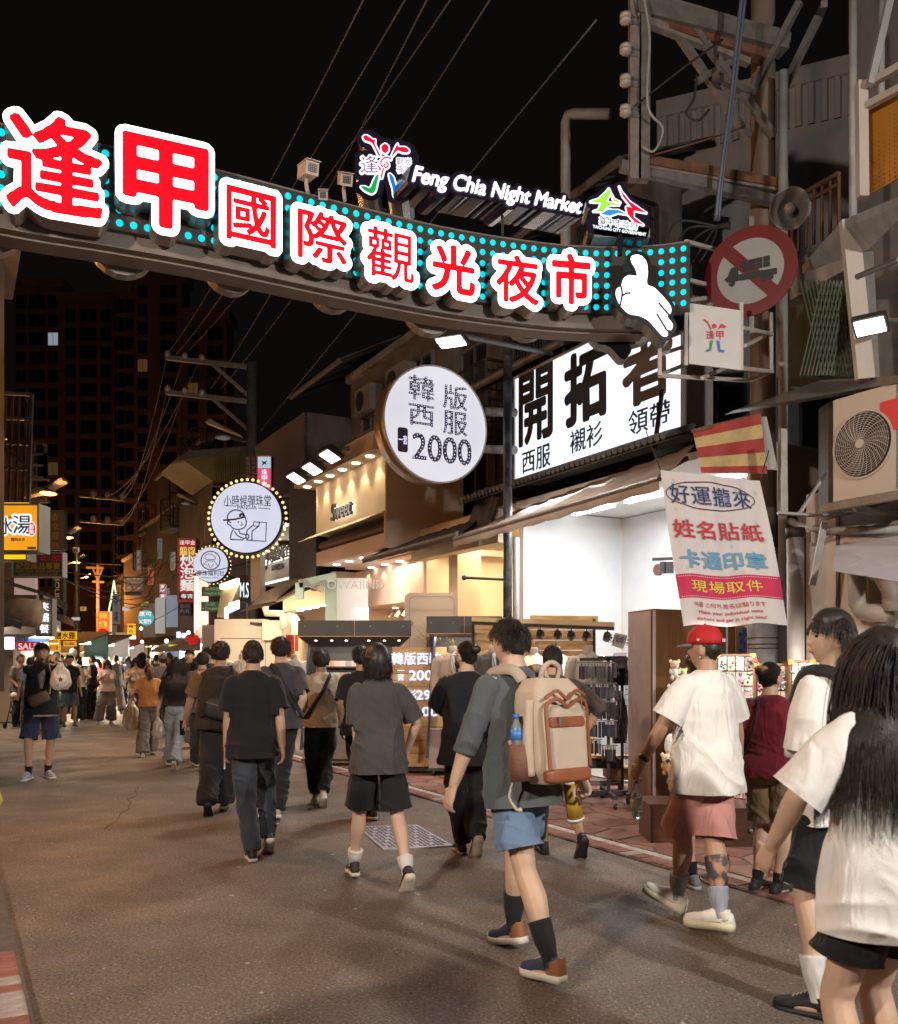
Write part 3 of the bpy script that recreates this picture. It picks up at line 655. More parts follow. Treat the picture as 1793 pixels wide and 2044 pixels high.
M_pave2=mat('red_paving_pale',(.27,.145,.11),.75,noise=.28,nscale=5,bump=.4,bscale=90,dirt=.5,dscale=2.5,dcol=(.12,.09,.07))
M_line=mat('worn_white_line',(.50,.47,.42),.7,noise=.25,nscale=9,dirt=.75,dscale=5,dcol=(.16,.13,.11))
rp=struct(MB().uvbox(-6,60,4.52,60,-.05,.012),'right_pavement',M_grout)
struct(MB().uvbox(-6,24,4.70,4.78,.012,.017),'road_edge_line',M_line)
lp=struct(MB().uvbox(-8,16,-9,.30,-.05,.035),'left_pavement',M_grout)
_bm={}
for k,(c,w)in enumerate((((.27,.10,.075),1),((.22,.085,.065),1),((.36,.30,.27),1),((.30,.13,.10),1))):_bm[k]=mat('paver_%d'%k,c,.78,noise=.3,nscale=18,bump=.4,bscale=120,dirt=.5,dscale=7,dcol=(.13,.10,.085))
def bricks(parent,u0,nu,v0,nv,du,dv,z,white=.25,gap=.008):
 pro={}
 for i in range(nu):
  for j in range(nv):
   k=2 if random.random()<white else random.choice((0,1,3))
   if k not in pro:
    a,b,h=du/2-gap/2,dv/2-gap/2,.012;mb=MB();cs=[]
    for(zz,s)in((0,1),(h*.7,1),(h,.93)):cs+=[U*(sx*a*s)+V*(sy*b*s)+Z*zz for sx,sy in((-1,-1),(-1,1),(1,1),(1,-1))]
    mb.add(cs,[(8,9,10,11)]+[(4*r+q,4*r+(q+1)%4,4*r+4+(q+1)%4,4*r+4+q)for r in range(2)for q in range(4)]);o=mb.build('brick',_bm[k]);o.parent=parent;pro[k]=o;me=o.data
   else:o=pro[k].copy();COL.objects.link(o)
   sh=.5*(i%2)if nv>1 else 0
   o.location=UV(u0+du*(i+.5),v0+dv*(j+.5+(sh if j<nv-1 or not sh else 0)*.5),z+random.uniform(-.002,.003));o.rotation_euler=(random.uniform(-.01,.01),random.uniform(-.01,.01),random.uniform(-.02,.02))
bricks(lp,1.9,30,-.35,3,.105,.213,.030,.45)
bricks(rp,2.6,90,4.53,1,.12,.16,.008,.1)
def crazy(parent,u0,u1,v0,v1,s,z):
 pts=[];nu,nv=int((u1-u0)/s),int((v1-v0)/s)
 for i in range(-1,nu+2):
  for j in range(-1,nv+2):pts.append((u0+(i+.5+.5*(j%2)+random.uniform(-.27,.27))*s,v0+(j+.5+random.uniform(-.27,.27))*s))
 for a in pts:
  poly=[(u0,v0),(u0,v1),(u1,v1),(u1,v0)]
  for b in pts:
   if b is a or abs(b[0]-a[0])>2.6*s or abs(b[1]-a[1])>2.6*s:continue
   nx,ny=b[0]-a[0],b[1]-a[1];d=math.hypot(nx,ny);poly=clip_poly(poly,nx/d,ny/d,(nx*(a[0]+b[0])/2+ny*(a[1]+b[1])/2)/d-.011)
   if len(poly)<3:break
  if len(poly)<3:continue
  cx=sum(p[0]for p in poly)/len(poly);cy=sum(p[1]for p in poly)/len(poly);n=len(poly);h=z+random.uniform(-.002,.002);vs=[]
  for zz,sc in((z-.012,1),(h-.003,.99),(h,.955)):vs+=[UV(cx+(p[0]-cx)*sc,cy+(p[1]-cy)*sc,zz)for p in poly]
  mb=MB().add(vs,[tuple(2*n+k for k in range(n))]+[(r*n+k,r*n+(k+1)%n,(r+1)*n+(k+1)%n,(r+1)*n+k)for r in range(2)for k in range(n)])
  mb.build('paving_stone',random.choice((M_pave,M_pave,M_pave2)),parent)
crazy(rp,2.6,13.5,4.80,7.1,.36,.020)
cv=thing('inspection_cover',PZ(800,1680),'pale metal inspection cover with raised pattern set in the asphalt between walkers','cover')
q=[PZ(712,1652),PZ(832,1648),PZ(905,1690),PZ(765,1698)]
M_cov=mat('galvanised_cover',(.42,.40,.46),.45,metal=.5,noise=.2,nscale=20)
MB().slab([p+Z*.002 for p in q],Z*.008).build('plate',M_cov,cv)
tr=MB();cen=sum(q,Vector())/4;N_=15
for i in range(N_):
 for j in range(N_):
  if(i*3+j*5)%7==0:continue
  a,b=(i+.5)/N_,(j+.5)/N_;p=q[0]*(1-a)*(1-b)+q[1]*a*(1-b)+q[2]*a*b+q[3]*(1-a)*b;p=cen+(p-cen)*.93;e=((q[1]-q[0])/N_*.34,(q[3]-q[0])/N_*.24)if(i+j)%2 else((q[1]-q[0])/N_*.24,(q[3]-q[0])/N_*.36)
  tr.slab([p-e[0]-e[1]+Z*.009,p+e[0]-e[1]+Z*.009,p+e[0]+e[1]+Z*.009,p-e[0]+e[1]+Z*.009],Z*.004)
lit=MB()
for i in range(60):
 p=UV(random.uniform(2.5,16),random.uniform(.5,4.4),.003);a=random.uniform(0,3);e1=(X*math.cos(a)+Y*math.sin(a))*random.uniform(.006,.018);e2=(Y*math.cos(a)-X*math.sin(a))*random.uniform(.004,.010);lit.slab([p-e1-e2,p+e1-e2,p+e1+e2,p-e1+e2],Z*.002)
o_=lit.build('litter',mat('litter_paper',(.45,.40,.34),.9));tag(o_,'tiny scraps of paper scattered over the asphalt road','litter',kind='stuff')
ck=MB()
for(u0_,v0_,n_,du_,dv_)in((8.5,1.2,16,.16,.05),(10.5,3.6,14,.2,-.03)):
 q_=[UV(u0_,v0_,.0025)]
 for i in range(n_):q_.append(q_[-1]+U*(du_*random.uniform(.5,1.4))+V*(dv_+random.uniform(-.05,.05)))
 for a_,b_ in zip(q_[:-1],q_[1:]):ck.bar(a_,b_,random.uniform(.002,.005),.003)
o_=ck.build('road_crack',mat('crack_black',(.018,.015,.013),.95));tag(o_,'thin dark cracks wandering across the asphalt road','cracks',kind='stuff')
tg=tr.build('tread_pattern',mat('cover_tread',(.13,.12,.15),.6),cv);tg['kind']='stuff'
# ================================================================ welcome arch over the street
def FIELD(loops,grow,res):
 P=[p for l in loops for p in l];pad=abs(grow)+.08;x0=min(p[0]for p in P)-pad;y0=min(p[1]for p in P)-pad;x1=max(p[0]for p in P)+pad;y1=max(p[1]for p in P)+pad
 xs=x0+np.arange(int((x1-x0)*res)+2)/res;ys=y0+np.arange(int((y1-y0)*res)+2)/res;XX,YY=np.meshgrid(xs,ys);ins=np.zeros(XX.shape,bool)
 for l in loops:
  one=np.zeros(XX.shape,int)
  for i in range(len(l)):
   (ax,ay),(bx,by)=l[i],l[(i+1)%len(l)]
   if ay==by:continue
   m=(YY>=min(ay,by))&(YY<max(ay,by));one+=m&(ax+(YY-ay)*(bx-ax)/(by-ay)>XX)
  ins|=(one%2==1)
 return(_edt(~ins)-_edt(ins))/res,x0,y0
def grow_loops(loops,grow,res=60,eps=.35):
 S,x0,y0=FIELD(loops,grow,res);return[[(p[0]/res+x0,p[1]/res+y0)for p in _simplify(l,eps)]for l in _trace(S,-grow)]
def spl(pts,k=6,closed=True):
 P=[np.array(p,float)for p in pts];n=len(P);out=[]
 for i in range(n if closed else n-1):
  a,b,c,d=(P[(i-1)%n],P[i],P[(i+1)%n],P[(i+2)%n])if closed else(P[max(i-1,0)],P[i],P[i+1],P[min(i+2,n-1)])
  for j in range(k):t=j/k;out.append(tuple(.5*(2*b+(c-a)*t+(2*a-5*b+4*c-d)*t*t+(3*b-a-3*c+d)*t**3)))
 if not closed:out.append(tuple(P[-1]))
 return out
def fat(pts,w):
 P=[Vector((p[0],p[1]))for p in pts];L,R=[],[]
 for i,p in enumerate(P):
  t=(P[min(i+1,len(P)-1)]-P[max(i-1,0)]).normalized();n=Vector((-t.y,t.x))*(w/2);L.append(tuple(p+n));R.append(tuple(p-n))
 return L+R[::-1]
ARC=[(-900,4.35),(-420,5.02),(0,5.55),(225,5.80),(425,6.06),(700,6.54),(896,6.89),(1081,7.13),(1196,7.20),(1300,7.18),(1376,7.10)]
ap=[Vector(((x-CX)/FP*y,y,0))for x,y in ARC];ap=[Vector((*p,0))for p in spl([(p.x,p.y)for p in ap],8,False)]
asl=[0.]
for i in range(1,len(ap)):asl.append(asl[-1]+(ap[i]-ap[i-1]).length)
def arc_at(s):
 s=min(max(s,0),asl[-1]-1e-6);i=max(k for k in range(len(asl))if asl[k]<=s);i=min(i,len(ap)-2);t=(s-asl[i])/(asl[i+1]-asl[i]);return ap[i].lerp(ap[i+1],t),(ap[min(i+2,len(ap)-1)]-ap[max(i-1,0)]).normalized()
def arc_x(x):
 lo,hi=0.,asl[-1]
 for _ in range(40):
  m=(lo+hi)/2;p,_t=arc_at(m)
  if p.x/p.y*FP+CX<x:lo=m
  else:hi=m
 return lo
ZT,ZB=4.80,4.28
arch=thing('welcome_arch',(0,6.9,ZB),'long curved welcome arch over the street with glowing red characters and teal dots','arch sign')
M_fas=mat('arch_fascia',(.055,.042,.036),.38,noise=.2,nscale=5,spec=.6,dirt=.25,dscale=3,dcol=(.12,.10,.09));M_bm=mat('arch_beam',(.20,.165,.14),.55,noise=.2,nscale=4,dirt=.5,dscale=2.5,dcol=(.08,.06,.05),stretch=(1,1,.35))
def ribbon(mb,z0,z1,b0,b1,s0=0.,s1=None,n=70):
 s1=s1 or asl[-1];vs=[]
 for i in range(n+1):
  p,t=arc_at(s0+(s1-s0)*i/n);nb=Vector((-t.y,t.x,0))
  zz0=z0(i/n)if callable(z0)else z0;zz1=z1(i/n)if callable(z1)else z1
  vs+=[p+nb*b0+Z*zz0,p+nb*b1+Z*zz0,p+nb*b1+Z*zz1,p+nb*b0+Z*zz1]
 mb.add(vs,[(3,2,1,0),(4*n,4*n+1,4*n+2,4*n+3)]+[(4*i+j,4*i+4+j,4*i+4+(j+1)%4,4*i+(j+1)%4)for i in range(n)for j in range(4)]);return mb
ribbon(MB(),ZB,ZT,0,.10).build('fascia',M_fas,arch)
s_e=arc_x(1285)
ribbon(MB(),lambda t:4.20-.03*t,lambda t:4.28,.05,.12,0,s_e).build('lower_beam',M_bm,arch)
ribbon(MB(),lambda t:4.185-.03*t,lambda t:4.21-.03*t,.125,.30,0,s_e).build('underside',M_bm,arch)
ribbon(MB(),4.22,4.75,.305,.36,0,asl[-1]).build('rear_fascia',M_fas,arch)
for i in range(9):
 p,t=arc_at(asl[-1]*(i+.5)/9);nb=Vector((-t.y,t.x,0));MB().disc(p+nb*.37+Z*(4.345+.02*(i%2)),nb,.19+.03*(i%3==0),.10,20).build('rear_character_board',mat('rear_board',(.30,.27,.25),.6,noise=.2,nscale=5),arch)
ribbon(MB(),ZT,ZT+.012,-.006,.105).build('top_trim',M_bm,arch)
G_red=glow('arch_red',(1.0,.0,.010),.95,sample=False);G_wht=glow('arch_white',(1,.98,.97),3.2);M_side=mat('letter_side',(.34,.30,.29),.35,metal=.6,noise=.15,nscale=6)
tiles=[]
for ch,x,y,hpx,gr,gw in(('逢',110,331,188,.024,.085),('甲',332,369,166,.034,.10),('國',503,435,103,.020,.13),('際',644,475,97,.020,.13),('觀',779,510,98,.014,.13),('光',903,539,90,.034,.15),('夜',1031,559,91,.028,.14),('市',1138,558,95,.036,.15)):
 s=arc_x(x);p,t=arc_at(s);nb=Vector((-t.y,t.x,0));d=.17;f0=p-nb*d
 zc=HC+(HY-y)/FP*f0.y;h=hpx/FP*f0.y;c=Vector((f0.x,f0.y,zc));ex=t;res=90
 dx=((x-CX)/FP*f0.y)-f0.x;s2=s+dx/t.x;p,t=arc_at(s2);nb=Vector((-t.y,t.x,0));c=p-nb*d;c=Vector((c.x,c.y,HC+(HY-y)/FP*c.y));ex=t
 Lw,wh=glyph_loops(ch,gw,res,.5);Lr,_=glyph_loops(ch,gr,res,.4);S=h/wh[1]
 wpx={'逢':186,'甲':160,'國':97,'際':97,'觀':93,'光':82,'夜':82,'市':73}[ch];wm=wpx/FP*c.y/(ex.x-c.x/c.y*ex.y);kx=wm/(wh[0]*S)
 def area(l):return sum(l[i][0]*l[(i+1)%len(l)][1]-l[(i+1)%len(l)][0]*l[i][1]for i in range(len(l)))/2
 Lw=[max(Lw,key=lambda l:abs(area(l)))];Lw=[[(a*kx,b)for a,b in l]for l in Lw];Lr=[[(a*kx,b)for a,b in l]for l in Lr]
 MB().loops(Lw,c,ex,Z,S,-.16,-.004).build('character_box',M_side,arch)
 w=MB().loops(Lw,c,ex,Z,S,-.003,.008).build('character_board',G_wht,arch)
 MB().loops(Lr,c,ex,Z,S,.009,.013).build('character',G_red,arch)
 tiles.append((s2,h*.66*max(kx,1),zc,h*.72))
def DL(pts,sx,sy,ox=0,oy=0,f=1.2527):return[((ox+x*sx)/f,(oy+y*sy)/f)for x,y in pts]
HK=440/1793.
def hz(pts):return[((1260+x*HK)/1.2527,(400+y*HK)/1.2527)for x,y in pts]
hand_o=spl(hz([(1300,985),(1380,975),(1445,1040),(1462,1150),(1455,1270),(1530,1310),(1620,1400),(1690,1490),(1697,1560),(1660,1600),(1715,1680),(1700,1735),(1655,1730),(1665,1790),(1620,1800),(1555,1735),(1470,1640),(1370,1590),(1270,1570),(1180,1480),(1140,1390),(1145,1320),(1190,1290),(1215,1215),(1270,1180),(1350,1185),(1335,1110),(1295,1040)]),4)
YH=6.92;hk=YH/FP;cH=PY(1283,590,YH);toL=lambda pts,c=(1283,590):[((x-c[0])*hk,(c[1]-y)*hk)for x,y in pts]
LH=toL(hand_o);LHo=grow_loops([LH],.034,220,.3)
M_blk=mat('sign_black',(.012,.011,.013),.3,spec=.6)
MB().loops(LHo,cH,X,Z,1,-.16,.004).build('hand_board',M_blk,arch)
MB().loops([LH],cH,X,Z,1,.006,.012).build('hand_face',glow('hand_white',(1,.98,.99),2.2),arch)
for ln in([(1185,1285),(1200,1370),(1180,1490)],[(1205,1390),(1240,1368),(1285,1362)],[(1570,1460),(1620,1520),(1690,1600)],[(1550,1570),(1610,1670),(1655,1745)]):
 q_=spl(hz(ln),5,False);MB().loops([fat(toL(q_),.014)],cH,X,Z,1,.0125,.016).build('hand_crease',M_blk,arch)
MB().loops(grow_loops([toL([(x+(-1)*75,y+62)for x,y in hand_o if y>585 or True])],.03,200,.3),cH+Y*.62+Z*.14+X*.06,X,Z,.72,-.16,0).build('rear_hand_board',M_blk,arch)
G_teal=glow('teal_dot',(.0,.62,.72),1.1,sample=False);dp=.0875;dot0=None;nd=0;s=arc_x(2)
hx0,hx1=arc_x(1232),arc_x(1318)
while s<asl[-1]-.04:
 p,t=arc_at(s);nb=Vector((-t.y,t.x,0))
 for r in range(6):
  z=ZT-.045-r*.086;hid=any(abs(s-a)<w*.62 and abs(z-zc)<h*.55 for a,w,zc,h in tiles)
  if hid or(hx0<s<hx1 and z<4.7):continue
  if dot0 is None:dm=MB().disc((0,0,0),(0,-1,0),.023,.006,12);dot0=dm.build('lamp_dot',G_teal);o=dot0
  else:o=dot0.copy();COL.objects.link(o)
  o.parent=arch;w_=p+Z*z-nb*.001-Vector(arch.location);o.location=w_;o.rotation_euler=(0,0,math.atan2(t.y,t.x));nd+=1
 s+=dp*.98
lab=thing('night_market_name_sign',PY(990,420,6.9),'purple-black sign reading Feng Chia Night Market standing on the arch','sign')
M_pur=mat('sign_purple_black',(.018,.012,.028),.22,spec=.7);G_nm=glow('name_white',(.95,.95,1),1.6)
a0,a1=PY(822,352,6.55),PY(1160,418,7.28);ex=(a1-a0).normalized();ey=Z;cN=(a0+a1)/2;wN=(a1-a0).length
Lg,wh=glyph_loops('Feng Chia Night Market',.028,60,.3,shear=.28);kk=wN/wh[0];hs=(40/FP*6.9)/(wh[1]*kk)*1.0
sc2=lambda L,a=1.,b=1.:[[(p[0]*a,p[1]*b)for p in l]for l in L]
MB().loops(sc2(Lg,1,hs),cN,ex,ey,kk,.004,.012).build('lettering',G_nm,lab)
Lb,_=glyph_loops('Feng Chia Night Market',.26,30,.5,shear=.28);ar=lambda l:abs(sum(l[i][0]*l[(i+1)%len(l)][1]-l[(i+1)%len(l)][0]*l[i][1]for i in range(len(l))));Lb=[max(Lb,key=ar)]
MB().loops(sc2(Lb,1,hs*.95),cN,ex,ey,kk,-.30,0).build('backing',M_pur,lab)
MB().bar(PY(1003,470,7.1),PY(1003,432,7.1),.02).build('post',M_fas,lab)
fz=lambda pts:[((860+x/4.4825)/1.2527,(300+y/4.4825)/1.2527)for x,y in pts]
YL=6.75;lk=YL/FP;cL=PY(770,332,YL);tl=lambda pts:[((x-770)*lk,(332-y)*lk)for x,y in fz(pts)]
fig=thing('leaping_figure_sign',cL,'lit round sign with a leaping red figure left of the name sign','sign')
red=[spl(tl([(215,195),(255,180),(320,225),(350,230),(345,270),(375,340),(410,405),(385,400),(340,310),(305,260),(240,235)]),3),spl(tl([(460,275),(495,300),(498,345),(460,380),(425,350),(420,305)]),4),spl(tl([(600,275),(610,310),(680,310),(725,345),(715,370),(660,370),(600,350),(560,395),(535,410),(560,350)]),3)]
spir=[fat(tl([(470+(8+11.5*t)*math.cos(1.6-t*1.15),500+(8+11.5*t)*math.sin(1.6-t*1.15)*-1)for t in np.linspace(0,6.2,40)]),.011),fat(tl([(455,500),(440,560),(415,655)]),.012)]
grn=[spl(tl([(390,620),(375,700),(350,800),(310,830),(240,800),(190,755),(230,750),(290,770),(330,690),(360,630)]),3)]
blu=[spl(tl([(505,610),(555,650),(590,770),(660,780),(700,800),(680,830),(620,860),(560,860),(545,770),(520,690)]),3)]
allp=red+spir+grn+blu
G_pw=glow('outline_white',(.85,.88,1),1.5);wl=grow_loops(allp,.012,320,.3)
MB().loops(wl,cL,X,Z,1,.002,.006).build('white_outline',G_pw,fig)
for nm,L_,c_ in(('red_limbs',red+spir,(.85,.0,.03)),('green_leg',grn,(.0,.35,.06)),('blue_leg',blu,(.0,.16,.75))):MB().loops(L_,cL,X,Z,1,.008,.011).build(nm,glow('fig_'+nm,c_,1.0,sample=False),fig)
for txt_,x_,y_,h_ in(('逢',285,505,190),('觀光',672,470,80),('夜市',672,560,80)):
 c_=PY(*fz([(x_,y_)])[0],YL);hh=h_/4.4825/1.2527/FP*YL;lettering(fig,txt_,c_-Y*.004,X,Z,hh,G_pw,.11,(0,.003),name='lettering_outline',res=50);lettering(fig,txt_,c_-Y*.009,X,Z,hh,glow('fig_letters',(.28,.05,.22),.8,sample=False),.0,(0,.002),res=60)
bk=grow_loops(allp+[tl([(190,420),(370,420),(370,610),(190,610)])[:],tl([(585,420),(770,420),(770,610),(585,610)])],.055,120,.4);bk=[max(bk,key=ar)]
MB().loops(bk,cL,X,Z,1,-.34,0).build('backing',M_pur,fig)
MB().loops([spl(tl([(480,130),(380,250),(420,420),(800,560),(1000,640),(1160,620),(1060,560),(900,400),(700,210)]),4)],cL+Y*.36,X,Z,1,-.05,0).build('rear_cloud_board',mat('rear_cloud',(.26,.22,.20),.6),fig)
ez=lambda pts:[((1260+x*HK)/1.2527,(400+y*HK)/1.2527)for x,y in pts]
YE=7.05;ek=YE/FP;cE=PY(1235,420,YE);te=lambda pts:[((x-1235)*ek,(420-y)*ek)for x,y in ez(pts)]
emb=thing('city_emblem_sign',cE,'lit mountain shaped city emblem on a box right of the name sign','sign')
parts={'green_peak':(te([(870,432),(960,400),(1030,340),(1065,295),(1085,330),(1040,430),(1190,462),(1060,468),(1010,530),(900,530),(960,510),(990,440)]),(.30,.75,.05)),'orange_peak':(te([(1080,330),(1120,400),(1190,440),(1120,430)]),(.95,.42,.02)),'red_peak':(te([(1165,260),(1200,330),(1280,430),(1450,545),(1320,520),(1320,590),(1425,670),(1330,640),(1260,560),(1240,480),(1300,490),(1210,380)]),(.85,.0,.03)),'blue_wave':(te([(985,555),(1060,510),(1160,515),(1255,560),(1160,545),(1075,575)]),(.02,.25,.85))}
wl=grow_loops([v[0]for v in parts.values()],.011,320,.3);MB().loops(wl,cE,X,Z,1,.002,.006).build('white_outline',G_pw,emb)
for nm,(l_,c_)in parts.items():MB().loops([l_],cE,X,Z,1,.008,.011).build(nm,glow('emb_'+nm,c_,1.0,sample=False),emb)
MB().loops(grow_loops([v[0]for v in parts.values()]+[te([(900,560),(1430,600),(1420,770),(900,700)])],.045,120,.4),cE,X,Z,1,-.28,0).build('backing',M_pur,emb)
e1=(PY(1288,463,YE)-PY(1185,447,YE)).normalized()
lettering(emb,'臺中市政府',PY(1234,447,YE)-Y*.006,e1,Z,.058,G_pw,.12,(0,.003),res=40,name='lettering_outline');lettering(emb,'臺中市政府',PY(1234,447,YE)-Y*.011,e1,Z,.058,M_pur,.0,(0,.002),res=60)
lettering(emb,'TAICHUNG CITY GOVERNMENT',PY(1236,461,YE)-Y*.006,e1,Z,.024,G_pw,.03,(0,.003),width=.42)
b_=PY(1232,488,YE+.2);MB().box(b_,X,Y,Z,.44,.40,.07).build('base_box',mat('box_grey',(.30,.28,.30),.4,metal=.4,noise=.2),emb);MB().bar(PY(1237,470,YE),PY(1237,510,YE),.035).build('post',M_pur,emb)
M_cam=mat('camera_housing',(.52,.42,.36),.45,noise=.1);M_camf=mat('camera_face',(.05,.04,.04),.25)
def cctv(x,y,Yd,dirv,label,w=40):
 r=thing('security_camera',PY(x,y+45,Yd),label,'security camera','security cameras on top of the arch');d=Vector(dirv).normalized();c=PY(x,y,Yd);k=w/FP*Yd;up=(Z-d*Z.dot(d)).normalized();rt=d.cross(up)
 MB().box(c,rt,d,up,k*.62,k*1.35,k*.60).build('housing',M_cam,r);MB().box(c+d*k*.66,rt,d,up,k*.66,k*.06,k*.64).build('front_plate',M_cam,r)
 f=MB().box(c+d*k*.70,rt,d,up,k*.42,k*.04,k*.38).build('lens_panel',M_camf,r);lm=MB()
 for i in range(4):
  for j in range(4):lm.box(c+d*k*.725+rt*(i-1.5)*k*.10+up*(j-1.5)*k*.09,rt,d,up,k*.05,k*.01,k*.04)
 lo=lm.build('infrared_lamps',mat('ir_lamps',(.35,.33,.3),.3),r);lo['kind']='stuff'
 MB().box(c+up*k*.33+d*k*.1,rt,d,up,k*.74,k*1.5,k*.04).build('sun_shield',M_cam,r)
 MB().tube([c-up*k*.3,c-up*k*.55-d*k*.1,PY(x,y+42,Yd)],k*.10,10).build('bracket',M_cam,r)
cctv(614,342,6.35,(.55,-1,-.25),'beige security camera on the arch, leftmost of three, lens turned right');cctv(688,358,6.5,(.3,-1,-.55),'beige security camera on the arch tilted steeply down beside the figure sign',36);cctv(645,388,6.45,(.1,-1,-.6),'small squat security camera between two taller ones on the arch',28)
# ================================================================ buildings and shops
def zc(x0,y0,w,zw=1793.):return lambda x,y:((x0+x*w/zw)/1.2527,(y0+y*w/zw)/1.2527)
z1=zc(0,200,1123);z2=zc(1123,200,1123);z3=zc(0,900,800);z4=zc(700,850,800);z5=zc(1446,850,800);z6=zc(1400,0,846);r1=zc(0,1500,600);r2=zc(450,1550,700);r3=zc(1000,1500,600);r4=zc(1546,1450,700)
f1=zc(0,1400,300,1533.);f2=zc(200,1400,360);f5=zc(1600,1540,400,1168.);f6=zc(0,950,300,1226.);f7=zc(480,1100,380,1412.)
def uof(p):return p.dot(U)
def vof(p):return p.dot(V)
M_conc=mat('grey_concrete',(.32,.30,.28),.85,noise=.25,nscale=3,bump=.3,bscale=30,dirt=.7,dscale=1.6,dcol=(.06,.05,.045),stretch=(1,1,.4))
M_gwall=mat('painted_grey_wall',(.52,.53,.57),.8,noise=.15,nscale=2,dirt=.6,dscale=1.2,dcol=(.28,.27,.26),stretch=(1,1,.35))
M_dark=mat('dark_facade',(.12,.112,.105),.8,noise=.3,nscale=2.5,dirt=.6,dscale=1.4,dcol=(.02,.018,.015),stretch=(1,1,.4))
M_brn=mat('brown_facade',(.16,.135,.115),.8,noise=.25,nscale=2.5,dirt=.5,dscale=1.4,dcol=(.03,.025,.02))
M_corr=mat('corrugated_sheet',(.16,.155,.15),.55,metal=.3,noise=.25,nscale=2,dirt=.6,dscale=3,dcol=(.07,.05,.035),stretch=(1,1,.3))
M_iron=mat('dark_iron',(.05,.044,.04),.6,metal=.4,noise=.3,nscale=9)
M_rust=mat('rusty_iron',(.15,.062,.03),.8,noise=.45,nscale=8,bump=.3,dirt=.5,dscale=6,dcol=(.12,.11,.10))
M_galv=mat('galvanised_steel',(.20,.185,.17),.5,metal=.35,noise=.2,nscale=12,dirt=.5,dscale=7,dcol=(.12,.08,.05))
M_pvc=mat('grey_plastic_pipe',(.34,.33,.32),.5,noise=.12,nscale=5,dirt=.4,dscale=4,dcol=(.12,.10,.09))
M_glassd=mat('dark_window_glass',(.02,.022,.025),.12,spec=.8)
M_frame=mat('aluminium_frame',(.22,.21,.20),.5,metal=.3)
M_white=mat('white_paint',(.76,.75,.73),.6,noise=.05,nscale=2,dirt=.18,dscale=1.4,dcol=(.5,.47,.44))
M_cream=mat('cream_wall',(.72,.60,.42),.6,noise=.06,nscale=2)
M_beige=mat('beige_wall',(.55,.45,.36),.65,noise=.08,nscale=2,dirt=.2,dscale=2,dcol=(.35,.28,.22))
M_pink=mat('pink_beige_wall',(.62,.46,.38),.6,noise=.06,nscale=2)
def window(parent,c,ex,w,h,pane=None,bars=1,nm='window'):
 nrm=ex.cross(Z);fr=MB();t=.05
 for sx in(-1,1):fr.box(c+ex*sx*(w/2-t/2)+nrm*.03,ex,nrm,Z,t,.08,h)
 for sz in(-1,1):fr.box(c+Z*sz*(h/2-t/2)+nrm*.03,ex,nrm,Z,w-2*t,.08,t)
 for b in range(bars):fr.box(c+ex*(w*((b+1)/(bars+1)-.5))+nrm*.028,ex,nrm,Z,.03,.06,h-2*t)
 f=fr.box(c-Z*(h/2+.03)+nrm*.05,ex,nrm,Z,w+.12,.14,.05).build(nm,M_frame,parent)
 MB().box(c+nrm*.012,ex,nrm,Z,w-2*t,.01,h-2*t).build('pane',pane or M_glassd,f);return f
def corrugate(mb,a,b,up,h,n,amp,nrm):
 a=Vector(a);b=Vector(b);d=(b-a)/n;up=Vector(up)*h;vs=[]
 for i in range(n):
  for f_,o in((0,0),(.35,0),(.5,1),(.85,1)):vs.append(a+d*(i+f_)+nrm*(amp*o))
 vs.append(b);k=len(vs);mb.add(vs+[p+up for p in vs],[(i,i+1,k+i+1,k+i)for i in range(k-1)]);return mb
def cage(name,label,u0,u1,v0,v1,z0,z1,group=None,nb=9,m=None):
 r=thing(name,UV((u0+u1)/2,v0,z0),label,'balcony cage',group);m=m or M_iron;k=MB()
 for u in(u0,u1):
  for v in(v0,v1):k.bar(UV(u,v,z0),UV(u,v,z1),.05)
 for z in(z0,(z0+z1)/2,z1):
  k.bar(UV(u0,v0,z),UV(u1,v0,z),.04);k.bar(UV(u0,v0,z),UV(u0,v1,z),.04);k.bar(UV(u1,v0,z),UV(u1,v1,z),.04)
 k.build('frame',m,r);w=MB()
 for i in range(1,nb*2):u=u0+(u1-u0)*i/(nb*2);w.bar(UV(u,v0,z0),UV(u,v0,z1),.012)
 for i in range(1,8):z=z0+(z1-z0)*i/8;w.bar(UV(u0,v0,z),UV(u1,v0,z),.012);w.bar(UV(u0,v0,z),UV(u0,v1,z),.012)
 for i in range(1,5):v=v0+(v1-v0)*i/5;w.bar(UV(u0,v,z0),UV(u0,v,z1),.012)
 g=w.build('wire_grid',m,r);g['kind']='stuff';k=MB();k.bar(UV(u0,v0,z0),UV(u1,v0,z1),.035);k.build('diagonal_brace',m,r)
 MB().uvbox(u0,u1,v0,v1,z0-.1,z0-.03).build('floor_plate',M_dark,r);return r
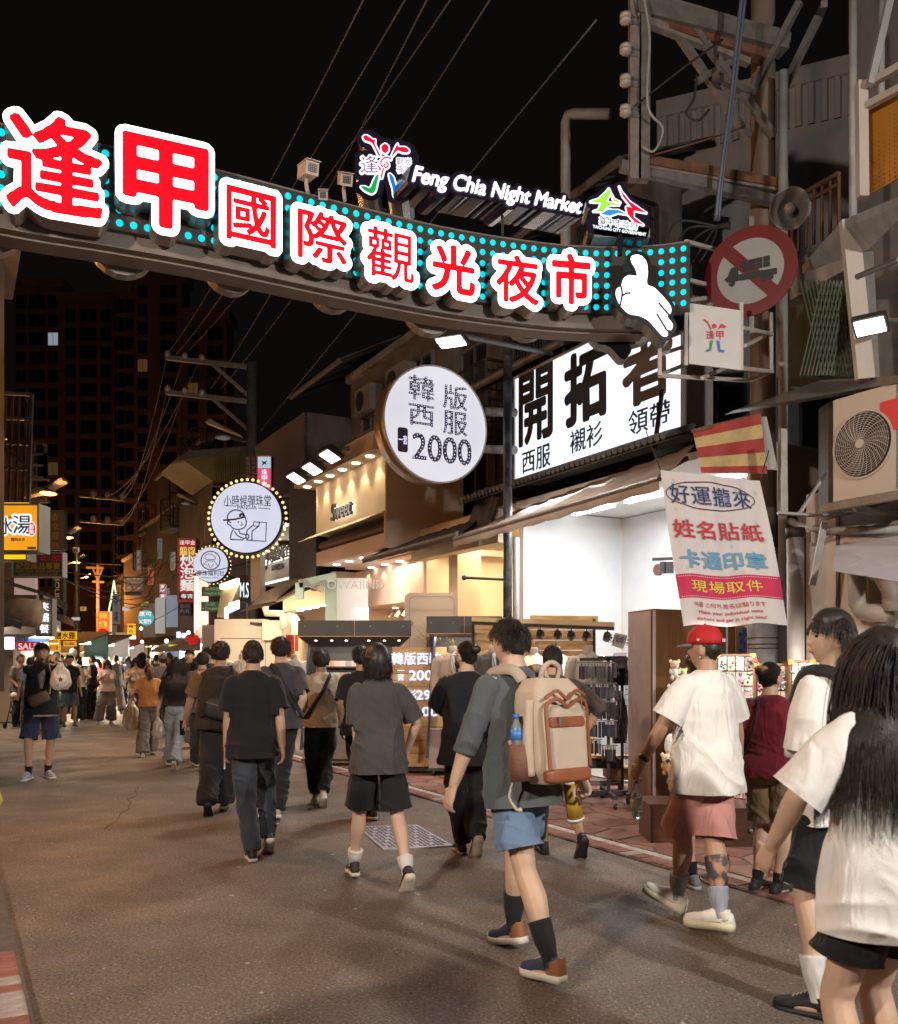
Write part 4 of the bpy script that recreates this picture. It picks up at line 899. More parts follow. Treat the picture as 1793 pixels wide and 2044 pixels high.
def block(label,u0,u1,v0,v1,z0,z1,m,floors=2,nwin=2,side=True,parapet=None,wz=None,cat='building',ww=1.0):
 r=thing('building',UV((u0+u1)/2,v0,0),label,cat,'buildings along the right side of the street');MB().uvbox(u0,u1,v0,v1,z0,z1).build('wall',m,r)
 fh=(z1-z0)/max(floors,1)
 for f in range(floors):
  zc_=z0+fh*(f+.55)
  for i in range(nwin):window(r,UV(u0+(u1-u0)*(i+.5)/nwin,v0,zc_),-U,min(ww,(u1-u0)/nwin*.7),fh*.45)
  if side:window(r,UV(u0,v0+(v1-v0)*.35,zc_),V,.9,fh*.4)
  MB().uvbox(u0-.04,u1+.02,v0-.10,v0-.001,z0+fh*f-.06,z0+fh*f+.08).build('ledge',M_conc,r)
 MB().uvbox(u0-.06,u1+.03,v0-.12,v1+.1,z1+.001,z1+.16).build('roof_edge',parapet or M_conc,r);return r
M_tow=mat('tower_brick',(.26,.145,.10),.9,noise=.2,nscale=.6);M_tow2=mat('tower_band',(.26,.17,.12),.9,noise=.2,nscale=.6)
G_w1=glow('window_cool',(.75,.85,1),.28,sample=False);G_w2=glow('window_dim',(.45,.22,.08),.12,sample=False)
def tower(label,cols,Yd,depth,px0,px1,ytop,nx,steps,lit,wk):
 r=thing('apartment_tower',PY((px0+px1)/2,HY,Yd),label,'apartment tower','apartment towers far behind the street');k=Yd/FP
 for(a,b,yt)in steps:
  x0,x1,zt=(a-CX)*k,(b-CX)*k,HC+(HY-yt)*k;MB().add([(x0,Yd,0),(x1,Yd,0),(x1,Yd+depth,0),(x0,Yd+depth,0),(x0,Yd,zt),(x1,Yd,zt),(x1,Yd+depth,zt),(x0,Yd+depth,zt)],[(3,2,1,0),(4,5,6,7),(0,1,5,4),(1,2,6,5),(2,3,7,6),(3,0,4,7)]).build('wall',M_tow,r)
  MB().add([(x0-.4,Yd-.5,zt+.01),(x1+.4,Yd-.5,zt+.01),(x1+.4,Yd+depth,zt+.01),(x0-.4,Yd+depth,zt+.01),(x0-.4,Yd-.5,zt+1.1),(x1+.4,Yd-.5,zt+1.1),(x1+.4,Yd+depth,zt+1.1),(x0-.4,Yd+depth,zt+1.1)],[(3,2,1,0),(4,5,6,7),(0,1,5,4),(1,2,6,5),(2,3,7,6),(3,0,4,7)]).build('parapet',M_tow2,r)
  y=yt+26;n=0
  while y<1180:
   for i in range(wk):
    xx=a+(b-a)*(i+.5)/wk;c=Vector(((xx-CX)*k,Yd-.02,HC+(HY-y)*k));p=M_glassd
    for(lx,ly,lm)in lit:
     if abs(lx-xx)<(b-a)/wk/2 and abs(ly-y)<19:p=lm
    window(r,c,X,(1.9 if i%2 else 1.2)*Yd/100,1.5*Yd/100,p,1)
   y+=37
tower('dark brick apartment tower far behind the left shop signs, with one bright window',3,105,3,25,232,575,6,[(26,122,577),(123,230,604)],[(108,690,G_w1),(95,930,G_w2)],3)
tower('dark brick apartment tower with a raised roof block, farther right behind the power lines',3,90,3,235,450,555,6,[(232,258,585),(259,362,556),(363,452,640)],[(280,722,G_w2),(395,790,G_w2),(310,1090,G_w2)],2)
# --- upper building row on the right (grey block, caged balconies, eaves)
gb=thing('building',PY(1490,HY,15.5),'grey painted building with corrugated parapet high behind the utility pole','building','buildings along the right side of the street')
yg=15.5;q0,q1=PY(*z6(515,620),yg),PY(*z6(1545,760),yg-1.2);dgx=(q1-q0);dgx.z=0;eg=dgx.normalized();ng=Vector((eg.y,-eg.x,0));Lg_=dgx.length+2.0;zt0,zt1=q0.z,q0.z
q0=Vector((q0.x,q0.y,0));bk_=-ng*6
MB().slab([q0+Z*.0,q0+eg*Lg_,q0+eg*Lg_+Z*(zt0-.7),q0+Z*(zt0-.7)],bk_).build('wall',M_gwall,gb)
corrugate(MB(),q0+Z*(zt0-.72)+ng*.02,q0+eg*Lg_+Z*(zt0-.72)+ng*.02,Z,.66,26,.05,ng).build('corrugated_parapet',M_gwall,gb)
MB().slab([q0+Z*(zt0-.06)+ng*.10,q0+eg*Lg_+Z*(zt0-.06)+ng*.10,q0+eg*Lg_+Z*(zt0+.22)+ng*.10,q0+Z*(zt0+.22)+ng*.10],-ng*.5).build('coping',M_gwall,gb)
for i,(xx,yy)in enumerate((((590,1110)),((830,1130)),((1060,1150)))):
 c=q0+eg*(1.0+i*1.75)+Z*(q0*0).z;c=Vector((c.x,c.y,5.6));window(gb,c+ng*.005,eg,.95,1.5)
block('dark building with rooftop eave above the caged balconies',uof(PV(1290,300,8.3)),uof(PV(1120,300,8.3)),8.3,8.95,3.9,8.1,M_brn,2,1,False)
block('dark building behind the round suit sign with two balcony cages',uof(PV(1120,300,8.3))+.02,uof(PV(905,300,8.3)),8.3,13,3.9,7.6,M_dark,2,2)
block('brown building with tiled eave rising over the cream shop front',uof(PV(905,300,8.1))+.02,uof(PV(700,300,8.1)),8.1,13,3.9,7.9,M_brn,2,2)
for(xa,xb,za,zb,lb)in((1250,1150,6.0,7.6,'wire balcony cage directly behind the city emblem sign'),(1125,1010,5.9,7.3,'wire balcony cage left of the one behind the emblem sign'),(1085,990,4.3,5.6,'low wire balcony cage right above the round suit sign pole'),(970,900,5.2,6.5,'wire balcony cage behind the street floodlight'),(880,770,4.6,6.2,'long dark balcony cage left above the round suit sign')):
 cage('balcony_cage',lb,uof(PV(xa,300,7.75)),uof(PV(xb,300,7.75)),7.75,8.27,za,zb,'wire balcony cages on the right upper floors')
def eave(label,u0,u1,v0,z0,v1,z1,m=M_corr):
 r=thing('eave_roof',UV(u0,v0,z0),label,'roof');n=int((u1-u0)/.22);mb=MB()
 for i in range(n):
  a,b=u0+(u1-u0)*i/n,u0+(u1-u0)*(i+.6)/n;c=u0+(u1-u0)*(i+1)/n
  mb.slab([UV(a,v0,z0),UV(a,v1,z1),UV(b,v1,z1),UV(b,v0,z0)],Z*.03);mb.slab([UV(b,v0,z0-.03),UV(b,v1,z1-.03),UV(c,v1,z1-.03),UV(c,v0,z0-.03)],Z*.03)
 mb.build('roof_sheet',m,r);MB().tube([UV(u0,v0-.05,z0-.05),UV(u1,v0-.05,z0-.05)],.06,8).build('gutter',M_galv,r)
 s=MB();k=int((u1-u0)/.9)+1
 for i in range(k):u=u0+(u1-u0)*i/max(k-1,1);s.bar(UV(u,v0,z0-.05),UV(u,v1,z1-.08),.04,.08)
 s.build('rafter',M_iron,r);return r
eave('projecting tin roof over dark upper floor left of the round suit sign',uof(PV(*z4(345,100),7.2)),uof(PV(*z4(75,355),7.2)),7.2,PV(*z4(345,105),7.2).z,8.6,PV(*z4(345,100),7.2).z+.7)
eave('tin roof edge high on the caged dark building by the drain pipe',uof(PV(1245,220,7.6)),uof(PV(1000,300,7.6)),7.6,8.0,9.2,8.7)
eave('tin canopy above the round suit sign and the flood lamp arm',uof(PV(1125,600,7.5)),uof(PV(950,600,7.5)),7.5,6.0,8.3,6.4)
dp_=thing('drain_pipe',PY(*z2(465,400),11.5),'grey drain pipe with a right-angle bend beside the upper cages','pipe');MB().tube([PY(*z2(640,135),11.2),PY(*z2(500,135),11.4),PY(*z2(475,140),11.45),PY(*z2(465,165),11.5),PY(*z2(465,420),11.5),PY(*z2(465,760),11.5)],.065,10).build('pipe',M_pvc,dp_,True)
lv=thing('louvred_wall',PV(560,HY,7.0),'tall louvred screen on the upper floor left of the lit cream shop','screen');zz=PV(*z4(145,405),7.0).z;zb_=PV(*z4(145,830),7.0).z;ua,ub=uof(PV(*z4(147,600),7.0)),uof(PV(512,950,7.0))
MB().uvbox(ua,ub,7.03,8.5,zb_,zz).build('backing',M_dark,lv);ns=24;pr=None
for i in range(ns):
 z=zb_+(zz-zb_)*(i+.5)/ns;MB().slab([UV(ua,7.0,z-.03),UV(ub,7.0,z-.03),UV(ub,6.94,z+.02),UV(ua,6.94,z+.02)],V*.05).build('slat',mat('louvre_slat',(.075,.062,.055),.6,noise=.1),lv)
gg=thing('building',PY(460,HY,30),'narrow building with a green corrugated gable behind the twin round signs','building');k=30/FP
MB().slab([PY(425,960,30),PY(*z3(1380,640),30),PY(*z3(1380,490),30),PY(*z3(1000,545),30)],U*3).build('wall_gable',mat('green_sheet',(.17,.18,.09),.7,noise=.2),gg)
mb=MB();
for i in range(26):x=430+i*4.6;mb.bar(PY(x,962,29.9),PY(x,905+(0 if x>450 else(450-x)*1.2),29.9),.05)
g_=mb.build('ribs',mat('green_sheet2',(.15,.16,.085),.7),gg);MB().slab([PY(425,HY,30.05),PY(512,HY,30.05),PY(512,962,30.05),PY(425,962,30.05)],U*5).build('wall',M_dark,gg)
MB().slab([PY(*z3(970,570),29.5),PY(*z3(1050,510),29.5),PY(*z3(1385,482),29.5),PY(*z3(1385,500),29.5)],U*.5).build('roof_edge',M_corr,gg)
for(xx,yy)in((445,1000),(480,1000),(445,1060),(480,1060)):window(gg,PY(xx,yy,29.98),X,.8,1.0)
for(x0,x1,yt,Yd,lb)in((400,425,880,34,'slim dark building left of the green gable'),(352,400,1010,38,'dark building with shuttered windows behind the noodle sign'),(300,352,1090,46,'low dark building behind the power line gantry, left of the noodle sign'),(255,300,1150,55,'lowest dark building at the far end of the right row')):
 b=thing('building',PY((x0+x1)/2,HY,Yd),lb,'building','far buildings at the end of the right row');MB().slab([PY(x0,HY+40,Yd),PY(x1,HY+40,Yd),PY(x1,yt,Yd),PY(x0,yt,Yd)],U*8).build('wall',mat('far_dark_wall',(.05,.045,.04),.85,noise=.3,nscale=2),b)
 for i in range(3):
  for j in range(2):window(b,PY(x0+(x1-x0)*(j+.5)/2,yt+30+i*50,Yd-.02),X,(x1-x0)*.3*Yd/FP,24*Yd/FP)
 MB().slab([PY(x0-2,yt,Yd-.3),PY(x1+2,yt,Yd-.3),PY(x1+2,yt-6,Yd-.3),PY(x0-2,yt-6,Yd-.3)],U*8.5).build('roof_edge',M_conc,b)
 # ---------------------------------------------------------------- lightbox sign of the suit shop
def vtext(parent,s,x0,x1,yc,hpx,v,m,grow=.0,d=(.002,.008),name='lettering',off=0,**kw):
 a,b=PV(x0,yc,v),PV(x1,yc,v);c=(a+b)/2;c=Vector((c.x,c.y,HC+(HY-yc)/FP*PV((x0+x1)/2,yc,v).y));return lettering(parent,s,c,-U,Z,hpx/FP*PV((x0+x1)/2,yc,v).y,m,grow,d,width=(a-b).length,name=name,**kw)
sg=thing('suit_shop_sign',PV(1200,900,7.3),'large white lightbox with thick black characters above the brown awning','shop sign')
vs_=7.3;uL=uof(PV(*z4(1312,500),vs_));uR=uof(PV(*z5(592,300),vs_));zB=PV(*z4(1315,800),vs_).z;zT=PV(*z4(1312,212),vs_).z
MB().uvbox(uR,uL,vs_+.012,vs_+.45,zB,zT).build('cabinet',mat('sign_cabinet',(.42,.38,.35),.5,noise=.1),sg)
G_ls=glow('lightbox_white',(.80,.87,1),1.15,nz=.10);MB().uvbox(uR+.03,uL-.03,vs_+.002,vs_+.011,zB+.03,zT-.03).build('lit_face',G_ls,sg)
fm=MB();fm.uvbox(uR,uL,vs_-.02,vs_+.001,zB,zB+.035);fm.uvbox(uR,uL,vs_-.02,vs_+.001,zT-.035,zT);fm.uvbox(uR,uR+.035,vs_-.02,vs_+.001,zB+.036,zT-.036);fm.uvbox(uL-.035,uL,vs_-.02,vs_+.001,zB+.036,zT-.036);fm.build('frame',mat('sign_trim',(.5,.45,.42),.4,metal=.4),sg)
M_ink=mat('sign_ink',(.035,.03,.03),.5);M_ink2=mat('sign_ink_faded',(.16,.125,.10),.5)
vtext(sg,'開',1038,1101,809,140,vs_,M_ink,.030,res=90);vtext(sg,'拓',1131,1209,768,138,vs_,M_ink,.045);vtext(sg,'者',1247,1338,722,150,vs_,M_ink2,.04)
vtext(sg,'西服',1043,1098,916,44,vs_,M_ink,.012);vtext(sg,'襯衫',1139,1202,873,46,vs_,M_ink,.012);vtext(sg,'領帶',1256,1336,833,50,vs_,M_ink,.012)
pb_=thing('sign_prop_bar',PV(*z5(445,450),7.1),'slim dark steel bar leaning in front of the last small characters of the lightbox','bar');MB().bar(PV(*z5(470,280),7.12),PV(*z5(425,620),6.9),.05,.02).build('bar',M_iron,pb_)
# --- corrugated strip and awnings
cs=thing('tin_canopy',UV(9,7,4.1),'narrow corrugated tin canopy under the white lightbox','canopy');mb=MB();n=44;zc0=zB-.04
for i in range(n):u=uR-.2+(uL-uR+1.0)*i/n;mb.tube([UV(u,7.28,zc0+.02),UV(u,6.80,zc0-.14)],.045,6)
mb.build('corrugation',M_corr,cs);MB().slab([UV(uR-.3,7.28,zc0-.05),UV(uL+.8,7.28,zc0-.05),UV(uL+.8,6.8,zc0-.21),UV(uR-.3,6.8,zc0-.21)],Z*.02).build('underside',M_iron,cs)
M_awn=mat('brown_awning',(.33,.25,.20),.8,noise=.18,nscale=2,bump=.15,bscale=180,dirt=.5,dscale=1.6,dcol=(.14,.10,.08));M_awn2=mat('dark_awning',(.085,.070,.062),.8,noise=.2,nscale=3,bump=.15,bscale=150)
def awning(label,oa,ob,ia,ib,m,drop=.13,n=30,sag=.03,arms=True,seedv=1):
 r=thing('awning',(oa+ob)/2,label,'awning');vs=[];k=7
 for i in range(n+1):
  t=i/n;o,a=oa.lerp(ob,t),ia.lerp(ib,t)
  for j in range(k+1):s_=j/k;p=a.lerp(o,s_);vs.append(p-Z*(sag*math.sin(math.pi*s_)*(1+.6*math.sin(i*1.3+seedv))-.012*math.sin(i*2.1+j)))
  vs.append(o-Z*drop*.5+(o-a).normalized()*.02+Z*.01*math.sin(i*1.9));vs.append(o-Z*drop*(1+.06*math.sin(i*1.7))+(o-a).normalized()*.012*math.sin(i*1.1))
 w=k+3;MB().add(vs,[(i*w+j,i*w+j+1,(i+1)*w+j+1,(i+1)*w+j)for i in range(n)for j in range(w-1)]).build('canvas',m,r,True)
 MB().tube([oa-Z*.03,ob-Z*.03],.028,8).build('front_bar',M_galv,r)
 if arms:
  for t in(.03,.5,.97):o,a=oa.lerp(ob,t),ia.lerp(ib,t);mid=(o+a)/2+(ob-oa).normalized()*.35*(1 if t<.6 else-1)-Z*.12;MB().bar(a-Z*.12,mid,.05).bar(mid,o-Z*.06,.04).build('folding_arm',M_iron,r)
 return r
awning('long brown canvas awning under the white lightbox sign',PV(*z5(455,760),6.1),PV(*z4(975,1105),6.1),PV(*z5(655,585),7.2),PV(*z4(1180,1010),7.2),M_awn,.14)
awning('dark canvas awning sloping below the lit cream shop, left of the brown one',PV(*z4(990,1075),6.2),PV(*z4(465,1220),6.2),PV(*z4(1130,985),7.15),PV(*z4(700,1125),7.15),M_awn2,.10)
tp_=thing('torn_tarpaulin',PV(*z4(1150,930),7.0),'torn dark tarpaulin hanging beside the black pole under the round sign','tarpaulin');vs=[];
for i in range(9):
 for j in range(7):a=Vector((*z4(1245-j*22-i*9,830+i*26+j*4),0));vs.append(PV(a.x,a.y,6.9+.06*math.sin(i*1.4+j)+.04*math.sin(j*2.3)))
MB().add(vs,[(i*7+j,i*7+j+1,i*7+j+8,i*7+j+7)for i in range(8)for j in range(6)]).build('sheet',M_awn2,tp_,True)
# ---------------------------------------------------------------- suit shop interior (open front, cool light)
s1=thing('suit_shop',UV(9,7.4,0),'open white-walled suit shop lit cool behind the clothes stands','shop');ZC=3.75;uN,uF=6.75,11.15
MB().uvbox(uN,uF,9.3,9.4,.02,ZC).build('rear_wall',M_white,s1);MB().uvbox(uF,uF+.09,7.42,9.29,.02,ZC).build('partition',M_white,s1);MB().uvbox(uN-.1,uN,7.3,9.29,.02,ZC).build('near_wall',M_beige,s1)
MB().uvbox(uN,uF,7.3,9.4,ZC+.01,ZC+.1).build('ceiling',M_white,s1);MB().uvbox(uN,uF,7.25,9.3,.022,.03).build('floor_tiles',mat('shop_floor',(.4,.38,.35),.4),s1)
MB().uvbox(uF-.012,uF-.002,7.35,7.42,.1,ZC).build('edge_trim',mat('rust_trim',(.30,.20,.14),.6),s1)
G_tb=glow('tube_cool',(.9,.95,1),5)
for u in(8.0,9.5,10.7):MB().uvbox(u-.6,u+.3,8.2,8.3,ZC-.05,ZC-.01).build('ceiling_tube',G_tb,s1)
mb=MB();
for i in range(3):c=PU(*z5(440+i*35,1265),10.2)
tl_=thing('track_spotlights',PV(*z5(480,1240),8.6),'two black track spotlights and a disc hanging in the white shop','spotlights')
MB().bar(PV(*z5(420,1230),8.6),PV(*z5(530,1225),8.6),.04).build('track',M_iron,tl_)
for xx in(478,513):MB().tube([PV(*z5(xx,1245),8.6),PV(*z5(xx,1308),8.6)],.055,10).build('spot',mat('spot_dark',(.05,.05,.055),.4),tl_)
MB().disc(PV(*z5(440,1288),8.6),V,.08,.05,14).build('disc',M_rust,tl_)
lamp('AREA','suit_shop_light',UV(9.3,8.3,ZC-.12),130,(.86,.93,1),size=3.4,sizey=1.4,dirv=(0,0,-1));
lamp('AREA','suit_shop_front_light',UV(9.0,7.0,3.55),60,(1,.95,.88),size=3.0,sizey=.3,dirv=tuple(-V*.9-Z*.5))
s2=thing('cream_shop',UV(12.5,7.4,0),'open cream-walled shop with warm light between the white shop and the lit fascia','shop')
MB().uvbox(uF+.1,15.2,9.6,9.7,.02,ZC).build('rear_wall',M_cream,s2);MB().uvbox(14.1,14.2,7.35,9.59,.02,ZC).build('far_partition',M_cream,s2);MB().uvbox(uF+.1,15.2,7.3,9.7,ZC+.005,ZC+.1).build('ceiling',M_cream,s2)
MB().uvbox(12.9,13.2,7.3,7.75,.02,ZC).build('column',M_cream,s2);MB().uvbox(uF+.1,14.1,7.05,7.3,3.25,ZC).build('header',M_cream,s2)
for u in(11.6,12.2,12.8,13.6):MB().disc(UV(u,7.9,ZC-.004),-Z,.07,.012,14).build('downlight',glow('downlight_warm',(1,.80,.52),8),s2)
vtext(s2,'心機',*[z4(1345,0)[0],z4(1400,0)[0]],z4(0,1265)[1],30,9.58,M_ink,.01,d=(.0,.03));window(s2,PV(z4(1370,0)[0],z4(0,1510)[1],9.57),-U,.5,.8)
lamp('AREA','cream_shop_light',UV(12.6,8.4,ZC-.1),95,(1,.80,.55),size=2.2,sizey=1.4,dirv=(0,0,-1));lamp('AREA','cream_shop_front_light',UV(12.6,7.0,3.2),26,(1,.80,.56),size=2.2,sizey=.3,dirv=tuple(-V-Z*.7))
# ---------------------------------------------------------------- lit cream fascia
sw=thing('cream_fascia_shop',PV(700,HY,6.4),'cream shop front with script sign, row of downlights and dark awning slot','shop');vw=6.4
un,uf_=uof(PV(*z4(590,800),vw)),uof(PV(*z4(203,900),vw));zt_=PV(*z4(590,640),vw).z;zs1,zs0=PV(*z4(590,965),vw).z,PV(*z4(590,1078),vw).z;zbb=PV(*z4(590,1165),vw).z
MB().uvbox(un,uf_,vw,vw+.7,zs1,zt_).build('fascia',M_cream,sw);MB().uvbox(un,uf_,vw,vw+.7,zbb,zs0).build('lower_band',M_pink,sw);MB().uvbox(un,un+.06,vw,vw+.7,zs0,zs1).build('slot_end',M_cream,sw)
MB().uvbox(un,uf_,vw+.25,vw+.7,zs0,zs1).build('slot_back',mat('slot_brown',(.10,.06,.045),.8),sw);MB().tube([UV(un+.1,vw+.12,zs0+.12),UV(uf_-.05,vw+.12,zs0+.12)],.09,10).build('rolled_awning',mat('roll_brown',(.16,.10,.08),.8),sw)
MB().slab([UV(un,vw,zs1+.02),UV(uf_,vw,zs1+.02),UV(uf_,vw-.38,zs1-.16),UV(un,vw-.38,zs1-.16)],Z*.015).build('fabric_flap',M_cream,sw)
MB().uvbox(un-.25,uf_+.35,vw-.34,vw+.4,zt_+.001,zt_+.30).build('light_canopy',M_beige,sw);MB().uvbox(un-.02,un-.002,vw+.02,7.9,3.5,zt_+.2).build('return_wall',M_beige,sw);MB().uvbox(un,uf_+.2,vw+.7,9.4,zbb-.02,zbb+.08).build('soffit',M_pink,sw)
G_dl=glow('downlight',(1,.84,.60),12)
for i in range(6):
 u=un+.25+(uf_-un-.2)*i/5;MB().disc(UV(u,vw-.17,zt_-.004),-Z,.07,.01,14).build('downlight',G_dl,sw);lamp('SPOT','canopy_spot',UV(u,vw-.17,zt_-.03),17,(1,.80,.54),size=.03,dirv=tuple(-Z+V*.16),spot=88,blend=.7)
for i in range(5):
 for j in range(2):MB().disc(UV(un+.2+(uf_-un)*i/5,vw+.25+.75*j,zbb-(.004 if not j else .024)),-Z,.07,.01,14).build('soffit_downlight',G_dl,sw)
lamp('AREA','soffit_light',UV((un+uf_)/2,vw+.6,zbb-.1),70,(1,.78,.54),size=3.2,sizey=.9,dirv=(0,0,-1))
x0_,x1_=z4(305,0)[0],z4(437,0)[0];G_sw=glow('script_sign_light',(1,.92,.8),2.5);cw=PV((x0_+x1_)/2,z4(0,952)[1],vw)
lettering(sw,'Sweet',cw-V*.10,-U,Z,.30,mat('letter_steel',(.10,.09,.085),.3,metal=.7),.02,(-.04,.02),width=.98,shear=.15);lettering(sw,'Sweet',cw-V*.10,-U,Z,.29,G_sw,-.012,(-.055,-.042),width=.96,shear=.15,name='halo_light')
lamp('AREA','halo',cw-V*.2,1.5,(1,.9,.75),size=.8,sizey=.25,dirv=tuple(V))
si=thing('pink_shop_interior',UV(15.5,8.5,0),'pink-beige shop interior with scalloped wall light under the cream fascia','shop interior')
MB().uvbox(14.3,18,8.6,8.7,.02,2.62).build('rear_wall',M_pink,si);MB().uvbox(14.2,18,7.5,7.6,2.62,zbb-.03).build('bulkhead',M_pink,si);MB().uvbox(17.6,17.8,7.0,8.6,.02,zbb-.03).build('far_column',M_pink,si);MB().uvbox(14.2,18,7.6,8.7,2.62,2.7).build('lowered_ceiling',M_pink,si)
for i in range(4):u=14.7+i*.75;lamp('SPOT','wall_washer',UV(u,7.40,zbb-.06),7,(1,.8,.56),size=.03,dirv=tuple(-Z+V*.2),spot=90,blend=.8);MB().disc(UV(u,8.1,2.612),-Z,.06,.01,12).build('downlight',G_dl,si)
for i in range(3):c=UV(16.2+i*.35,8.0,2.45);MB().tube([c+Z*.16,c+Z*.06],.015,6).tube([c+Z*.06,c-Z*.06-V*.08],.05,10).build('track_spot',mat('spot_steel',(.3,.25,.2),.4,metal=.5),si)
lamp('AREA','pink_shop_light',UV(16,8.1,2.55),60,(1,.78,.5),size=2.4,sizey=.7,dirv=(0,0,-1))
def flood(label,c,w,dirv,arm_to=None,energy=0,col=(1,.93,.82),es=10,group='floodlights on the right-hand shop fronts',spot=130):
 r=thing('floodlight',c,label,'floodlight',group);d=Vector(dirv).normalized();a=d.cross(Z).normalized();b=a.cross(d);c=Vector(c)
 MB().box(c-d*w*.11,a,b,d,w,w*.72,w*.2).build('housing',mat('flood_housing',(.05,.048,.045),.5,metal=.3),r);MB().box(c+d*w*.006,a,b,d,w*.86,w*.56,w*.02).build('lens',glow('flood_lens_%d'%es,tuple(min(1,x)for x in col),es),r)
 fins=MB();[fins.box(c-d*w*.27+a*w*(i-2.5)*.13,a,b,d,w*.03,w*.5,w*.12)for i in range(6)];fins.build('cooling_fins',mat('flood_housing',(0,0,0)),r)
 if arm_to is not None:MB().tube([c-d*w*.3,Vector(arm_to)],w*.09,8).build('arm',M_galv,r)
 if energy:lamp('SPOT','flood_beam',c+d*w*.06,energy,col,size=w*.3,dirv=dirv,spot=spot,blend=.6)
 return r
for i,(xx,yy,lb)in enumerate(((278,655,'black floodlight above the cream fascia, nearest of three in a row'),(180,725,'middle one of three black floodlights above the cream fascia'),(90,778,'farthest of three black floodlights above the cream fascia'))):
 c=PV(*z4(xx,yy),5.7);flood(lb,c,.46,tuple(-Z*1.0-V*.55),c+V*1.1+Z*.35,160,(1,.88,.70))
c=PY(900,683,10.6);flood('long-armed floodlight shining down in front of the lightbox sign',c,.36,tuple(-Z*1.0-V*.15-U*.12),PV(1100,706,7.4),420,(1,.95,.88),14)
c=PY(*z2(1680,985),6.3);flood('cool white floodlight on the right building beside the steel post',c,.22,(-.35,-.45,-.9),PY(1793,640,6.6),12,(.9,.95,1),14)
# ================================================================ near right building, utility pole, signs, wires
nb_=thing('building',UV(3.5,6.4,0),'near right building with pipes on a pale lower wall and dark upper floor','building','buildings along the right side of the street')
M_pale=mat('pale_stained_wall',(.52,.46,.40),.75,noise=.12,nscale=2,dirt=.5,dscale=1.3,dcol=(.26,.20,.16),stretch=(1,1,.4),bump=.15,bscale=40)
MB().uvbox(-3,5.55,6.75,11,.0,3.0).build('lower_wall',M_pale,nb_);MB().uvbox(-3,5.4,7.2,11,3.0,9).build('upper_wall',M_dark,nb_)
for u in(5.2,4.5,3.8):MB().uvbox(u,u+.03,6.735,6.748,.1,2.95).build('wall_joint',mat('joint_dark',(.12,.10,.09),.8),nb_)
MB().slab([PY(*z2(1360,880),9.2),PY(*z2(1620,735),8.2),PY(*z2(1600,620),8.2),PY(*z2(1350,730),9.2)],Y*.5+X*.2).build('balcony_parapet',M_conc,nb_)
MB().slab([PY(*z2(1365,1190),9.4),PY(*z2(1620,1190),8.6),PY(*z2(1620,735),8.6),PY(*z2(1365,880),9.4)],Y*.3).build('green_door_panel',mat('green_door',(.10,.13,.08),.6,noise=.3,nscale=4),nb_)
lt=MB()
for i in range(14):x=1400+i*15;lt.bar(PY(*z2(x,1180),8.55),PY(*z2(x+90,800),8.4),.012).bar(PY(*z2(x+90,1180),8.55),PY(*z2(x,800),8.4),.012)
l_=lt.build('lattice',mat('green_lattice',(.12,.15,.09),.6),nb_);l_['kind']='stuff'
ra=thing('rusty_railing',PY(*z2(1450,560),9),'rusty balcony railing behind the horn loudspeaker','railing');ra_m=MB();A0,A1,B0,B1=PY(*z2(1365,700),9.2),PY(*z2(1555,610),8.4),PY(*z2(1370,480),9.2),PY(*z2(1555,375),8.4)
MB().bar(B0,B1,.04).bar(B0.lerp(A0,.18),B1.lerp(A1,.18),.03).build('rail',M_rust,ra)
for i in range(7):t=i/6;MB().bar(A0.lerp(A1,t),B0.lerp(B1,t),.025).build('baluster',M_rust,ra)
for k,(xx,w_)in enumerate(((1612,26),(1725,22))):MB().tube([PY(*z2(xx,700 if k==0 else 130),7.2),PY(*z2(xx,-330),7.2)],w_/2*.6263/1.2527/FP*7.2*1.2,10).build('rain_pipe',M_pvc,nb_,True)
MB().bar(PY(*z2(1680,20),6.6),PY(*z2(1760,-330),6.6),.05).build('pipe_brace',M_pvc,nb_)
og=thing('perforated_orange_panel',PY(*z2(1730,260),6.6),'orange perforated metal balcony panel at the top right corner','panel');k6=6.6
MB().slab([PY(*z2(1668,462),k6+.2),PY(*z2(1900,330),k6-.3),PY(*z2(1900,-10),k6-.3),PY(*z2(1662,130),k6+.2)],Y*.03).build('panel',mat('orange_panel',(.48,.19,.02),.5,noise=.15,nscale=3,dirt=.35,dscale=3,dcol=(.15,.07,.03)),og)
h_=MB()
for i in range(11):
 for j in range(19):
  a,b=(i+.5)/11,(j+.5)/19;x=1668+(1895-1668)*a;y=(462-132*a)*(1-b)+(130-140*a)*b;p=PY(*z2(x,y),k6+.2-.5*a);h_.disc(p-Y*.004,-Y,.011,.002,6)
hh=h_.build('holes',M_iron,og);hh['kind']='stuff'
MB().bar(PY(*z2(1650,470),k6+.1),PY(*z2(1645,10),k6+.1),.07).bar(PY(*z2(1650,30),k6+.1),PY(*z2(1900,-110),k6-.4),.05).bar(PY(*z2(1655,110),k6+.1),PY(*z2(1900,-20),k6-.4),.05).build('frame',M_pale,og)
MB().slab([PY(*z2(1570,560),6.9),PY(*z2(1900,420),6.0),PY(*z2(1900,455),6.0),PY(*z2(1575,595),6.9)],Y*.8).build('floor_edge',M_conc,nb_)
po=thing('steel_post',PY(*z2(1610,900),6.9),'pale steel post running down the dark opening at the right edge','post');MB().bar(PY(*z2(1660,1195),6.9),PY(*z2(1595,560),6.9),.13,.06).build('post',M_pale,po);MB().bar(PY(*z2(1690,1190),7.1),PY(*z2(1665,690),7.1),.09,.05).build('inner_post',M_galv,po)
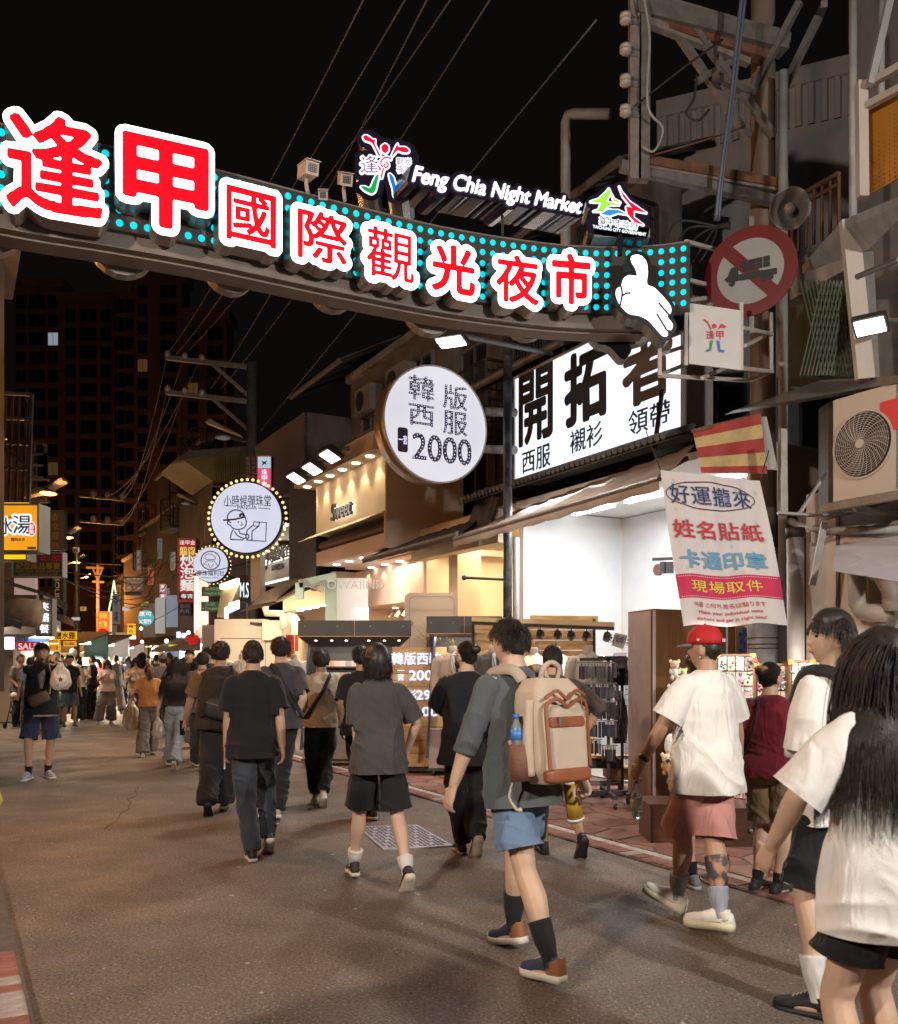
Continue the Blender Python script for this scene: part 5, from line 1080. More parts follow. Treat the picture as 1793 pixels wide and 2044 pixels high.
MB().tube([PY(*z2(1630,785),6.6),PY(*z2(1800,715),6.0)],.022,8).build('rod',M_galv,po)
lg=thing('tin_ledge',PV(*z5(1300,330),6.3),'bent tin ledge above the air conditioner','ledge');MB().slab([PY(*z5(870,395),8.2),PY(*z5(1360,225),7.6),PY(*z5(1793,200),6.6),PY(*z5(1793,240),6.6),PY(*z5(1300,330),7.2)][:4],Z*.03+Y*.25).build('sheet',M_galv,lg)
MB().slab([PY(*z5(1400,350),7.6),PY(*z5(1793,250),6.9),PY(*z5(1793,900),6.9),PY(*z5(1400,1000),7.6)],Y*.2).build('dark_panel',M_iron,lg)
va=6.1;ac=thing('air_conditioner',PV(*z5(1600,600),va),'large beige air conditioner outdoor unit with round fan grille on the right wall','air conditioner')
uA,uB=uof(PV(*z5(1428,600),va)),uof(PV(1880,880,va));zA0,zA1=PV(*z5(1440,905),va).z,PV(*z5(1428,340),va).z
MB().uvbox(uB,uA,va,va+.34,zA0,zA1).build('casing',mat('ac_casing',(.50,.43,.37),.5,noise=.06,nscale=3,dirt=.2,dscale=3,dcol=(.3,.22,.17)),ac)
MB().uvbox(uA-.34*0-(uA-uB)*.62,uA-(uA-uB)*.615,va-.004,va+.001,zA0+.01,zA1-.01).build('seam',M_iron,ac)
fc=PV(*z5(1595,585),va);fr_=(z5(0,755)[1]-z5(0,400)[1])/2/FP*fc.y
MB().disc(fc-V*.003,V*-1,fr_*1.02,.004,40).build('fan_recess',mat('fan_dark',(.03,.028,.026),.7),ac)
gr=MB()
for k in range(1,15):r_=fr_*k/14.5;c=[fc-V*.03+U*(r_*math.cos(t))+Z*(r_*math.sin(t))for t in np.linspace(0,2*math.pi,33)];gr.tube(c,.0022,3,False)
gr.build('grille_rings',mat('grille_white',(.45,.40,.35),.4),ac)
gs=MB()
for k in range(28):a=2*math.pi*k/28;gs.tube([fc-V*.034+(U*math.cos(a+q*.10)+Z*math.sin(a+q*.10))*fr_*(.15+.85*q/5)for q in range(6)],.0024,3,False)
gs.build('grille_swirl',mat('grille_white',(0,0,0)),ac);MB().disc(fc-V*.028,-V,fr_*.14,.02,20).build('hub',mat('ac_casing',(0,0,0)),ac);MB().lathe(fc-V*.002,-V,[(fr_*1.02,0),(fr_*1.02,.012),(fr_*1.08,.012),(fr_*1.08,0)],40).build('fan_rim',mat('ac_casing',(0,0,0)),ac)
bl=MB()
for k in range(3):
 a=2.1*k+.4;e1=U*math.cos(a)+Z*math.sin(a);e2=U*math.cos(a+.8)+Z*math.sin(a+.8);bl.slab([fc+e1*fr_*.15-V*.012,fc+e1*fr_*.9-V*.006,fc+e2*fr_*.92-V*.012,fc+e2*fr_*.15-V*.008],V*.003)
bl.build('fan_blades',mat('fan_blade',(.10,.095,.09),.5),ac)
st_=MB().uvbox(uB+.02,uB+.48,va-.006,va,(zA0+zA1)/2+.05,zA1-.12).build('red_sticker',mat('sticker_red',(.6,.04,.05),.5),ac)
MB().bar(UV(uA+.06,va-.05,zA0-.05),UV(uB,va-.05,zA0-.05),.06).bar(UV(uA-.1,va,zA0-.06),UV(uA-.1,6.9,zA0-.06),.05).build('support_rail',M_galv,ac)
an=thing('slotted_angle_bracket',PY(*z5(1250,960),7.3),'slotted steel angle bracket frame left of the air conditioner','bracket')
for a,b in(((1150,500),(1155,975)),((1118,970),(1420,990)),((1240,970),(1385,745)),((1380,1020),(1310,1375))):MB().bar(PY(*z5(*a),7.3),PY(*z5(*b),7.3),.05,.02).build('angle_bar',M_galv,an)
hd=thing('metal_hood',PV(*z5(1600,1200),5.9),'pale metal awning hood under the air conditioner','hood');MB().add([PV(*z5(1440,1155),6.3),PV(*z5(1428,1295),5.9),PV(*z5(1450,1150),6.7),PV(1850,1090,6.3),PV(1850,1170,5.9),PV(1850,1060,6.7)],[(0,1,4,3),(0,3,5,2),(0,2,1),(3,4,5),(1,2,5,4)]).build('hood_panel',mat('hood_grey',(.46,.44,.46),.5,noise=.08),hd)
for pts in([(1560,1300),(1565,1480),(1590,1520),(1640,1530),(1740,1530)],[(1640,1290),(1700,1310),(1755,1400),(1758,1520)]):
 pp=thing('wall_pipe',PV(*z5(*pts[0]),6.6),'fat grey drain pipe bending on the pale wall' if pts[0][0]==1560 else 'shorter grey pipe sloping beside the bent drain pipe','pipe');MB().tube([PV(*z5(*p),6.6)for p in pts],.075,12).build('pipe',mat('pipe_beige',(.36,.31,.26),.5,noise=.1),pp,True)
MB().tube([PV(*z5(1190,1015),6.9),PV(*z5(1260,1050),6.8),PV(*z5(1420,1070),6.7),PV(*z5(1793,1060),6.6)],.035,8).build('conduit',M_pvc,nb_,True)
rc=thing('side_column',PY(*z5(1215,1300),8.0),'grey pipe column with taped cap rising beside the hanging cloth banner','column');MB().tube([PY(*z5(1215,1090),8.0),Vector((PY(*z5(1225,1090),8.0).x,8.0,0))],.075,14).build('column',M_pvc,rc,True);MB().tube([PY(*z5(1215,1110),8.0),PY(*z5(1215,1055),8.0)],.085,14).build('cap',M_iron,rc,True)
MB().slab([PY(*z5(1045,1900),8.9),PY(*z5(1380,1900),8.6),PY(*z5(1380,960),8.6),PY(*z5(1045,960),8.9)],Y*.2).build('recess_wall',M_brn,nb_);MB().slab([PY(*z5(1255,1900),8.3),PY(*z5(1345,1900),8.2),PY(*z5(1345,1080),8.2),PY(*z5(1255,1080),8.3)],Y*.12).build('dark_post',M_iron,nb_)
M_steel=mat('weathered_steel',(.21,.175,.15),.6,noise=.25,nscale=9,dirt=.5,dscale=5,dcol=(.10,.06,.04))
# ---- utility pole
UP=Vector((PY(1523,HY,8.8).x,8.8,0));pl=thing('utility_pole',UP,'tall concrete utility pole with steel crossarms beside the no-lorry sign','utility pole')
M_pole=mat('pole_concrete',(.21,.165,.13),.9,noise=.25,nscale=5,bump=.5,bscale=35,dirt=.6,dscale=3,dcol=(.09,.06,.045),stretch=(1,1,.3))
MB().lathe(UP,Z,[(.135,0),(.105,11)],20).build('pole',M_pole,pl,True)
MB().lathe(UP,Z,[(.142,0),(.138,2.6)],20).build('plastic_sleeve',mat('sleeve_grey',(.34,.35,.38),.4,noise=.12,dirt=.4,dscale=7,dcol=(.6,.6,.62)),pl,True)
for z in(1.62,1.66,1.72,2.0):MB().lathe(UP+Z*z,Z,[(.146,0),(.146,.012)],18).build('wire_band',M_rust,pl)
YPo=8.65
def zb(a,b,w,m,nm,ya=None,yb=None,h=None):ya=ya or YPo;MB().bar(PY(*z6(*a),ya),PY(*z6(*b),yb or ya),w,h or w).build(nm,m,pl)
zb((395,-60),(395,960),.10,M_steel,'hanger_channel',8.3);zb((447,40),(440,960),.10,M_galv,'hanger_channel',8.3)
for(a,b,w,m)in(((395,40),(1190,240),.17,M_galv),((470,0),(1210,215),.09,M_steel),((400,90),(1100,300),.10,M_rust),((470,120),(1000,330),.07,M_steel),((390,845),(1200,985),.085,M_rust),((400,870),(1190,1010),.05,M_steel),((320,880),(1150,1070),.085,M_galv),((820,400),(1020,500),.06,M_galv)):zb(a,b,w,m,'crossarm',8.3,8.6)
for(a,b)in(((630,190),(1000,730)),((710,150),(1135,720)),((1270,10),(1020,490)),((1370,90),(1190,460)),((1400,20),(1370,95)),((730,430),(960,300))):zb(a,b,.06,M_galv,'brace',8.4,8.65)
for y in(85,110,250,270,415,440,575,600):MB().ball(PY(*z6(347,y),8.2),.055,.055,.035,12,8).build('insulator',mat('porcelain',(.42,.36,.31),.3,spec=.7),pl,True)
for y in(70,240,400,560):MB().bar(PY(*z6(320,y),8.25),PY(*z6(420,y+25),8.25),.02).bar(PY(*z6(330,y+50),8.25),PY(*z6(420,y+60),8.25),.02).build('insulator_bracket',M_galv,pl)
sp_=thing('steel_support_pole',Vector((PY(*z6(1180,800),8.5).x,8.5,0)),'slim grey steel pole rising beside the concrete utility pole','pole');p_=PY(*z6(1182,380),8.5);MB().tube([Vector((p_.x,p_.y,2.0)),p_],.045,10).build('pole',M_pvc,sp_,True)
def cable(label,pts,r=.008,m=None,name='cable',sag=0.,group=None):
 o=thing(name,Vector(pts[0]),label,'cable',group);P=[Vector(p)for p in pts]
 if sag and len(P)==2:a,b=P;P=[a.lerp(b,t/14)-Z*sag*4*(t/14)*(1-t/14)for t in range(15)]
 elif len(P)>2:P,_r=resample(P,[r]*len(P),5)
 MB().tube(P,r,6).build('wire',m or M_iron,o,True);return o
M_cab=mat('cable_grey',(.07,.062,.055),.6);M_cab2=mat('cable_blue',(.10,.12,.16),.4)
cable('thick bluish cable pair crossing in front of the utility pole, left strand',[PY(*z6(965,-40),8.0),PY(*z6(905,520),8.1),PY(*z6(855,900),8.2),PY(*z6(825,1170),8.3)],.018,M_cab2);cable('thick bluish cable pair crossing in front of the utility pole, right strand',[PY(*z6(985,-40),8.0),PY(*z6(925,480),8.1),PY(*z6(870,880),8.2),PY(*z6(840,1170),8.3)],.014,M_cab2)
cable('looping pale cable hanging from the insulator hanger',[PY(*z6(440,-30),8.1),PY(*z6(475,200),8.1),PY(*z6(465,560),8.1),PY(*z6(545,680),8.2),PY(*z6(500,800),8.2),PY(*z6(440,780),8.2)],.012,M_pvc)
cable('dark cable loop hanging under the upper crossarms',[PY(*z6(725,400),8.4),PY(*z6(710,520),8.4),PY(*z6(670,600),8.4),PY(*z6(730,640),8.4),PY(*z6(790,580),8.4)],.012)
cable('thin wire with clips between hanger and pole',[PY(*z6(500,820),8.2),PY(*z6(760,745),8.3),PY(*z6(980,670),8.5)],.008,M_rust);cable('short cable sloping across the braces',[PY(*z6(400,560),8.2),PY(*z6(640,370),8.2),PY(*z6(860,210),8.3)],.01)
rs_=np.random.default_rng(3)
for i,(a,lb)in enumerate((((700,1330),'leftmost'),((740,1380),'second'),((780,1420),'third'),((650,1290),'uppermost'),((830,1400),'rightmost'))):cable('black cable of the tangled bundle behind the round sign, %s'%lb,[PY(*z6(a[0]-90,a[1]-10),8.2),PY(*z6(a[0]-20,a[1]-120),8.25),PY(*z6(820+i*5,1200),8.3),PY(*z6(900,1180+i*8),8.35)],.011)
hs_=thing('horn_loudspeaker',PY(*z6(1215,1110),7.9),'grey horn loudspeaker mounted on the utility pole','loudspeaker');c=PY(*z6(1218,1105),7.9);kx=7.9/FP*.3767;dv=Vector((-.12,-1,-.28)).normalized();R_=108*kx
MB().lathe(c-dv*.30,dv,[(.02,0),(.03,.10),(.06,.16),(R_*.55,.24),(R_*.93,.30),(R_,.31),(R_*.98,.318),(R_*.80,.27),(R_*.4,.19),(.03,.15)],32).build('horn',mat('horn_grey',(.15,.125,.11),.45,noise=.12),hs_,True);MB().ball(c+dv*.0,.05,.05,.05,12,8).build('driver_cap',mat('horn_cap',(.30,.23,.18),.5),hs_,True);MB().bar(c-dv*.2,UP+Z*(c.z-.05),.04).build('bracket',M_galv,hs_)
YS=7.35;c=PY(1497,541,YS);nsn=thing('no_lorry_sign',c,'big round red prohibition sign with a struck-out black lorry','traffic sign');k=YS/FP;nd_=Vector((-.50,-.86,0)).normalized();exs=Vector((-nd_.y,nd_.x,0));exs=exs if exs.x>0 else-exs
Rr=90*k;cir=lambda r,n=48,cx=0,cy=0:[(cx+r*math.cos(2*math.pi*i/n),cy+r*math.sin(2*math.pi*i/n))for i in range(n)]
M_sr=mat('sign_red',(.13,.004,.006),.45,noise=.08);M_swt=mat('sign_white',(.30,.29,.28),.5,noise=.06)
MB().loops([cir(Rr)],c,exs,Z,1,-.012,0).build('plate',M_sr,nsn);MB().loops([cir(Rr*.72)],c,exs,Z,1,.0005,.002).build('white_disc',M_swt,nsn)
a_=math.radians(-48);bx=[(-Rr*.80,-.05),(Rr*.80,-.05),(Rr*.80,.05),(-Rr*.80,.05)];MB().loops([[(x*math.cos(a_)-y*math.sin(a_),x*math.sin(a_)+y*math.cos(a_))for x,y in bx]],c,exs,Z,1,.003,.0045).build('red_slash',M_sr,nsn)
lo_=[[(-.24,-.02),(-.21,.0),(-.18,.075),(-.11,.085),(-.11,.0),(.25,-.012),(.25,-.07),(-.11,-.065),(-.22,-.055)]]+[cir(.032,14,-.17,-.075),cir(.032,14,.13,-.085),cir(.032,14,.19,-.085)]+[[(x,y),(x+.062,y),(x+.062,y+.048),(x,y+.048)]for x in(-.08,-.012,.056,.124)for y in(.018,.072)]
MB().loops(grow_loops(lo_,.0,260,.3),c-Z*.01,exs,Z,.84,.005,.007).build('lorry_symbol',mat('sign_black_ink',(.02,.018,.018),.5),nsn);MB().bar(c-nd_*.03-Z*.5,c-nd_*.03+Z*.45,.04).bar(c-nd_*.03,UP+Z*c.z,.035).build('mounting_bar',M_galv,nsn)
fr=thing('steel_sign_frame',PY(1400,660,7.4),'white welded steel frame holding a white board with a small figure','sign frame');fm=MB();Ya,Yb=7.2,7.9
for(a,b,ya,yb)in(((945,640),(945,1140),Ya,Ya),((945,645),(1075,680),Ya,Yb),((960,800),(1080,830),Ya,Yb),((840,1040),(840,1180),Ya,Ya),((840,1040),(945,1000),Ya,Yb),((845,1095),(950,1060),Ya,Yb),((840,1180),(1200,1200),Ya,Yb),((845,1175),(945,1135),Ya,Yb),((1170,990),(1290,1015),Ya,Yb),((1285,930),(1285,1165),Yb,Yb),((1165,890),(1165,1160),Ya,Ya),((1165,1150),(1290,1165),Ya,Yb),((1200,1200),(1290,1165),Yb,Yb),((960,880),(1080,860),Ya,Yb),((1000,900),(1100,850),Yb,Yb),((1180,1060),(1260,1020),Ya,Yb),((1010,1190),(1100,1150),Ya,Yb)):fm.bar(PY(*z2(*a),ya),PY(*z2(*b),yb),.028)
fm.build('frame',mat('frame_white',(.52,.47,.42),.5,noise=.12,dirt=.4,dscale=9,dcol=(.25,.15,.10)),fr)
bd=MB().slab([PY(*z2(958,1132),Ya-.02),PY(*z2(1163,1158),Ya-.02),PY(*z2(1163,920),Ya-.02),PY(*z2(958,890),Ya-.02)],Y*.015).build('board',mat('board_white',(.60,.58,.57),.5,noise=.05),fr)
cB=PY(*z2(1060,1015),Ya-.026);kB=.0011
figm=[[(x*kB*.62,y*kB*.62)for x,y in[((p[0]-470),(500-p[1]))for p in l]]for l in([(215,195),(255,180),(320,225),(375,340),(410,405),(385,400),(305,260)],cir(50,12,460,325),[(600,275),(680,310),(725,345),(660,370),(600,350),(535,410)])]
MB().loops(figm,cB,X,Z,.55,0,.003).build('figure_print',mat('print_red',(.6,.03,.05),.5),fr)
lettering(fr,'逢甲',cB-Z*.005,X,Z,.07,mat('print_red',(0,0,0)),.0,(0,.003));
MB().loops([[(-.035,-.05),(-.015,-.05),(-.03,-.13),(-.07,-.14),(-.07,-.125),(-.045,-.12)]],cB,X,Z,1,0,.003).build('figure_print',mat('print_green',(.02,.25,.12),.5),fr);MB().loops([[(.015,-.05),(.035,-.05),(.045,-.12),(.08,-.13),(.07,-.145),(.03,-.14)]],cB,X,Z,1,0,.003).build('figure_print',mat('print_blue',(.03,.15,.5),.5),fr)
bn=thing('cloth_banner',PY(1448,1100,7.5),'white cloth banner with navy, red and blue characters hanging above the sticker stand','banner');YB=7.5
cTL,cTR,cBR,cBL=PY(*z5(460,728),YB),PY(*z5(1015,790),YB-.05),PY(*z5(1182,1590),YB-.15),PY(*z5(585,1605),YB-.05)
def BN(s,t,off=0.):
 p=cTL*(1-s)*(1-t)+cTR*s*(1-t)+cBR*s*t+cBL*(1-s)*t;return p+Y*(.022*math.sin(s*9+t*5)*(.3+t)+.012*math.sin(s*23+t*3))-Y*off+Z*.012*math.sin(s*11)*t
def cloth_patch(nm,s0,s1,t0,t1,m,off,n=64,k=50,th=True):
 vs=[BN(s0+(s1-s0)*i/n,t0+(t1-t0)*j/k,off)for j in range(k+1)for i in range(n+1)];f=[(j*(n+1)+i,(j+1)*(n+1)+i,(j+1)*(n+1)+i+1,j*(n+1)+i+1)for j in range(k)for i in range(n)];return MB().add(vs,f).build(nm,m,bn,True)
cloth_patch('sheet',0,1,0,1,mat('banner_cloth',(.66,.62,.62),.8,noise=.05,nscale=3,bump=.2,bscale=200),0)
cloth_patch('crimson_band',0,1,.67,.825,mat('banner_crimson',(.55,.03,.10),.75,noise=.06),.004,64,10)
def ctext(s,sx,ty,h,w,m,gr,nm='lettering',off=.010,outline=None):
 L,wh=glyph_loops(s,gr,80 if len(s)<6 else 60,.4,spacing=1.12 if len(s)<5 else 1.0)
 def build(L,m,off,nm):
  mb=MB().loops(L,Vector((0,0,0)),X,Y,1,0,0);mb.v=[tuple(BN(sx+v[0]/wh[0]*w,ty-v[1]/wh[1]*h,off))for v in mb.v];return mb.build(nm,m,bn)
 if outline:L2,_=glyph_loops(s,gr+.030,70,.4,spacing=1.12);build(L2,outline,off-.002,nm+'_outline')
 return build(L,m,off,nm)
inkn,inkr,inkb,inky=mat('ink_navy',(.02,.035,.16),.7),mat('ink_red',(.55,.02,.03),.7),mat('ink_sky',(.10,.36,.60),.7),mat('ink_yellow',(.75,.60,.08),.7)
M_sil=mat('banner_outline',(.30,.31,.36),.7)
ctext('好運攏來',.47,.145,.125,.80,inkn,.004,outline=M_sil);ctext('姓名貼紙',.48,.375,.115,.86,inkr,.018,outline=M_sil);ctext('卡通印章',.48,.572,.115,.82,inkb,.018,outline=M_sil);ctext('現場取件',.47,.747,.075,.68,inky,.014)
ctext('이름 스티커 姓名は貼ります',.47,.868,.034,.68,inkr,.006);ctext('Make your individual name',.47,.920,.028,.60,inkr,.012);ctext('stickers and get it right away!',.47,.962,.028,.66,inkr,.012)
el=[(.47+.44*math.cos(a),.145+.093*math.sin(a))for a in np.linspace(0,6.283,60)];f_=fat(el,.007);mb=MB().loops([f_],Vector((0,0,0)),X,Y,1,0,0);mb.v=[tuple(BN(v[0],v[1],.008))for v in mb.v];mb.build('ellipse_print',mat('ink_brown',(.10,.03,.03),.7),bn)
for yy in(.682,.813):
 mb=MB();[mb.add([BN(.02+i*.02,yy,.005),BN(.032+i*.02,yy,.005),BN(.032+i*.02,yy+.004,.005),BN(.02+i*.02,yy+.004,.005)],[(3,2,1,0)])for i in range(48)];d_=mb.build('dashed_print',mat('banner_cloth',(0,0,0)),bn);d_['kind']='stuff'
st5=lambda cx,cy,r:[(cx+r*(1 if i%2==0 else .42)*math.cos(math.pi/2+i*math.pi/5),(cy+r*1.0*(1 if i%2==0 else .42)*math.sin(math.pi/2+i*math.pi/5)))for i in range(10)]
mb=MB().loops([st5(x,y,.022)for x,y in((.12,.06),(.73,.08),(.1,.25),(.88,.30),(.16,.52),(.6,.475),(.12,.63),(.65,.655),(.92,.42),(.93,.09))],Vector((0,0,0)),X,Y,1,0,0);mb.v=[tuple(BN(v[0],v[1],.004))for v in mb.v];mb.build('star_prints',mat('star_teal',(.42,.60,.62),.8),bn)['kind']='stuff'
cable('string holding the top left corner of the cloth banner',[cTL,cTL+Vector((-.1,.1,.35))],.004);cable('string holding the top right corner of the cloth banner',[cTR,cTR+Vector((.15,.2,.3))],.004)
sp2=thing('striped_tarpaulin',PY(*z5(860,600),7.7),'red and yellow striped tarpaulin scrap above the cloth banner','tarpaulin');TL,TR,BR,BL=(640,510),(1020,415),(1060,750),(690,745);Mst=(mat('stripe_red',(.33,.035,.028),.7,noise=.15,dirt=.3,dscale=6),mat('stripe_yellow',(.50,.36,.16),.7,noise=.15,dirt=.3,dscale=6))
def TP(s,t):x=(TL[0]*(1-s)+TR[0]*s)*(1-t)+(BL[0]*(1-s)+BR[0]*s)*t;y=(TL[1]*(1-s)+TR[1]*s)*(1-t)+(BL[1]*(1-s)+BR[1]*s)*t;return PY(*z5(x,y),7.75+.03*math.sin(s*8+t*4))
for i in range(5):
 cuts=[0,.17,.40,.64,.86,1.0];vs=[];n=10
 for a in range(n+1):
  for b in(0,.5,1):t=cuts[i]+(cuts[i+1]-cuts[i])*b;vs.append(TP(a/n,t))
 MB().add(vs,[(a*3+b,a*3+b+1,a*3+b+4,a*3+b+3)for a in range(n)for b in(0,1)]).build('stripe',Mst[i%2],sp2,True)
MB().slab([PY(*z5(1020,430),7.85),PY(*z5(1055,430),7.85),PY(*z5(1120,730),7.8),PY(*z5(1065,725),7.8)],Y*.02).build('grey_edge',M_pvc,sp2);MB().bar(TP(0,0)+Y*.02,TP(1,0)+Y*.02,.03).build('pole',M_rust,sp2)
# ---- round suit sign with LED dots
uS=10.85;cS=PU(871,847,uS);kS=cS.y/FP;Rs=116*kS;rs1=thing('round_suit_sign',cS,'large round white sign with dotted LED characters and the price 2000','shop sign')
MB().disc(cS+U*.32,-U,Rs,.30,64).build('drum',mat('drum_grey',(.32,.26,.22),.35,metal=.5,noise=.1,stretch=(1,1,.3)),rs1,True);MB().lathe(cS+U*.02,-U,[(Rs,0),(Rs*1.012,0),(Rs*1.012,.03),(Rs*.985,.03),(Rs*.985,0)],64).build('rim',mat('rim_light',(.55,.52,.50),.4),rs1)
MB().disc(cS+U*.015,-U,Rs*.983,.02,64).build('face',glow('round_face',(.66,.66,.72),.95,nz=.06),rs1)
def led(parent,s,x,y,hpx,wpx,cS=None,ex=V,k=None,gr=.028,inkm=None,dotc=(.72,.70,1),pitch=.058,res=80,dotr=.0155,off=.006):
 L,wh=glyph_loops(s,gr,res,.4);h=hpx*k;sc=h/wh[1];sx=wpx*k/math.cos(A if ex is V else 0)/wh[0]/sc;c=cS+ex*((x)*k)+Z*(y*k);nz_=ex.cross(Z)
 MB().loops([[(p[0]*sx,p[1])for p in l]for l in L],c,ex,Z,sc,off,off+.006).build('lettering',inkm,parent)
 S,lo,hi,a,b=glyph_field(s,res,max(.06,gr+.06),0,1.);cc=(a+b)/2;g=MB();H,W_=S.shape;stp=max(int(pitch*res),3)
 T_=S+gr;pts=[]
 yy=1
 cand=np.argwhere((T_>gr*.9));cand=cand[np.argsort(-T_[cand[:,0],cand[:,1]]+.35*(((cand[:,0]//2)%2==0)*0))];taken=np.zeros(S.shape,bool)
 for(iy,ix)in cand:
  if taken[iy,ix]:continue
  pts.append((ix/res+lo[0]-cc[0],iy/res+lo[1]-cc[1]));y0,y1,x0,x1=max(0,iy-stp+1),iy+stp,max(0,ix-stp+1),ix+stp;taken[y0:y1,x0:x1]=True
 for(px,py)in pts:g.disc(c+ex*(px*sx*sc)+Z*(py*sc)+nz_*(off+.0065),nz_,dotr,.003,6)
 o=g.build('led_dots',glow('led_dot',dotc,1.0,sample=False),parent);o['kind']='stuff'
M_led=mat('led_letter',(.05,.04,.09),.5);sgn1=1/math.cos(A)*1.03
for s,x,y,h,w in(('韓',842,780,51,51),('版',907,788,51,51),('西',842,834,44,51),('服',907,840,50,51)):led(rs1,s,(x-871)*sgn1,(847-y)+0,h*.93,w*.95,cS,V,kS,.014,M_led,pitch=.085,dotr=.0075)
led(rs1,'2000',(882-871)*sgn1,847-896,51,116,cS,V,kS,.02,M_led,pitch=.085,dotr=.009,res=60)
bx_=cS+V*((807-871)*sgn1*kS)+Z*((847-887)*kS);MB().loops(rrect(22*kS,48*kS,5*kS),bx_,V,Z,1,.006,.010).build('price_tag',M_led,rs1);lettering(rs1,'一套',bx_,V,Z,18*kS,glow('led_dot',(0,0,0),1),.01,(.012,.016),width=19*kS)
M_bar=mat('round_sign_arm',(.40,.36,.32),.5,noise=.1)
for y in(z4(0,402)[1],z4(0,612)[1]):MB().tube([PU(968,y,uS+.1),PU(z4(1318,0)[0],y+2,uS+.15)],.062,12).build('arm',M_bar,rs1,True)
bp1=thing('black_pole',Vector((PY(1013,HY,12.3).x,12.3,0)),'black painted round pole standing before the cream shop','pole');p=Vector((PY(1013,HY,12.3).x,12.3,0));MB().tube([p,p+Z*5.9],.062,14).build('pole',mat('black_pole',(.035,.037,.042),.4,noise=.3,dirt=.5,dscale=7,dcol=(.25,.25,.25)),bp1,True)
bp2=thing('grey_duct_pipe',Vector((PY(1030,HY,12.4).x,12.4,0)),'grey duct pipe beside the black pole','pipe');p=Vector((PY(1030,HY,12.4).x,12.4,0));MB().tube([p,p+Z*3.2],.045,12).build('pipe',M_pvc,bp2,True)
rd=thing('wall_rod',PY(990,1143,12.3),'short horizontal steel rod with a ball end fixed to the black pole','rod');MB().tube([PY(*z4(1035,1333),12.2),PY(*z4(1300,1345),12.3)],.018,8).ball(PY(*z4(1032,1333),12.2),.035).build('rod',M_iron,rd,True)
gantry=[]
def gantry_pole(label,Yd,xp,x0,arms,k_ins,thick,ytop,brace=True,m=None):
 m=m or M_galv;b=Vector((PY(xp,HY,Yd).x,Yd,0));r=thing('power_line_gantry',b,label,'utility pole','power line poles with side arms');MB().tube([b,PY(xp,ytop,Yd)],thick*1.3,10).build('pole',m,r,True)
 for(ya,yb)in arms:
  MB().bar(PY(x0,ya,Yd),PY(xp+4,yb,Yd),thick).build('crossarm',m,r)
  if brace:MB().bar(PY(x0+(xp-x0)*.55,(ya+yb)/2+4,Yd),PY(xp,yb+62,Yd),thick*.8).build('brace',m,r)
  for t in k_ins:MB().ball(PY(x0+(xp-x0)*t,ya+(yb-ya)*t-7,Yd),6.5*Yd/FP,6.5*Yd/FP,8*Yd/FP,10,8).build('insulator',mat('porcelain',(0,0,0)),r,True)
gantry_pole('steel power line gantry with two insulator arms above the twin round signs',24,503,331,[(714,734),(783,803)],(.02,.22,.42),.11,725)
gantry_pole('smaller distant power line gantry in front of the dark tower',46,153,248,[(998,990),(1047,1040)],(.03,.35,.65),.11,985,False)
gantry_pole('distant pole with short arms behind the twin round signs',36,527-3,495,[(965,975)],(.1,.6),.09,955,False)
wl_=[((735,-20),(565,372),8.4),((820,-20),(620,330),8.6),((912,-20),(700,330),8.8),((862,-20),(660,360),8.7),((990,-20),(800,300),9.0)]
for i,((xa,ya),_,Yd)in enumerate(wl_):
 xb=334+i*18 if i<3 else 420+(i-3)*20;yb=706 if i<3 else 776
 cable('overhead power line from the picture top to the gantry, number %s'%('one','two','three','four','five')[i],[PY(xa,ya,Yd),PY(xb,yb,24)],.009,M_cab,'power_line',sag=.25)
cable('long guy wire crossing behind the figure sign from the upper right',[PY(1190,40,9.5),PY(940,345,13),PY(520,860,24)],.012,M_cab2,'power_line')
for i,(a,b)in enumerate((((334,706),(246,992)),((370,706),(226,994)),((404,708),(208,990)),((334,776),(246,1040)),((370,776),(228,1042)))):cable('power line sagging between the two gantries, number %s'%('one','two','three','four','five')[i],[PY(*a,24),PY(*b,46)],.014,M_cab,'power_line',sag=.9)
for i,(a,ya,b,yb)in enumerate((((60,1130),18,(520,1115),24),((130,1160),30,(410,1170),30),((0,1090),14,(330,1210),40),((200,1150),50,(400,1080),30),((150,1210),50,(330,1195),45))):cable('thin wire crossing the far street, number %s from the top'%('one','two','three','four','five')[i],[PY(*a,ya),PY(*b,yb)],.012,M_cab,'power_line',sag=.35)
# ---- round PA!ZUA sign
def round_sign(name,label,x,y,rpx,Yd,facem,bulbs=0,arms=()):
 c=PY(x,y,Yd);k=Yd/FP;R=rpx*k;r=thing(name,c,label,'shop sign');MB().disc(c+Y*.22,-Y,R*1.02,.20,48).build('drum',mat('round_black_rim',(.02,.02,.022),.4),r,True);MB().disc(c+Y*.018,-Y,R*.985,.02,48).build('face',facem,r)
 for i in range(bulbs):
  a=2*math.pi*i/bulbs;p=c+Y*.13+X*(R*1.10*math.cos(a))+Z*(R*1.10*math.sin(a));MB().ball(p,R*.042,R*.042,R*.042,8,6).build('bulb',G_bulb,r,True)
 for(a,b,w)in arms:MB().tube([PY(*a,Yd+.15),PY(*b,Yd+.2)],w,8).build('arm',M_iron,r,True)
 return r,c,k
G_bulb=glow('bulb_warm',(1,.66,.28),1.5,sample=False);G_rf=glow('round_white_face',(.66,.70,.86),.85,nz=.05)
R2,c2,k2=round_sign('round_marble_shop_sign','round white lit sign with a drawn boy in a cap, ringed by warm bulbs',491,1033,71,20,G_rf,44,(((556,997),(700,1000),.06),((556,1103-20),(700,1086),.06)))
ink=mat('round_ink',(.02,.02,.022),.5)
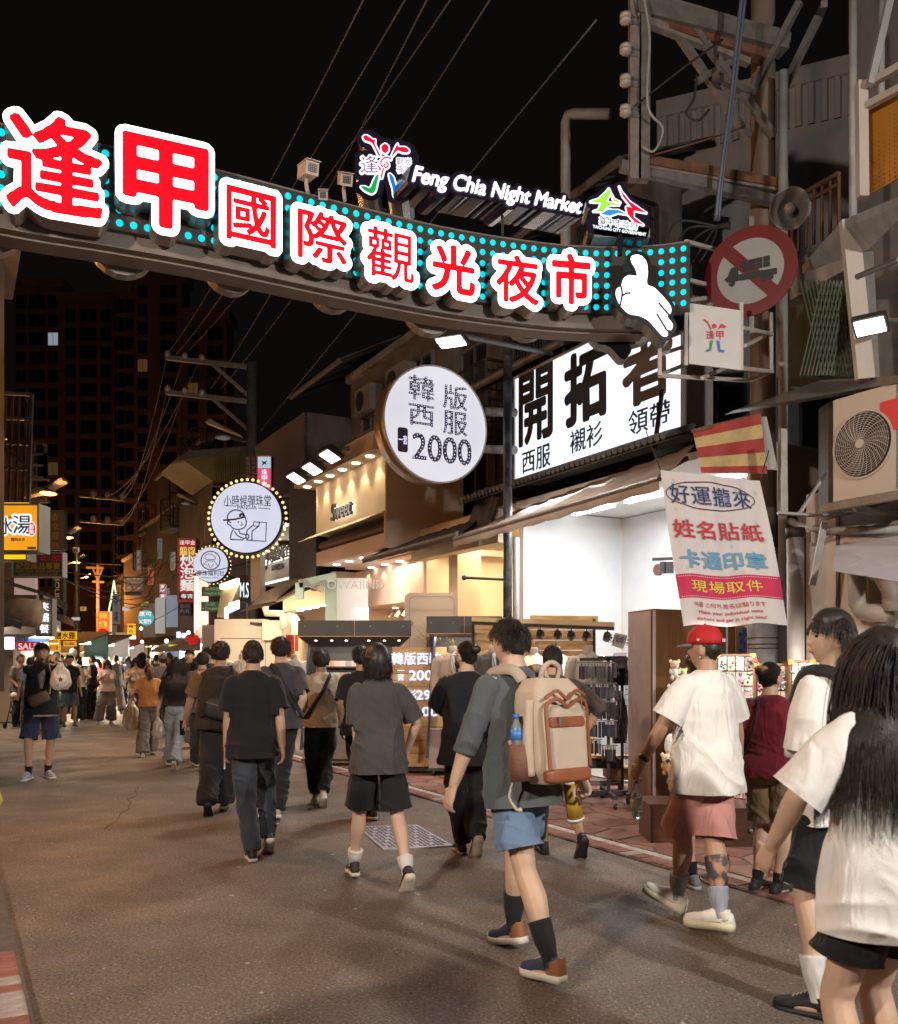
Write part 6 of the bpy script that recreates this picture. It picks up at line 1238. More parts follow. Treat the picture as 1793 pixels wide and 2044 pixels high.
m7=lambda x,y:((f7(x,y)[0]-491)*k2,(1033-f7(x,y)[1])*k2)
def stroke(parent,c,pts,w,m,close=False,sm=True,off=.022,mp=m7):
 P=[mp(*p)for p in pts];P=spl(P,5,close)if sm else P+([P[0]]if close else[]);P=P+[P[0]]if close and sm else P
 MB().loops([fat(P,w)],c,X,Z,1,off-.02+.004,off-.02+.008).build('line_drawing',m,parent)
lettering(R2,'小時候彈珠堂',c2+Vector((m7(515,0)[0],0,m7(0,565)[1])),X,Z,22*k2,ink,.006,(.004,.008),width=94*k2);lettering(R2,'PA!ZUA',c2+Vector((m7(512,0)[0],0,m7(0,628)[1])),X,Z,7*k2,ink,.02,(.004,.008),width=38*k2)
w_=2.2*k2
stroke(R2,c2,[(298,608),(410,616)],w_*.6,ink,sm=False);stroke(R2,c2,[(612,632),(728,642)],w_*.6,ink,sm=False)
stroke(R2,c2,[(330,745),(332,700),(370,660),(415,652),(465,668),(492,715)],w_,ink);stroke(R2,c2,[(290,747),(400,738),(495,715)],w_*1.5,ink,sm=False);stroke(R2,c2,[(495,718),(505,770),(485,815),(430,832),(385,822),(355,795),(335,785),(328,765),(345,755),(360,775)],w_,ink);stroke(R2,c2,[(445,715),(450,695),(468,690),(482,708)],w_*2,ink)
stroke(R2,c2,[(425,770),(436,758)],w_,ink,sm=False);stroke(R2,c2,[(455,768),(468,772),(458,780)],w_*.7,ink,sm=False);stroke(R2,c2,[(450,790),(460,796),(470,784)],w_*.7,ink)
stroke(R2,c2,[(385,830),(365,870),(357,925)],w_,ink);stroke(R2,c2,[(357,925),(475,930),(475,915)],w_,ink,sm=False);stroke(R2,c2,[(395,850),(425,890),(480,915),(500,905),(495,880),(450,870),(435,840)],w_,ink);stroke(R2,c2,[(500,885),(520,878),(528,900),(515,920),(500,905)],w_,ink)
stroke(R2,c2,[(508,880),(512,840),(570,790),(575,762),(690,768),(685,943),(508,932),(508,915)],w_,ink,sm=False);stroke(R2,c2,[(556,935),(558,850),(622,800),(625,765)],w_,ink,sm=False);stroke(R2,c2,[(572,800),(622,803)],w_*.8,ink,sm=False)
R3,c3,k3=round_sign('round_pinball_mart_sign','small round white lit sign with a red line drawing, left below the boy sign',420,1127,35,26,G_rf,30,(((452,1150),(520,1165),.03),))
m3=lambda x,y:((f7(x,y)[0]-420)*k3,(1127-f7(x,y)[1])*k3);rdm=mat('round_red_ink',(.55,.02,.04),.5)
stroke(R3,c3,[(172+88*math.cos(a),1120+85*math.sin(a))for a in np.linspace(0,5.9,14)],2.2*k3,rdm,True,mp=m3);stroke(R3,c3,[(120,1075),(150,1060),(185,1065),(215,1090),(210,1110),(130,1110),(120,1075)],1.4*k3,rdm,mp=m3);stroke(R3,c3,[(100,1170),(135,1125),(205,1125),(240,1170)],1.4*k3,rdm,mp=m3,sm=False);stroke(R3,c3,[(150,1145),(170,1190),(200,1150)],1.2*k3,rdm,mp=m3);stroke(R3,c3,[(130,1150),(145,1180)],1.2*k3,rdm,mp=m3,sm=False)
lettering(R3,'彈珠福利社',c3+Vector((0,0,-17*k3)),X,Z,11*k3,ink,.01,(.004,.008),width=56*k3);lettering(R3,'PINBALL MART',c3+Vector((0,0,-26*k3)),X,Z,3*k3,ink,.0,(.004,.008),width=38*k3)
# ---- backlit marble shop box sign
bs=thing('backlit_shop_sign',PV(560,1110,6.8),'grey box sign with backlit black characters behind the round boy sign','shop sign');ub_,ua_=uof(PV(589,1100,6.8)),uof(PV(518,1100,6.8));z0_,z1_=PV(588,1153,6.8).z,PV(589,1040,6.8).z
MB().uvbox(ub_,ua_,6.82,7.25,z0_,z1_).build('cabinet',mat('box_white',(.5,.52,.50),.5),bs);MB().uvbox(ub_+.05,ua_-.05,6.80,6.819,z0_+.05,z1_-.05).build('panel',mat('box_panel',(.32,.30,.29),.5),bs)
G_ed=glow('edge_light',(1,.93,.84),2.2);e_=MB();e_.uvbox(ub_,ua_,6.79,6.818,z0_,z0_+.045);e_.uvbox(ub_,ua_,6.79,6.818,z1_-.045,z1_);e_.uvbox(ub_,ub_+.045,6.79,6.818,z0_+.046,z1_-.046);e_.uvbox(ua_-.045,ua_,6.79,6.818,z0_+.046,z1_-.046);e_.build('edge_strip',G_ed,bs)
cb=UV((ub_+ua_)/2-.2,6.80,(z0_+z1_)/2+.05)
lettering(bs,'小時候彈珠堂',cb,-U,Z,.38,G_ed,.07,(.004,.008),width=(ua_-ub_)*.62,name='halo',res=40);lettering(bs,'小時候彈珠堂',cb,-U,Z,.38,ink,.02,(.03,.07),width=(ua_-ub_)*.62);lettering(bs,'PA!ZUA',cb-Z*.34,-U,Z,.12,ink,.03,(.03,.06),width=.8)
MB().loops([cir(.22,20)],cb+U*(ua_-ub_)*.40,-U,Z,1,.004,.008).build('halo',G_ed,bs);MB().loops([cir(.15,16),fat([(-.15,-.2),(.2,-.3)],.1)],cb+U*(ua_-ub_)*.40,-U,Z,1,.03,.07).build('boy_symbol',ink,bs)
lamp('AREA','box_sign_light',cb-V*.3,6,(1,.92,.82),size=2,sizey=.8,dirv=tuple(V))
# ---- pole signs, banners, direction signs
def board(name,label,cat,x0,y0,x1,y1,Yd,m,t=.12,frame=None,em=None,group=None):
 r=thing(name,PY((x0+x1)/2,(y0+y1)/2,Yd),label,cat,group);k=Yd/FP;c=PY((x0+x1)/2,(y0+y1)/2,Yd)
 MB().box(c+Y*(t/2+.003),X,Y,Z,(x1-x0)*k,t,(y1-y0)*k).build('panel',m,r)
 if frame:
  f=MB();w,h=(x1-x0)*k,(y1-y0)*k;b=max(1.6*k,.02)
  for sx in(-1,1):f.box(c+X*sx*(w/2+b/2)+Y*t*.4,X,Y,Z,b,t*1.2,h+2*b)
  for sz in(-1,1):f.box(c+Z*sz*(h/2+b/2)+Y*t*.4,X,Y,Z,w,t*1.2,b)
  f.build('frame',frame,r)
 return r,k
def bt(r,s,x,y,h,w,Yd,m,gr=.012,**kw):return lettering(r,s,PY(x,y,Yd),X,Z,h*Yd/FP,m,gr,(.004,.010),width=w*Yd/FP if w else None,**kw)
G_pk=glow('lit_pink',(.80,.10,.22),.75,nz=.05);G_lb=glow('lit_lightblue',(.45,.70,.85),.7);G_w=glow('print_white',(.95,.93,.95),.9,sample=False)
r,k=board('hanging_lightbox','narrow lit pink lightbox with white characters above the boy sign','sign',514,911,541,1010,21.5,G_pk,.2,M_frame);MB().box(PY(527.5,923,21.5),X,Y,Z,25*k,.006,22*k).build('blue_top',G_lb,r);MB().loops([[(a*k,b*k)for a,b in((-6,4),(0,1),(6,5),(3,-2),(7,-6),(1,-3),(-5,-7),(-3,-1))]],PY(527.5,923,21.49),X,Z,1,.004,.008).build('figure_print',mat('round_red_ink',(0,0,0)),r)
for i,ch in enumerate('逢甲觀光夜市'):bt(r,ch,527.5,942+i*12.5,10.5,11,21.495,G_w,.01,res=44)
r,k=board('cloth_banner','dark purple vertical cloth banner with white slogan beside the pink lightbox','banner',490,911,512,968,21.6,mat('purple_cloth',(.10,.055,.085),.8),.02)
for j,tx in enumerate(('維護良好衛生','保持安全社交')):
 for i,ch in enumerate(tx):bt(r,ch,495.5+j*10,916+i*9,7.2,7.2,21.595,mat('banner_grey',(.40,.36,.38),.8),0,res=36)
M_grn=mat('road_sign_green',(.01,.12,.055),.45,noise=.06)
r,k=board('street_name_sign','green street name sign reading Qinghe St, upper of two','street sign',402,1171,444,1190,23,M_grn,.03);bt(r,'慶和街',424,1175.5,7,30,22.99,mat('sign_lt',(.38,.42,.40),.5),0,res=40);bt(r,'Qinghe St',424,1185,7,36,22.99,mat('sign_lt',(0,0,0)),.01,res=30)
r,k=board('street_name_sign','green street name sign reading Yongxin with an arrow, lower of two','street sign',401,1201,437,1220,23,M_grn,.03);bt(r,'永新',419,1206,7,22,22.99,mat('sign_lt',(0,0,0)),0,res=40);bt(r,'Yongxin',422,1215,6.5,27,22.99,mat('sign_lt',(0,0,0)),.01,res=30);MB().loops([[(-2*k,0),(1.5*k,2.5*k),(1.5*k,-2.5*k)]],PY(405,1215,22.98),X,Z,1,0,.004).build('arrow',mat('sign_lt',(0,0,0)),r)
r,k=board('noodle_vertical_sign','tall red vertical sign with large white characters left of the small round sign','shop sign',356,1076,391,1201,29,glow('lit_darkred',(.30,.015,.02),.9,nz=.1),.3,M_frame)
G_cr=glow('char_cream',(.80,.82,.78),.8,sample=False);G_ye=glow('char_yellow',(.85,.75,.12),.8,sample=False)
bt(r,'逢甲金',374,1083,9,31,28.99,G_cr,.01);bt(r,'筋肉\n麵排',374,1100,17,31,28.99,G_ye,.02)
for ch,yy in(('炒',1119),('泡',1143),('麵',1168)):bt(r,ch,373,yy,23,26,28.98,G_cr,.03,res=60)
MB().box(PY(373,1190,28.99),X,Y,Z,32*k,.006,13*k).build('black_field',ink,r);bt(r,'專賣',373,1190,9,24,28.97,G_cr,.01)
r,k=board('blue_vertical_sign','small dark blue sign under the red noodle sign','shop sign',355,1202,382,1229,29,mat('sign_navy',(.02,.03,.10),.6),.2);bt(r,'右前',369,1209,9,19,28.99,mat('sign_lt',(0,0,0)),.0);bt(r,'內有',369,1220,9,19,28.99,mat('sign_lt',(0,0,0)),.0)
def street_lamp(label,x,y,Yd,on_,sc=1.,lit=(1,.25,.03),side=-1,e=30):
 k=Yd/FP;r=thing('street_lamp',PY(x,y,Yd),label,'street lamp','street lamps along the market street');MB().slab([PY(x-8*sc,y-12*sc,Yd),PY(x-2*sc,y-10*sc,Yd),PY(x+28*sc,y-26*sc,Yd),PY(x+26*sc,y-31*sc,Yd)]if side<0 else[PY(x+30*sc,y-4*sc,Yd),PY(x+18*sc,y-8*sc,Yd),PY(x-34*sc,y-28*sc,Yd),PY(x-26*sc,y-34*sc,Yd)],Y*.3).build('banner_arm',mat('lamp_arm_white',(.40,.34,.30),.5),r)
 MB().ball(PY(x,y,Yd),17*sc*k,.22,4.0*sc*k,14,8).build('lamp_head',M_galv,r,True);MB().ball(PY(x,y+2*sc,Yd)-Y*.05,12*sc*k,.18,3*sc*k,12,8).build('lens',glow('sodium_lens' if on_ else 'lamp_off_glow',lit if on_ else(.25,.26,.2),14 if on_ else .3),r,True)  # an unlit lens carries a faint glow in place of light on it
 MB().tube([PY(x,y-3*sc,Yd),PY(x+side*46*sc,y+8*sc,Yd)],.05,8).build('arm',M_iron,r)
 if on_:lamp('POINT','sodium_light',PY(x,y+8*sc,Yd-.1),e,(1,.42,.12),size=.15)
 return r
street_lamp('nearest orange sodium street lamp above the yellow shop signs',96,984,17,True,1.,e=200);street_lamp('second orange sodium street lamp by the distant gantry',135,1072,28,True,.75,e=300);street_lamp('third orange sodium street lamp low over the far street',152,1122,40,True,.55,e=420)
street_lamp('unlit grey street lamp under the gantry arms',447,873,24,False,1.1,side=1);street_lamp('unlit lamp left of the green gable building',372,1005,32,False,.6,side=1);street_lamp('small unlit lamp over the far street above the sign poles',375,1133+35,45,False,.4,side=1)
far_pole=thing('utility_pole',PY(195,HY,55),'thin far pole with crossarms glowing orange in the lamp light','utility pole');k=55/FP;MB().tube([PY(195,HY,55),PY(195,1128,55)],.10,8).build('pole',M_pole,far_pole)
for(a,b,y)in((172,207,1133),(185,208,1161)):MB().bar(PY(a,y,55),PY(b,y+1,55),.12).build('crossarm',M_pole,far_pole)
for dx in(-9,9):MB().bar(PY(195,1158,55),PY(195+dx,1136,55),.08).build('brace',M_pole,far_pole)
lamp('POINT','far_orange_fill',PY(180,1200,53),1500,(1,.35,.08),size=.3)  # bare orange light added to brighten the far end, no lamp body
street_lamp('tiny orange street lamp in front of the far dark tower',172,1152,72,True,.25,e=2400);street_lamp('tiny orange street lamp added to light the right tower from its foot',300,1180,62,True,.25,e=1400)  # the second lamp is added to brighten the tower behind it
# ================================================================ left side of the street
k9=9.5
lb_=thing('building',PY(-60,HY,9.5),'pale stained building edge with small eave at the far left above the yellow sign','building','buildings along the left side of the street')
MB().slab([PY(-260,HY+60,9.5),PY(8,HY+60,9.9),PY(8,500,9.9),PY(-260,480,9.5)],U*6).build('wall',mat('far_dark_wall',(0,0,0)),lb_);MB().slab([PY(-200,470,9.2),PY(42,500,9.6),PY(30,470,9.6),PY(-200,430,9.2)],U*1.5).build('eave',M_brn,lb_)
ct=thing('balcony_cage',PY(30,900,15),'tall steel billboard lattice standing above the yellow shop sign','lattice frame','cages and lattices on the left');fm=MB();P15=lambda x,y,d=15:PY(*f6(x,y),d)
for(a,b)in(((325,150),(290,1275)),((0,135),(325,150)),((0,390),(310,400)),((0,640),(300,655)),((0,900),(290,908)),((0,650),(280,880)),((0,640),(60,590)),((10,150),(10,1270))):fm.bar(P15(*a),P15(*b),.05)
fm.build('frame',M_galv,ct)
for x0,x1 in((130,85),(195,160),(275,230),(60,20)):MB().bar(P15(x0,170),P15(x1,1260),.035).build('upright',M_rust,ct)
lw=thing('building',PY(45,HY,20),'narrow building with vertical tin cladding behind the steel lattice','building','buildings along the left side of the street');mb=MB()
for i in range(26):mb.slab([P15(40+i*13,1800,20),P15(47+i*13,1800,20),P15(47+i*13,620+(i>20)*130,20),P15(40+i*13,620+(i>20)*130,20)],Y*.08)
mb.build('cladding',M_corr,lw);MB().slab([P15(0,2600,20.1),P15(400,2600,20.1),P15(400,750,20.1),P15(0,620,20.1)],U*5).build('wall',M_dark,lw)
for i in range(3):window(lw,P15(365,830+i*110,20.05),X,.5,.8)
G_yo=glow('lit_orange',(.92,.36,.012),.85,nz=.12);G_ye2=glow('lit_yellow',(.95,.62,.01),.9,nz=.08)
r,k=board('ice_shop_sign','orange lit sign with blue and white brush characters at the left edge','shop sign',-40,1009,78,1099,12.5,G_yo,.30,M_frame)
M_wh=glow('print_white2',(.9,.92,.95),.95,sample=False);M_bl=mat('print_blue2',(.02,.04,.30),.5)
for ch,x,y,h in(('冰',8,1050,34),('湯',44,1047,38)):bt(r,ch,x,y,h,h,12.49,M_wh,.10);lettering(r,ch,PY(x,y,12.47),X,Z,h*.95*12.5/FP,mat('print_dark',(.02,.035,.08),.5),.012,(0,.004))
MB().ball(PY(75-12,1056,12.48),9*k,.012,15*k,20,12).build('white_seal',M_wh,r);MB().ball(PY(63,1056,12.47),7.4*k,.012,13*k,20,12).build('red_seal',glow('seal_red',(.8,.02,.02),.8,sample=False),r);bt(r,'創\n始',63,1056,20,9,12.455,M_wh,.0)
bt(r,'獨特冰沙',36,1077,7.5,28,12.49,M_bl,.02);bt(r,'SINCE 1996',10,1033,4,26,12.49,M_bl,.02);MB().box(PY(63,1094,12.49),X,Y,Z,17*k,.01,5*k).build('small_plate',mat('plate_grey',(.45,.38,.32),.5),r)
r,k=board('yellow_sign','plain yellow lit sign with red character feet under the orange ice sign','shop sign',-40,1101,54,1117,13.2,G_ye2,.25,M_frame)
for x in(3,14,27):MB().box(PY(x,1102.5,13.19),X,Y,Z,8*k,.01,3*k).build('red_character_feet',mat('print_red',(0,0,0)),r)
r,k=board('yellow_sign','thin yellow lit strip on top of the orange ice sign','shop sign',-40,1003,56,1008,13.2,G_ye2,.2)
r,k=board('souvenir_sign','dark teal sign with red and gold characters under the yellow sign','shop sign',27,1105,124,1150,15,mat('sign_teal',(.035,.085,.09),.5,noise=.1),.15,M_pvc);gold=mat('print_gold',(.50,.25,.05),.5);bt(r,'商の部',90,1114,14,66,14.99,mat('print_red',(0,0,0)),.04);bt(r,'紀念商品專賣',76,1130,14,88,14.99,gold,.03);bt(r,'FENG CHIA NIGHT MARKET',76,1141,4.5,88,14.99,gold,.02);bt(r,'MARKET SOUVENIR SHOP',76,1147,4,80,14.99,gold,.02)
sc_=cctv(152*1.0,1098,15.5,(.2,-1,-.2),'orange lit camera box on the corner of the souvenir sign',14)
r,k=board('black_vertical_sign','tall black vertical sign with grey letters SOLBERY hanging over the left stalls','shop sign',104,1150,126,1228,18,mat('sign_deep',(.012,.012,.013),.4),.15);lettering(r,'SOLBERY',PY(114,1188,17.99),-Z,X,9*18/FP,mat('print_grey',(.30,.29,.28),.5),.01,(.004,.01),width=68*18/FP)
r,k=board('dark_vertical_sign','dark vertical character sign above the souvenir sign','shop sign',96,1018,128,1098,19,mat('sign_deep2',(.02,.03,.035),.5),.15);[bt(r,ch,110,1032+i*19,15,15,18.99,mat('print_olive',(.10,.085,.05),.6),.01)for i,ch in enumerate('衣來服飾')]
r,k=board('led_vertical_sign','brown vertical sign with three white tube characters on the left','shop sign',75,1197,103,1268,15,mat('sign_brown_gold',(.20,.13,.06),.55),.15,M_frame);G_tu=glow('tube_white',(.75,.85,1),1.5,sample=False)
for i,ch in enumerate('夾霸餐'):lettering(r,ch,PY(89,1211+i*22,14.98),X,Z,17*15/FP,G_tu,.0,(.01,.03),width=18*15/FP,res=60)
r,k=board('pink_panel_sign','pale pink advertising panel behind the left awnings','sign',28,1154,70,1192,17,glow('pinkish_panel',(.65,.42,.38),.45,nz=.1),.1)
sl=thing('sale_banner',PY(55,1290,20.5),'red banner reading SALE at the left shop front','banner');MB().box(PY(56,1290,20.5),X,Y,Z,46*20.5/FP,.02,18*20.5/FP).build('cloth',glow('sale_red',(.62,.012,.04),.55,sample=False),sl);lettering(sl,'SALE',PY(56,1290,20.48),X,Z,12*20.5/FP,mat('sale_white',(.8,.8,.8),.6,emit=(1,1,1),es=.35),.035,(0,.004),width=38*20.5/FP)
r,k=board('chicken_stall_sign','yellow sign reading salt water chicken in black characters at the left stalls','stall sign',108,1260,151,1277,17.5,glow('stall_yellow',(.85,.42,.02),.8,nz=.05),.06);bt(r,'鹽水雞',130,1268.5,14,40,17.49,ink,.02);MB().box(PY(130,1279,17.49),X,Y,Z,34*k,.02,3*k).build('red_strip',mat('print_red',(0,0,0)),r)
for i,(x0,y0,x1,y1,tx)in enumerate(((96,1276,118,1284,'招牌好吃'),(97,1285,118,1300,'冰涼又脆'),(126,1280,151,1290,'現切雞胸'))):r,k=board('stall_price_card','small yellow price card, %s, under the yellow chicken sign'%('upper left','lower left','right')[i],'card',x0,y0,x1,y1,17.3,glow('stall_yellow',(0,0,0),1),.03);bt(r,tx,(x0+x1)/2,(y0+y1)/2,(y1-y0)*.6,(x1-x0)*.8,17.29,mat('print_red',(0,0,0)),0,res=36)
ls=thing('left_clothes_shop',PY(20,HY,23),'bright left shop front with white grid wall behind the photographer couple','shop');G_wl=M_white
MB().slab([PY(-200,1445,23.0),PY(118,1440,23.6),PY(118,1238,23.6),PY(-200,1215,23.0)],Y*.1).build('rear_wall',M_white,ls);MB().slab([PY(-40,1440,22.0),PY(26,1440,22.0),PY(26,1296,22.0),PY(-40,1296,22.0)],Y*.4).build('counter',M_beige,ls)
gr_=MB()
for i in range(16):gr_.bar(PY(*f1(150+i*22,890),22.9),PY(*f1(150+i*22,1050),22.9),.012)
for j in range(8):gr_.bar(PY(*f1(150,890+j*22),22.9),PY(*f1(480,890+j*22),22.9),.012)
g_=gr_.build('grid_panel',M_iron,ls);g_['kind']='stuff'
MB().slab([PY(*f1(300,1050),22.8),PY(*f1(610,1050),22.8),PY(*f1(610,1000),22.8),PY(*f1(310,1000),22.8)],Y*.1).build('blue_header',mat('header_blue',(.03,.10,.30),.6),ls);MB().slab([PY(*f1(80,1360),22.6),PY(*f1(145,1360),22.6),PY(*f1(145,1200),22.6),PY(*f1(80,1200),22.6)],Y*.03).build('yellow_poster',glow('poster_yellow',(.8,.6,.1),.5),ls)
for i in range(4):MB().box(PY(*f1(90+i*20,1010+(i%2)*12),22.4),X,Y,Z,.10,.05,.55-.1*(i%2)).build('hanging_tube_light',glow('tube_mixed_%d'%(i%2),((.8,.85,1),(1,.5,.8))[i%2],3),ls)
lamp('AREA','left_shop_light',PY(40,1262,22.4),240,(1,.86,.68),size=2.2,sizey=.8,dirv=(.25,.1,-1));lamp('AREA','left_shop_front',PY(30,1235,20.5),170,(1,.80,.60),size=2.0,sizey=.6,dirv=(.5,-.35,-1))
aw=[((130,280),(640,430),(640,478),(140,330),15,'grey awning edge sloping down from the left edge above the LED sign'),((0,480),(480,485),(480,500),(0,500),14.5,'flat canopy edge at the left above the brown roll of canvas'),((640,450),(860,550),(870,650),(650,520),17,'dark awning right of the tube character sign'),((0,700),(275,800),(275,895),(0,790),13.5,'dark grey valance hanging at the left edge'),((650,650),(930,760),(960,860),(690,760),18,'black folded awning over the far left stalls')]
for a,b,c_,d_,Yd,lb in aw:o=thing('awning',PY(*f1(*a),Yd),lb,'awning');MB().slab([PY(*f1(*d_),Yd),PY(*f1(*c_),Yd),PY(*f1(*b),Yd),PY(*f1(*a),Yd)],U*1.6+Z*.15).build('canvas',mat('grey_awning',(.13,.115,.105),.8,noise=.2,bump=.2,bscale=50),o)
o=thing('canvas_roll',PY(*f1(240,680),14),'rolled brown canvas under the left canopy','canvas');MB().tube([PY(*f1(-60,700),14),PY(*f1(240,660),14),PY(*f1(480,690),14)],.22,10).build('roll',mat('canvas_brown',(.28,.20,.13),.8,noise=.25),o,True)
o=thing('canopy_panels',PY(*f1(240,600),14.3),'pale underside panels between the left canopy beams','canopy');MB().slab([PY(*f1(80,640),14.4),PY(*f1(470,640),14.4),PY(*f1(440,520),14.4),PY(*f1(80,520),14.4)],Y*.05).build('panel',mat('panel_pale',(.4,.36,.33),.6),o);MB().bar(PY(*f1(60,600),14.2),PY(*f1(480,600),14.2),.06).bar(PY(*f1(60,490),14.2),PY(*f1(480,490),14.2),.10).build('beam',M_brn,o)
# ================================================================ far street: stalls and lit shop signs on both sides
def stall(label,x0,x1,ytop,ybase,Yd,wallm,awm,goods,glowc=(1,.75,.45),e=25,roof=True):
 k=Yd/FP;r=thing('market_stall',PY((x0+x1)/2,HY,Yd),label,'market stall','stalls and open shops in the far street');a,b=PY(x0,ybase,Yd),PY(x1,ybase,Yd);zt=PY(x0,ytop,Yd).z
 MB().slab([Vector((a.x,Yd+1.6,0)),Vector((b.x,Yd+1.6,0)),Vector((b.x,Yd+1.6,zt)),Vector((a.x,Yd+1.6,zt))],Y*.08).build('rear_wall',wallm,r);MB().slab([Vector((a.x,Yd,0)),Vector((b.x,Yd,0)),Vector((b.x,Yd,.85)),Vector((a.x,Yd,.85))],Y*.7).build('counter',goods,r)
 if roof:MB().slab([Vector((a.x-.1,Yd-.5,zt-.35)),Vector((b.x+.1,Yd-.5,zt-.35)),Vector((b.x+.1,Yd+1.7,zt+.02)),Vector((a.x-.1,Yd+1.7,zt+.02))],Z*.05).build('awning',awm,r)
 g=[mat('goods_%d'%i,c,.6)for i,c in enumerate(((.5,.1,.08),(.6,.5,.2),(.15,.3,.5),(.6,.58,.5),(.2,.35,.15)))]
 n=max(int((b.x-a.x)/.35),2)
 for i in range(n):
  for z in(.95,1.5):MB().box(Vector((a.x+(b.x-a.x)*(i+.5)/n,Yd+(.3 if z<1 else 1.4),z)),X,Y,Z,.22,.2,.2+.12*random.random()).build('goods',random.choice(g),r)
 MB().tube([Vector((a.x+.2,Yd+.8,zt-.3)),Vector((b.x-.2,Yd+.8,zt-.3))],.04,6).build('tube_lamp',glow('stall_lamp_%02d'%int(glowc[2]*99),glowc,9),r);lamp('AREA','stall_light',Vector(((a.x+b.x)/2,Yd+.5,zt-.38)),e*2.2,glowc,size=max(b.x-a.x,.5)*.8,sizey=.6,dirv=(0,-.35,-1));return r
AWG=mat('grey_awning',(0,0,0));AWR=mat('red_brown_awning',(.22,.06,.04),.7);M_tealw=mat('teal_wall',(.08,.24,.24),.6);cnt=mat('counter_steel',(.35,.33,.3),.4,metal=.5)
stall('chicken stall with teal wall at the far left corner',122,172,1262,1390,26,M_tealw,AWG,cnt,e=120)
stall('bright white shop with mannequin left of the far street end',168,222,1268,1380,30,M_white,AWG,M_white,(1,.92,.8),160)
stall('stall glowing white behind the far crowd',222,262,1278,1372,38,M_white,AWR,cnt,(.9,.95,1),200);stall('narrow stall with red lit menu boards in the far crowd',262,300,1276,1368,42,M_cream,AWR,cnt,(1,.75,.4),200)
stall('blue-white far shop right of the orange panel',302,350,1270,1372,34,mat('bluewhite_wall',(.45,.50,.62),.5),AWG,cnt,(.85,.9,1),190);stall('shop under grey awning with yellow sign on the right side',352,405,1262,1390,27,M_white,AWG,cnt,(1,.86,.65),120)
stall('row of goods shelves glowing at the very end of the street',60,165,1290,1360,48,M_cream,AWG,cnt,(1,.8,.5),260)
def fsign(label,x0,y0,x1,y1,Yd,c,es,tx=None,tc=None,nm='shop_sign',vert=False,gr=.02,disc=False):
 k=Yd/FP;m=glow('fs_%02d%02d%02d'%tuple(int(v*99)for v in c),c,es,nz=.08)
 if disc:r=thing(nm,PY((x0+x1)/2,(y0+y1)/2,Yd),label,'shop sign','lit shop signs in the far street');MB().disc(PY((x0+x1)/2,(y0+y1)/2,Yd)+Y*.1,-Y,(x1-x0)/2*k,.1,28).build('face',m,r)
 else:r,k=board(nm,label,'shop sign',x0,y0,x1,y1,Yd,m,.12,None,group='lit shop signs in the far street')
 if tx:
  L=[t for t in tx.split('\n')]
  for i,t in enumerate(L):hh=(y1-y0)/len(L);bt(r,t,(x0+x1)/2,y0+hh*(i+.5),hh*.62,(x1-x0)*(.8 if len(t)>1 else .6),Yd-.012,tc or G_w,gr,res=36)
 return r
fsign('orange-red lit vertical sign above the red inflatable figure',*f2(220,640),*f2(352,960),33,(1,.16,.02),1.1,'香脆\n炸雞\nRUPI',G_ye);fsign('pale side panel of the orange-red sign',*f2(352,640),*f2(382,960),33.2,(1,.62,.35),.8)
fsign('rainbow lit sign left of the inflatable figure',*f2(-10,940),*f2(90,1000),30,(.55,.35,.9),.9,'SALE',G_ye)
fsign('round teal sign reading 3C in the far street',*f2(718,628),*f2(908,812),30,(.10,.42,.47),.75,'黑可\n3C配件',G_w,disc=True)
fsign('orange hanging lightbox left of the round teal sign',*f2(588,795),*f2(680,925),38,(1,.42,.03),1.1,'麵\n包',ink);fsign('white-yellow glowing box below the orange lightbox',*f2(595,935),*f2(680,985),38,(1,.88,.5),2.2)
fsign('red and orange menu sign on the beige wall',*f2(442,1020),*f2(555,1130),39,(.9,.16,.03),.9,'紅豆餅\n車輪',G_ye);fsign('yellow-green lit sign in the bright far shop',*f2(480,1145),*f2(555,1180),37,(.75,.8,.1),1.2,'滷味',ink)
fsign('yellow oval lit sign in the white far shop',*f2(280,1115),*f2(360,1165),36,(.85,.8,.1),1.2,'大食',ink);fsign('white lit panel with black characters in the far shop',*f2(360,1115),*f2(425,1190),36.2,(.85,.9,1),1.3,'汉堡\n咖啡',ink);fsign('blue-white panel in the far shop, above the yellow oval',*f2(290,1035),*f2(385,1110),37,(.6,.75,1),1.1)
fsign('yellow-green lit sign with white characters under the right awning',*f2(1100,1055),*f2(1285,1125),24,(.62,.60,.05),.9,'古早味麵茶冰',G_w);fsign('small yellow panel right of the yellow-green sign',*f2(1310,1080),*f2(1415,1140),24.5,(.65,.60,.12),.6)
fsign('small cyan vertical tube sign above the right awnings',*f2(1200,895),*f2(1238,968),26,(.55,.85,1),1.6);fsign('white and red oval lit sign under the cables',*f2(1255,920),*f2(1320,962),26,(.85,.92,.95),1.1,None,disc=True)
fsign('pink-white vertical tube column left of the green street signs',*f2(1445,200),*f2(1466,870),27,(1,.82,.78),1.8);fsign('second thin pink tube column beside the street signs',*f2(1578,290),*f2(1586,800),27,(1,.55,.50),1.2);fsign('thin pink tube column edge beside the red noodle sign',*f2(1418,200),*f2(1426,910),27,(1,.55,.45),1.1)
nc=thing('pale_shop_column',PY(*f2(1510,560),27.3),'pale pinkish shop column between the pink light tubes','column');MB().slab([PY(*f2(1425,1250),27.3),PY(*f2(1580,1250),27.3),PY(*f2(1580,200),27.3),PY(*f2(1425,200),27.3)],Y*1.5).build('column',M_pink,nc);lamp('AREA','column_light',PY(*f2(1500,560),26.5),30,(1,.75,.68),size=.4,sizey=2.4,dirv=(0,1,0))
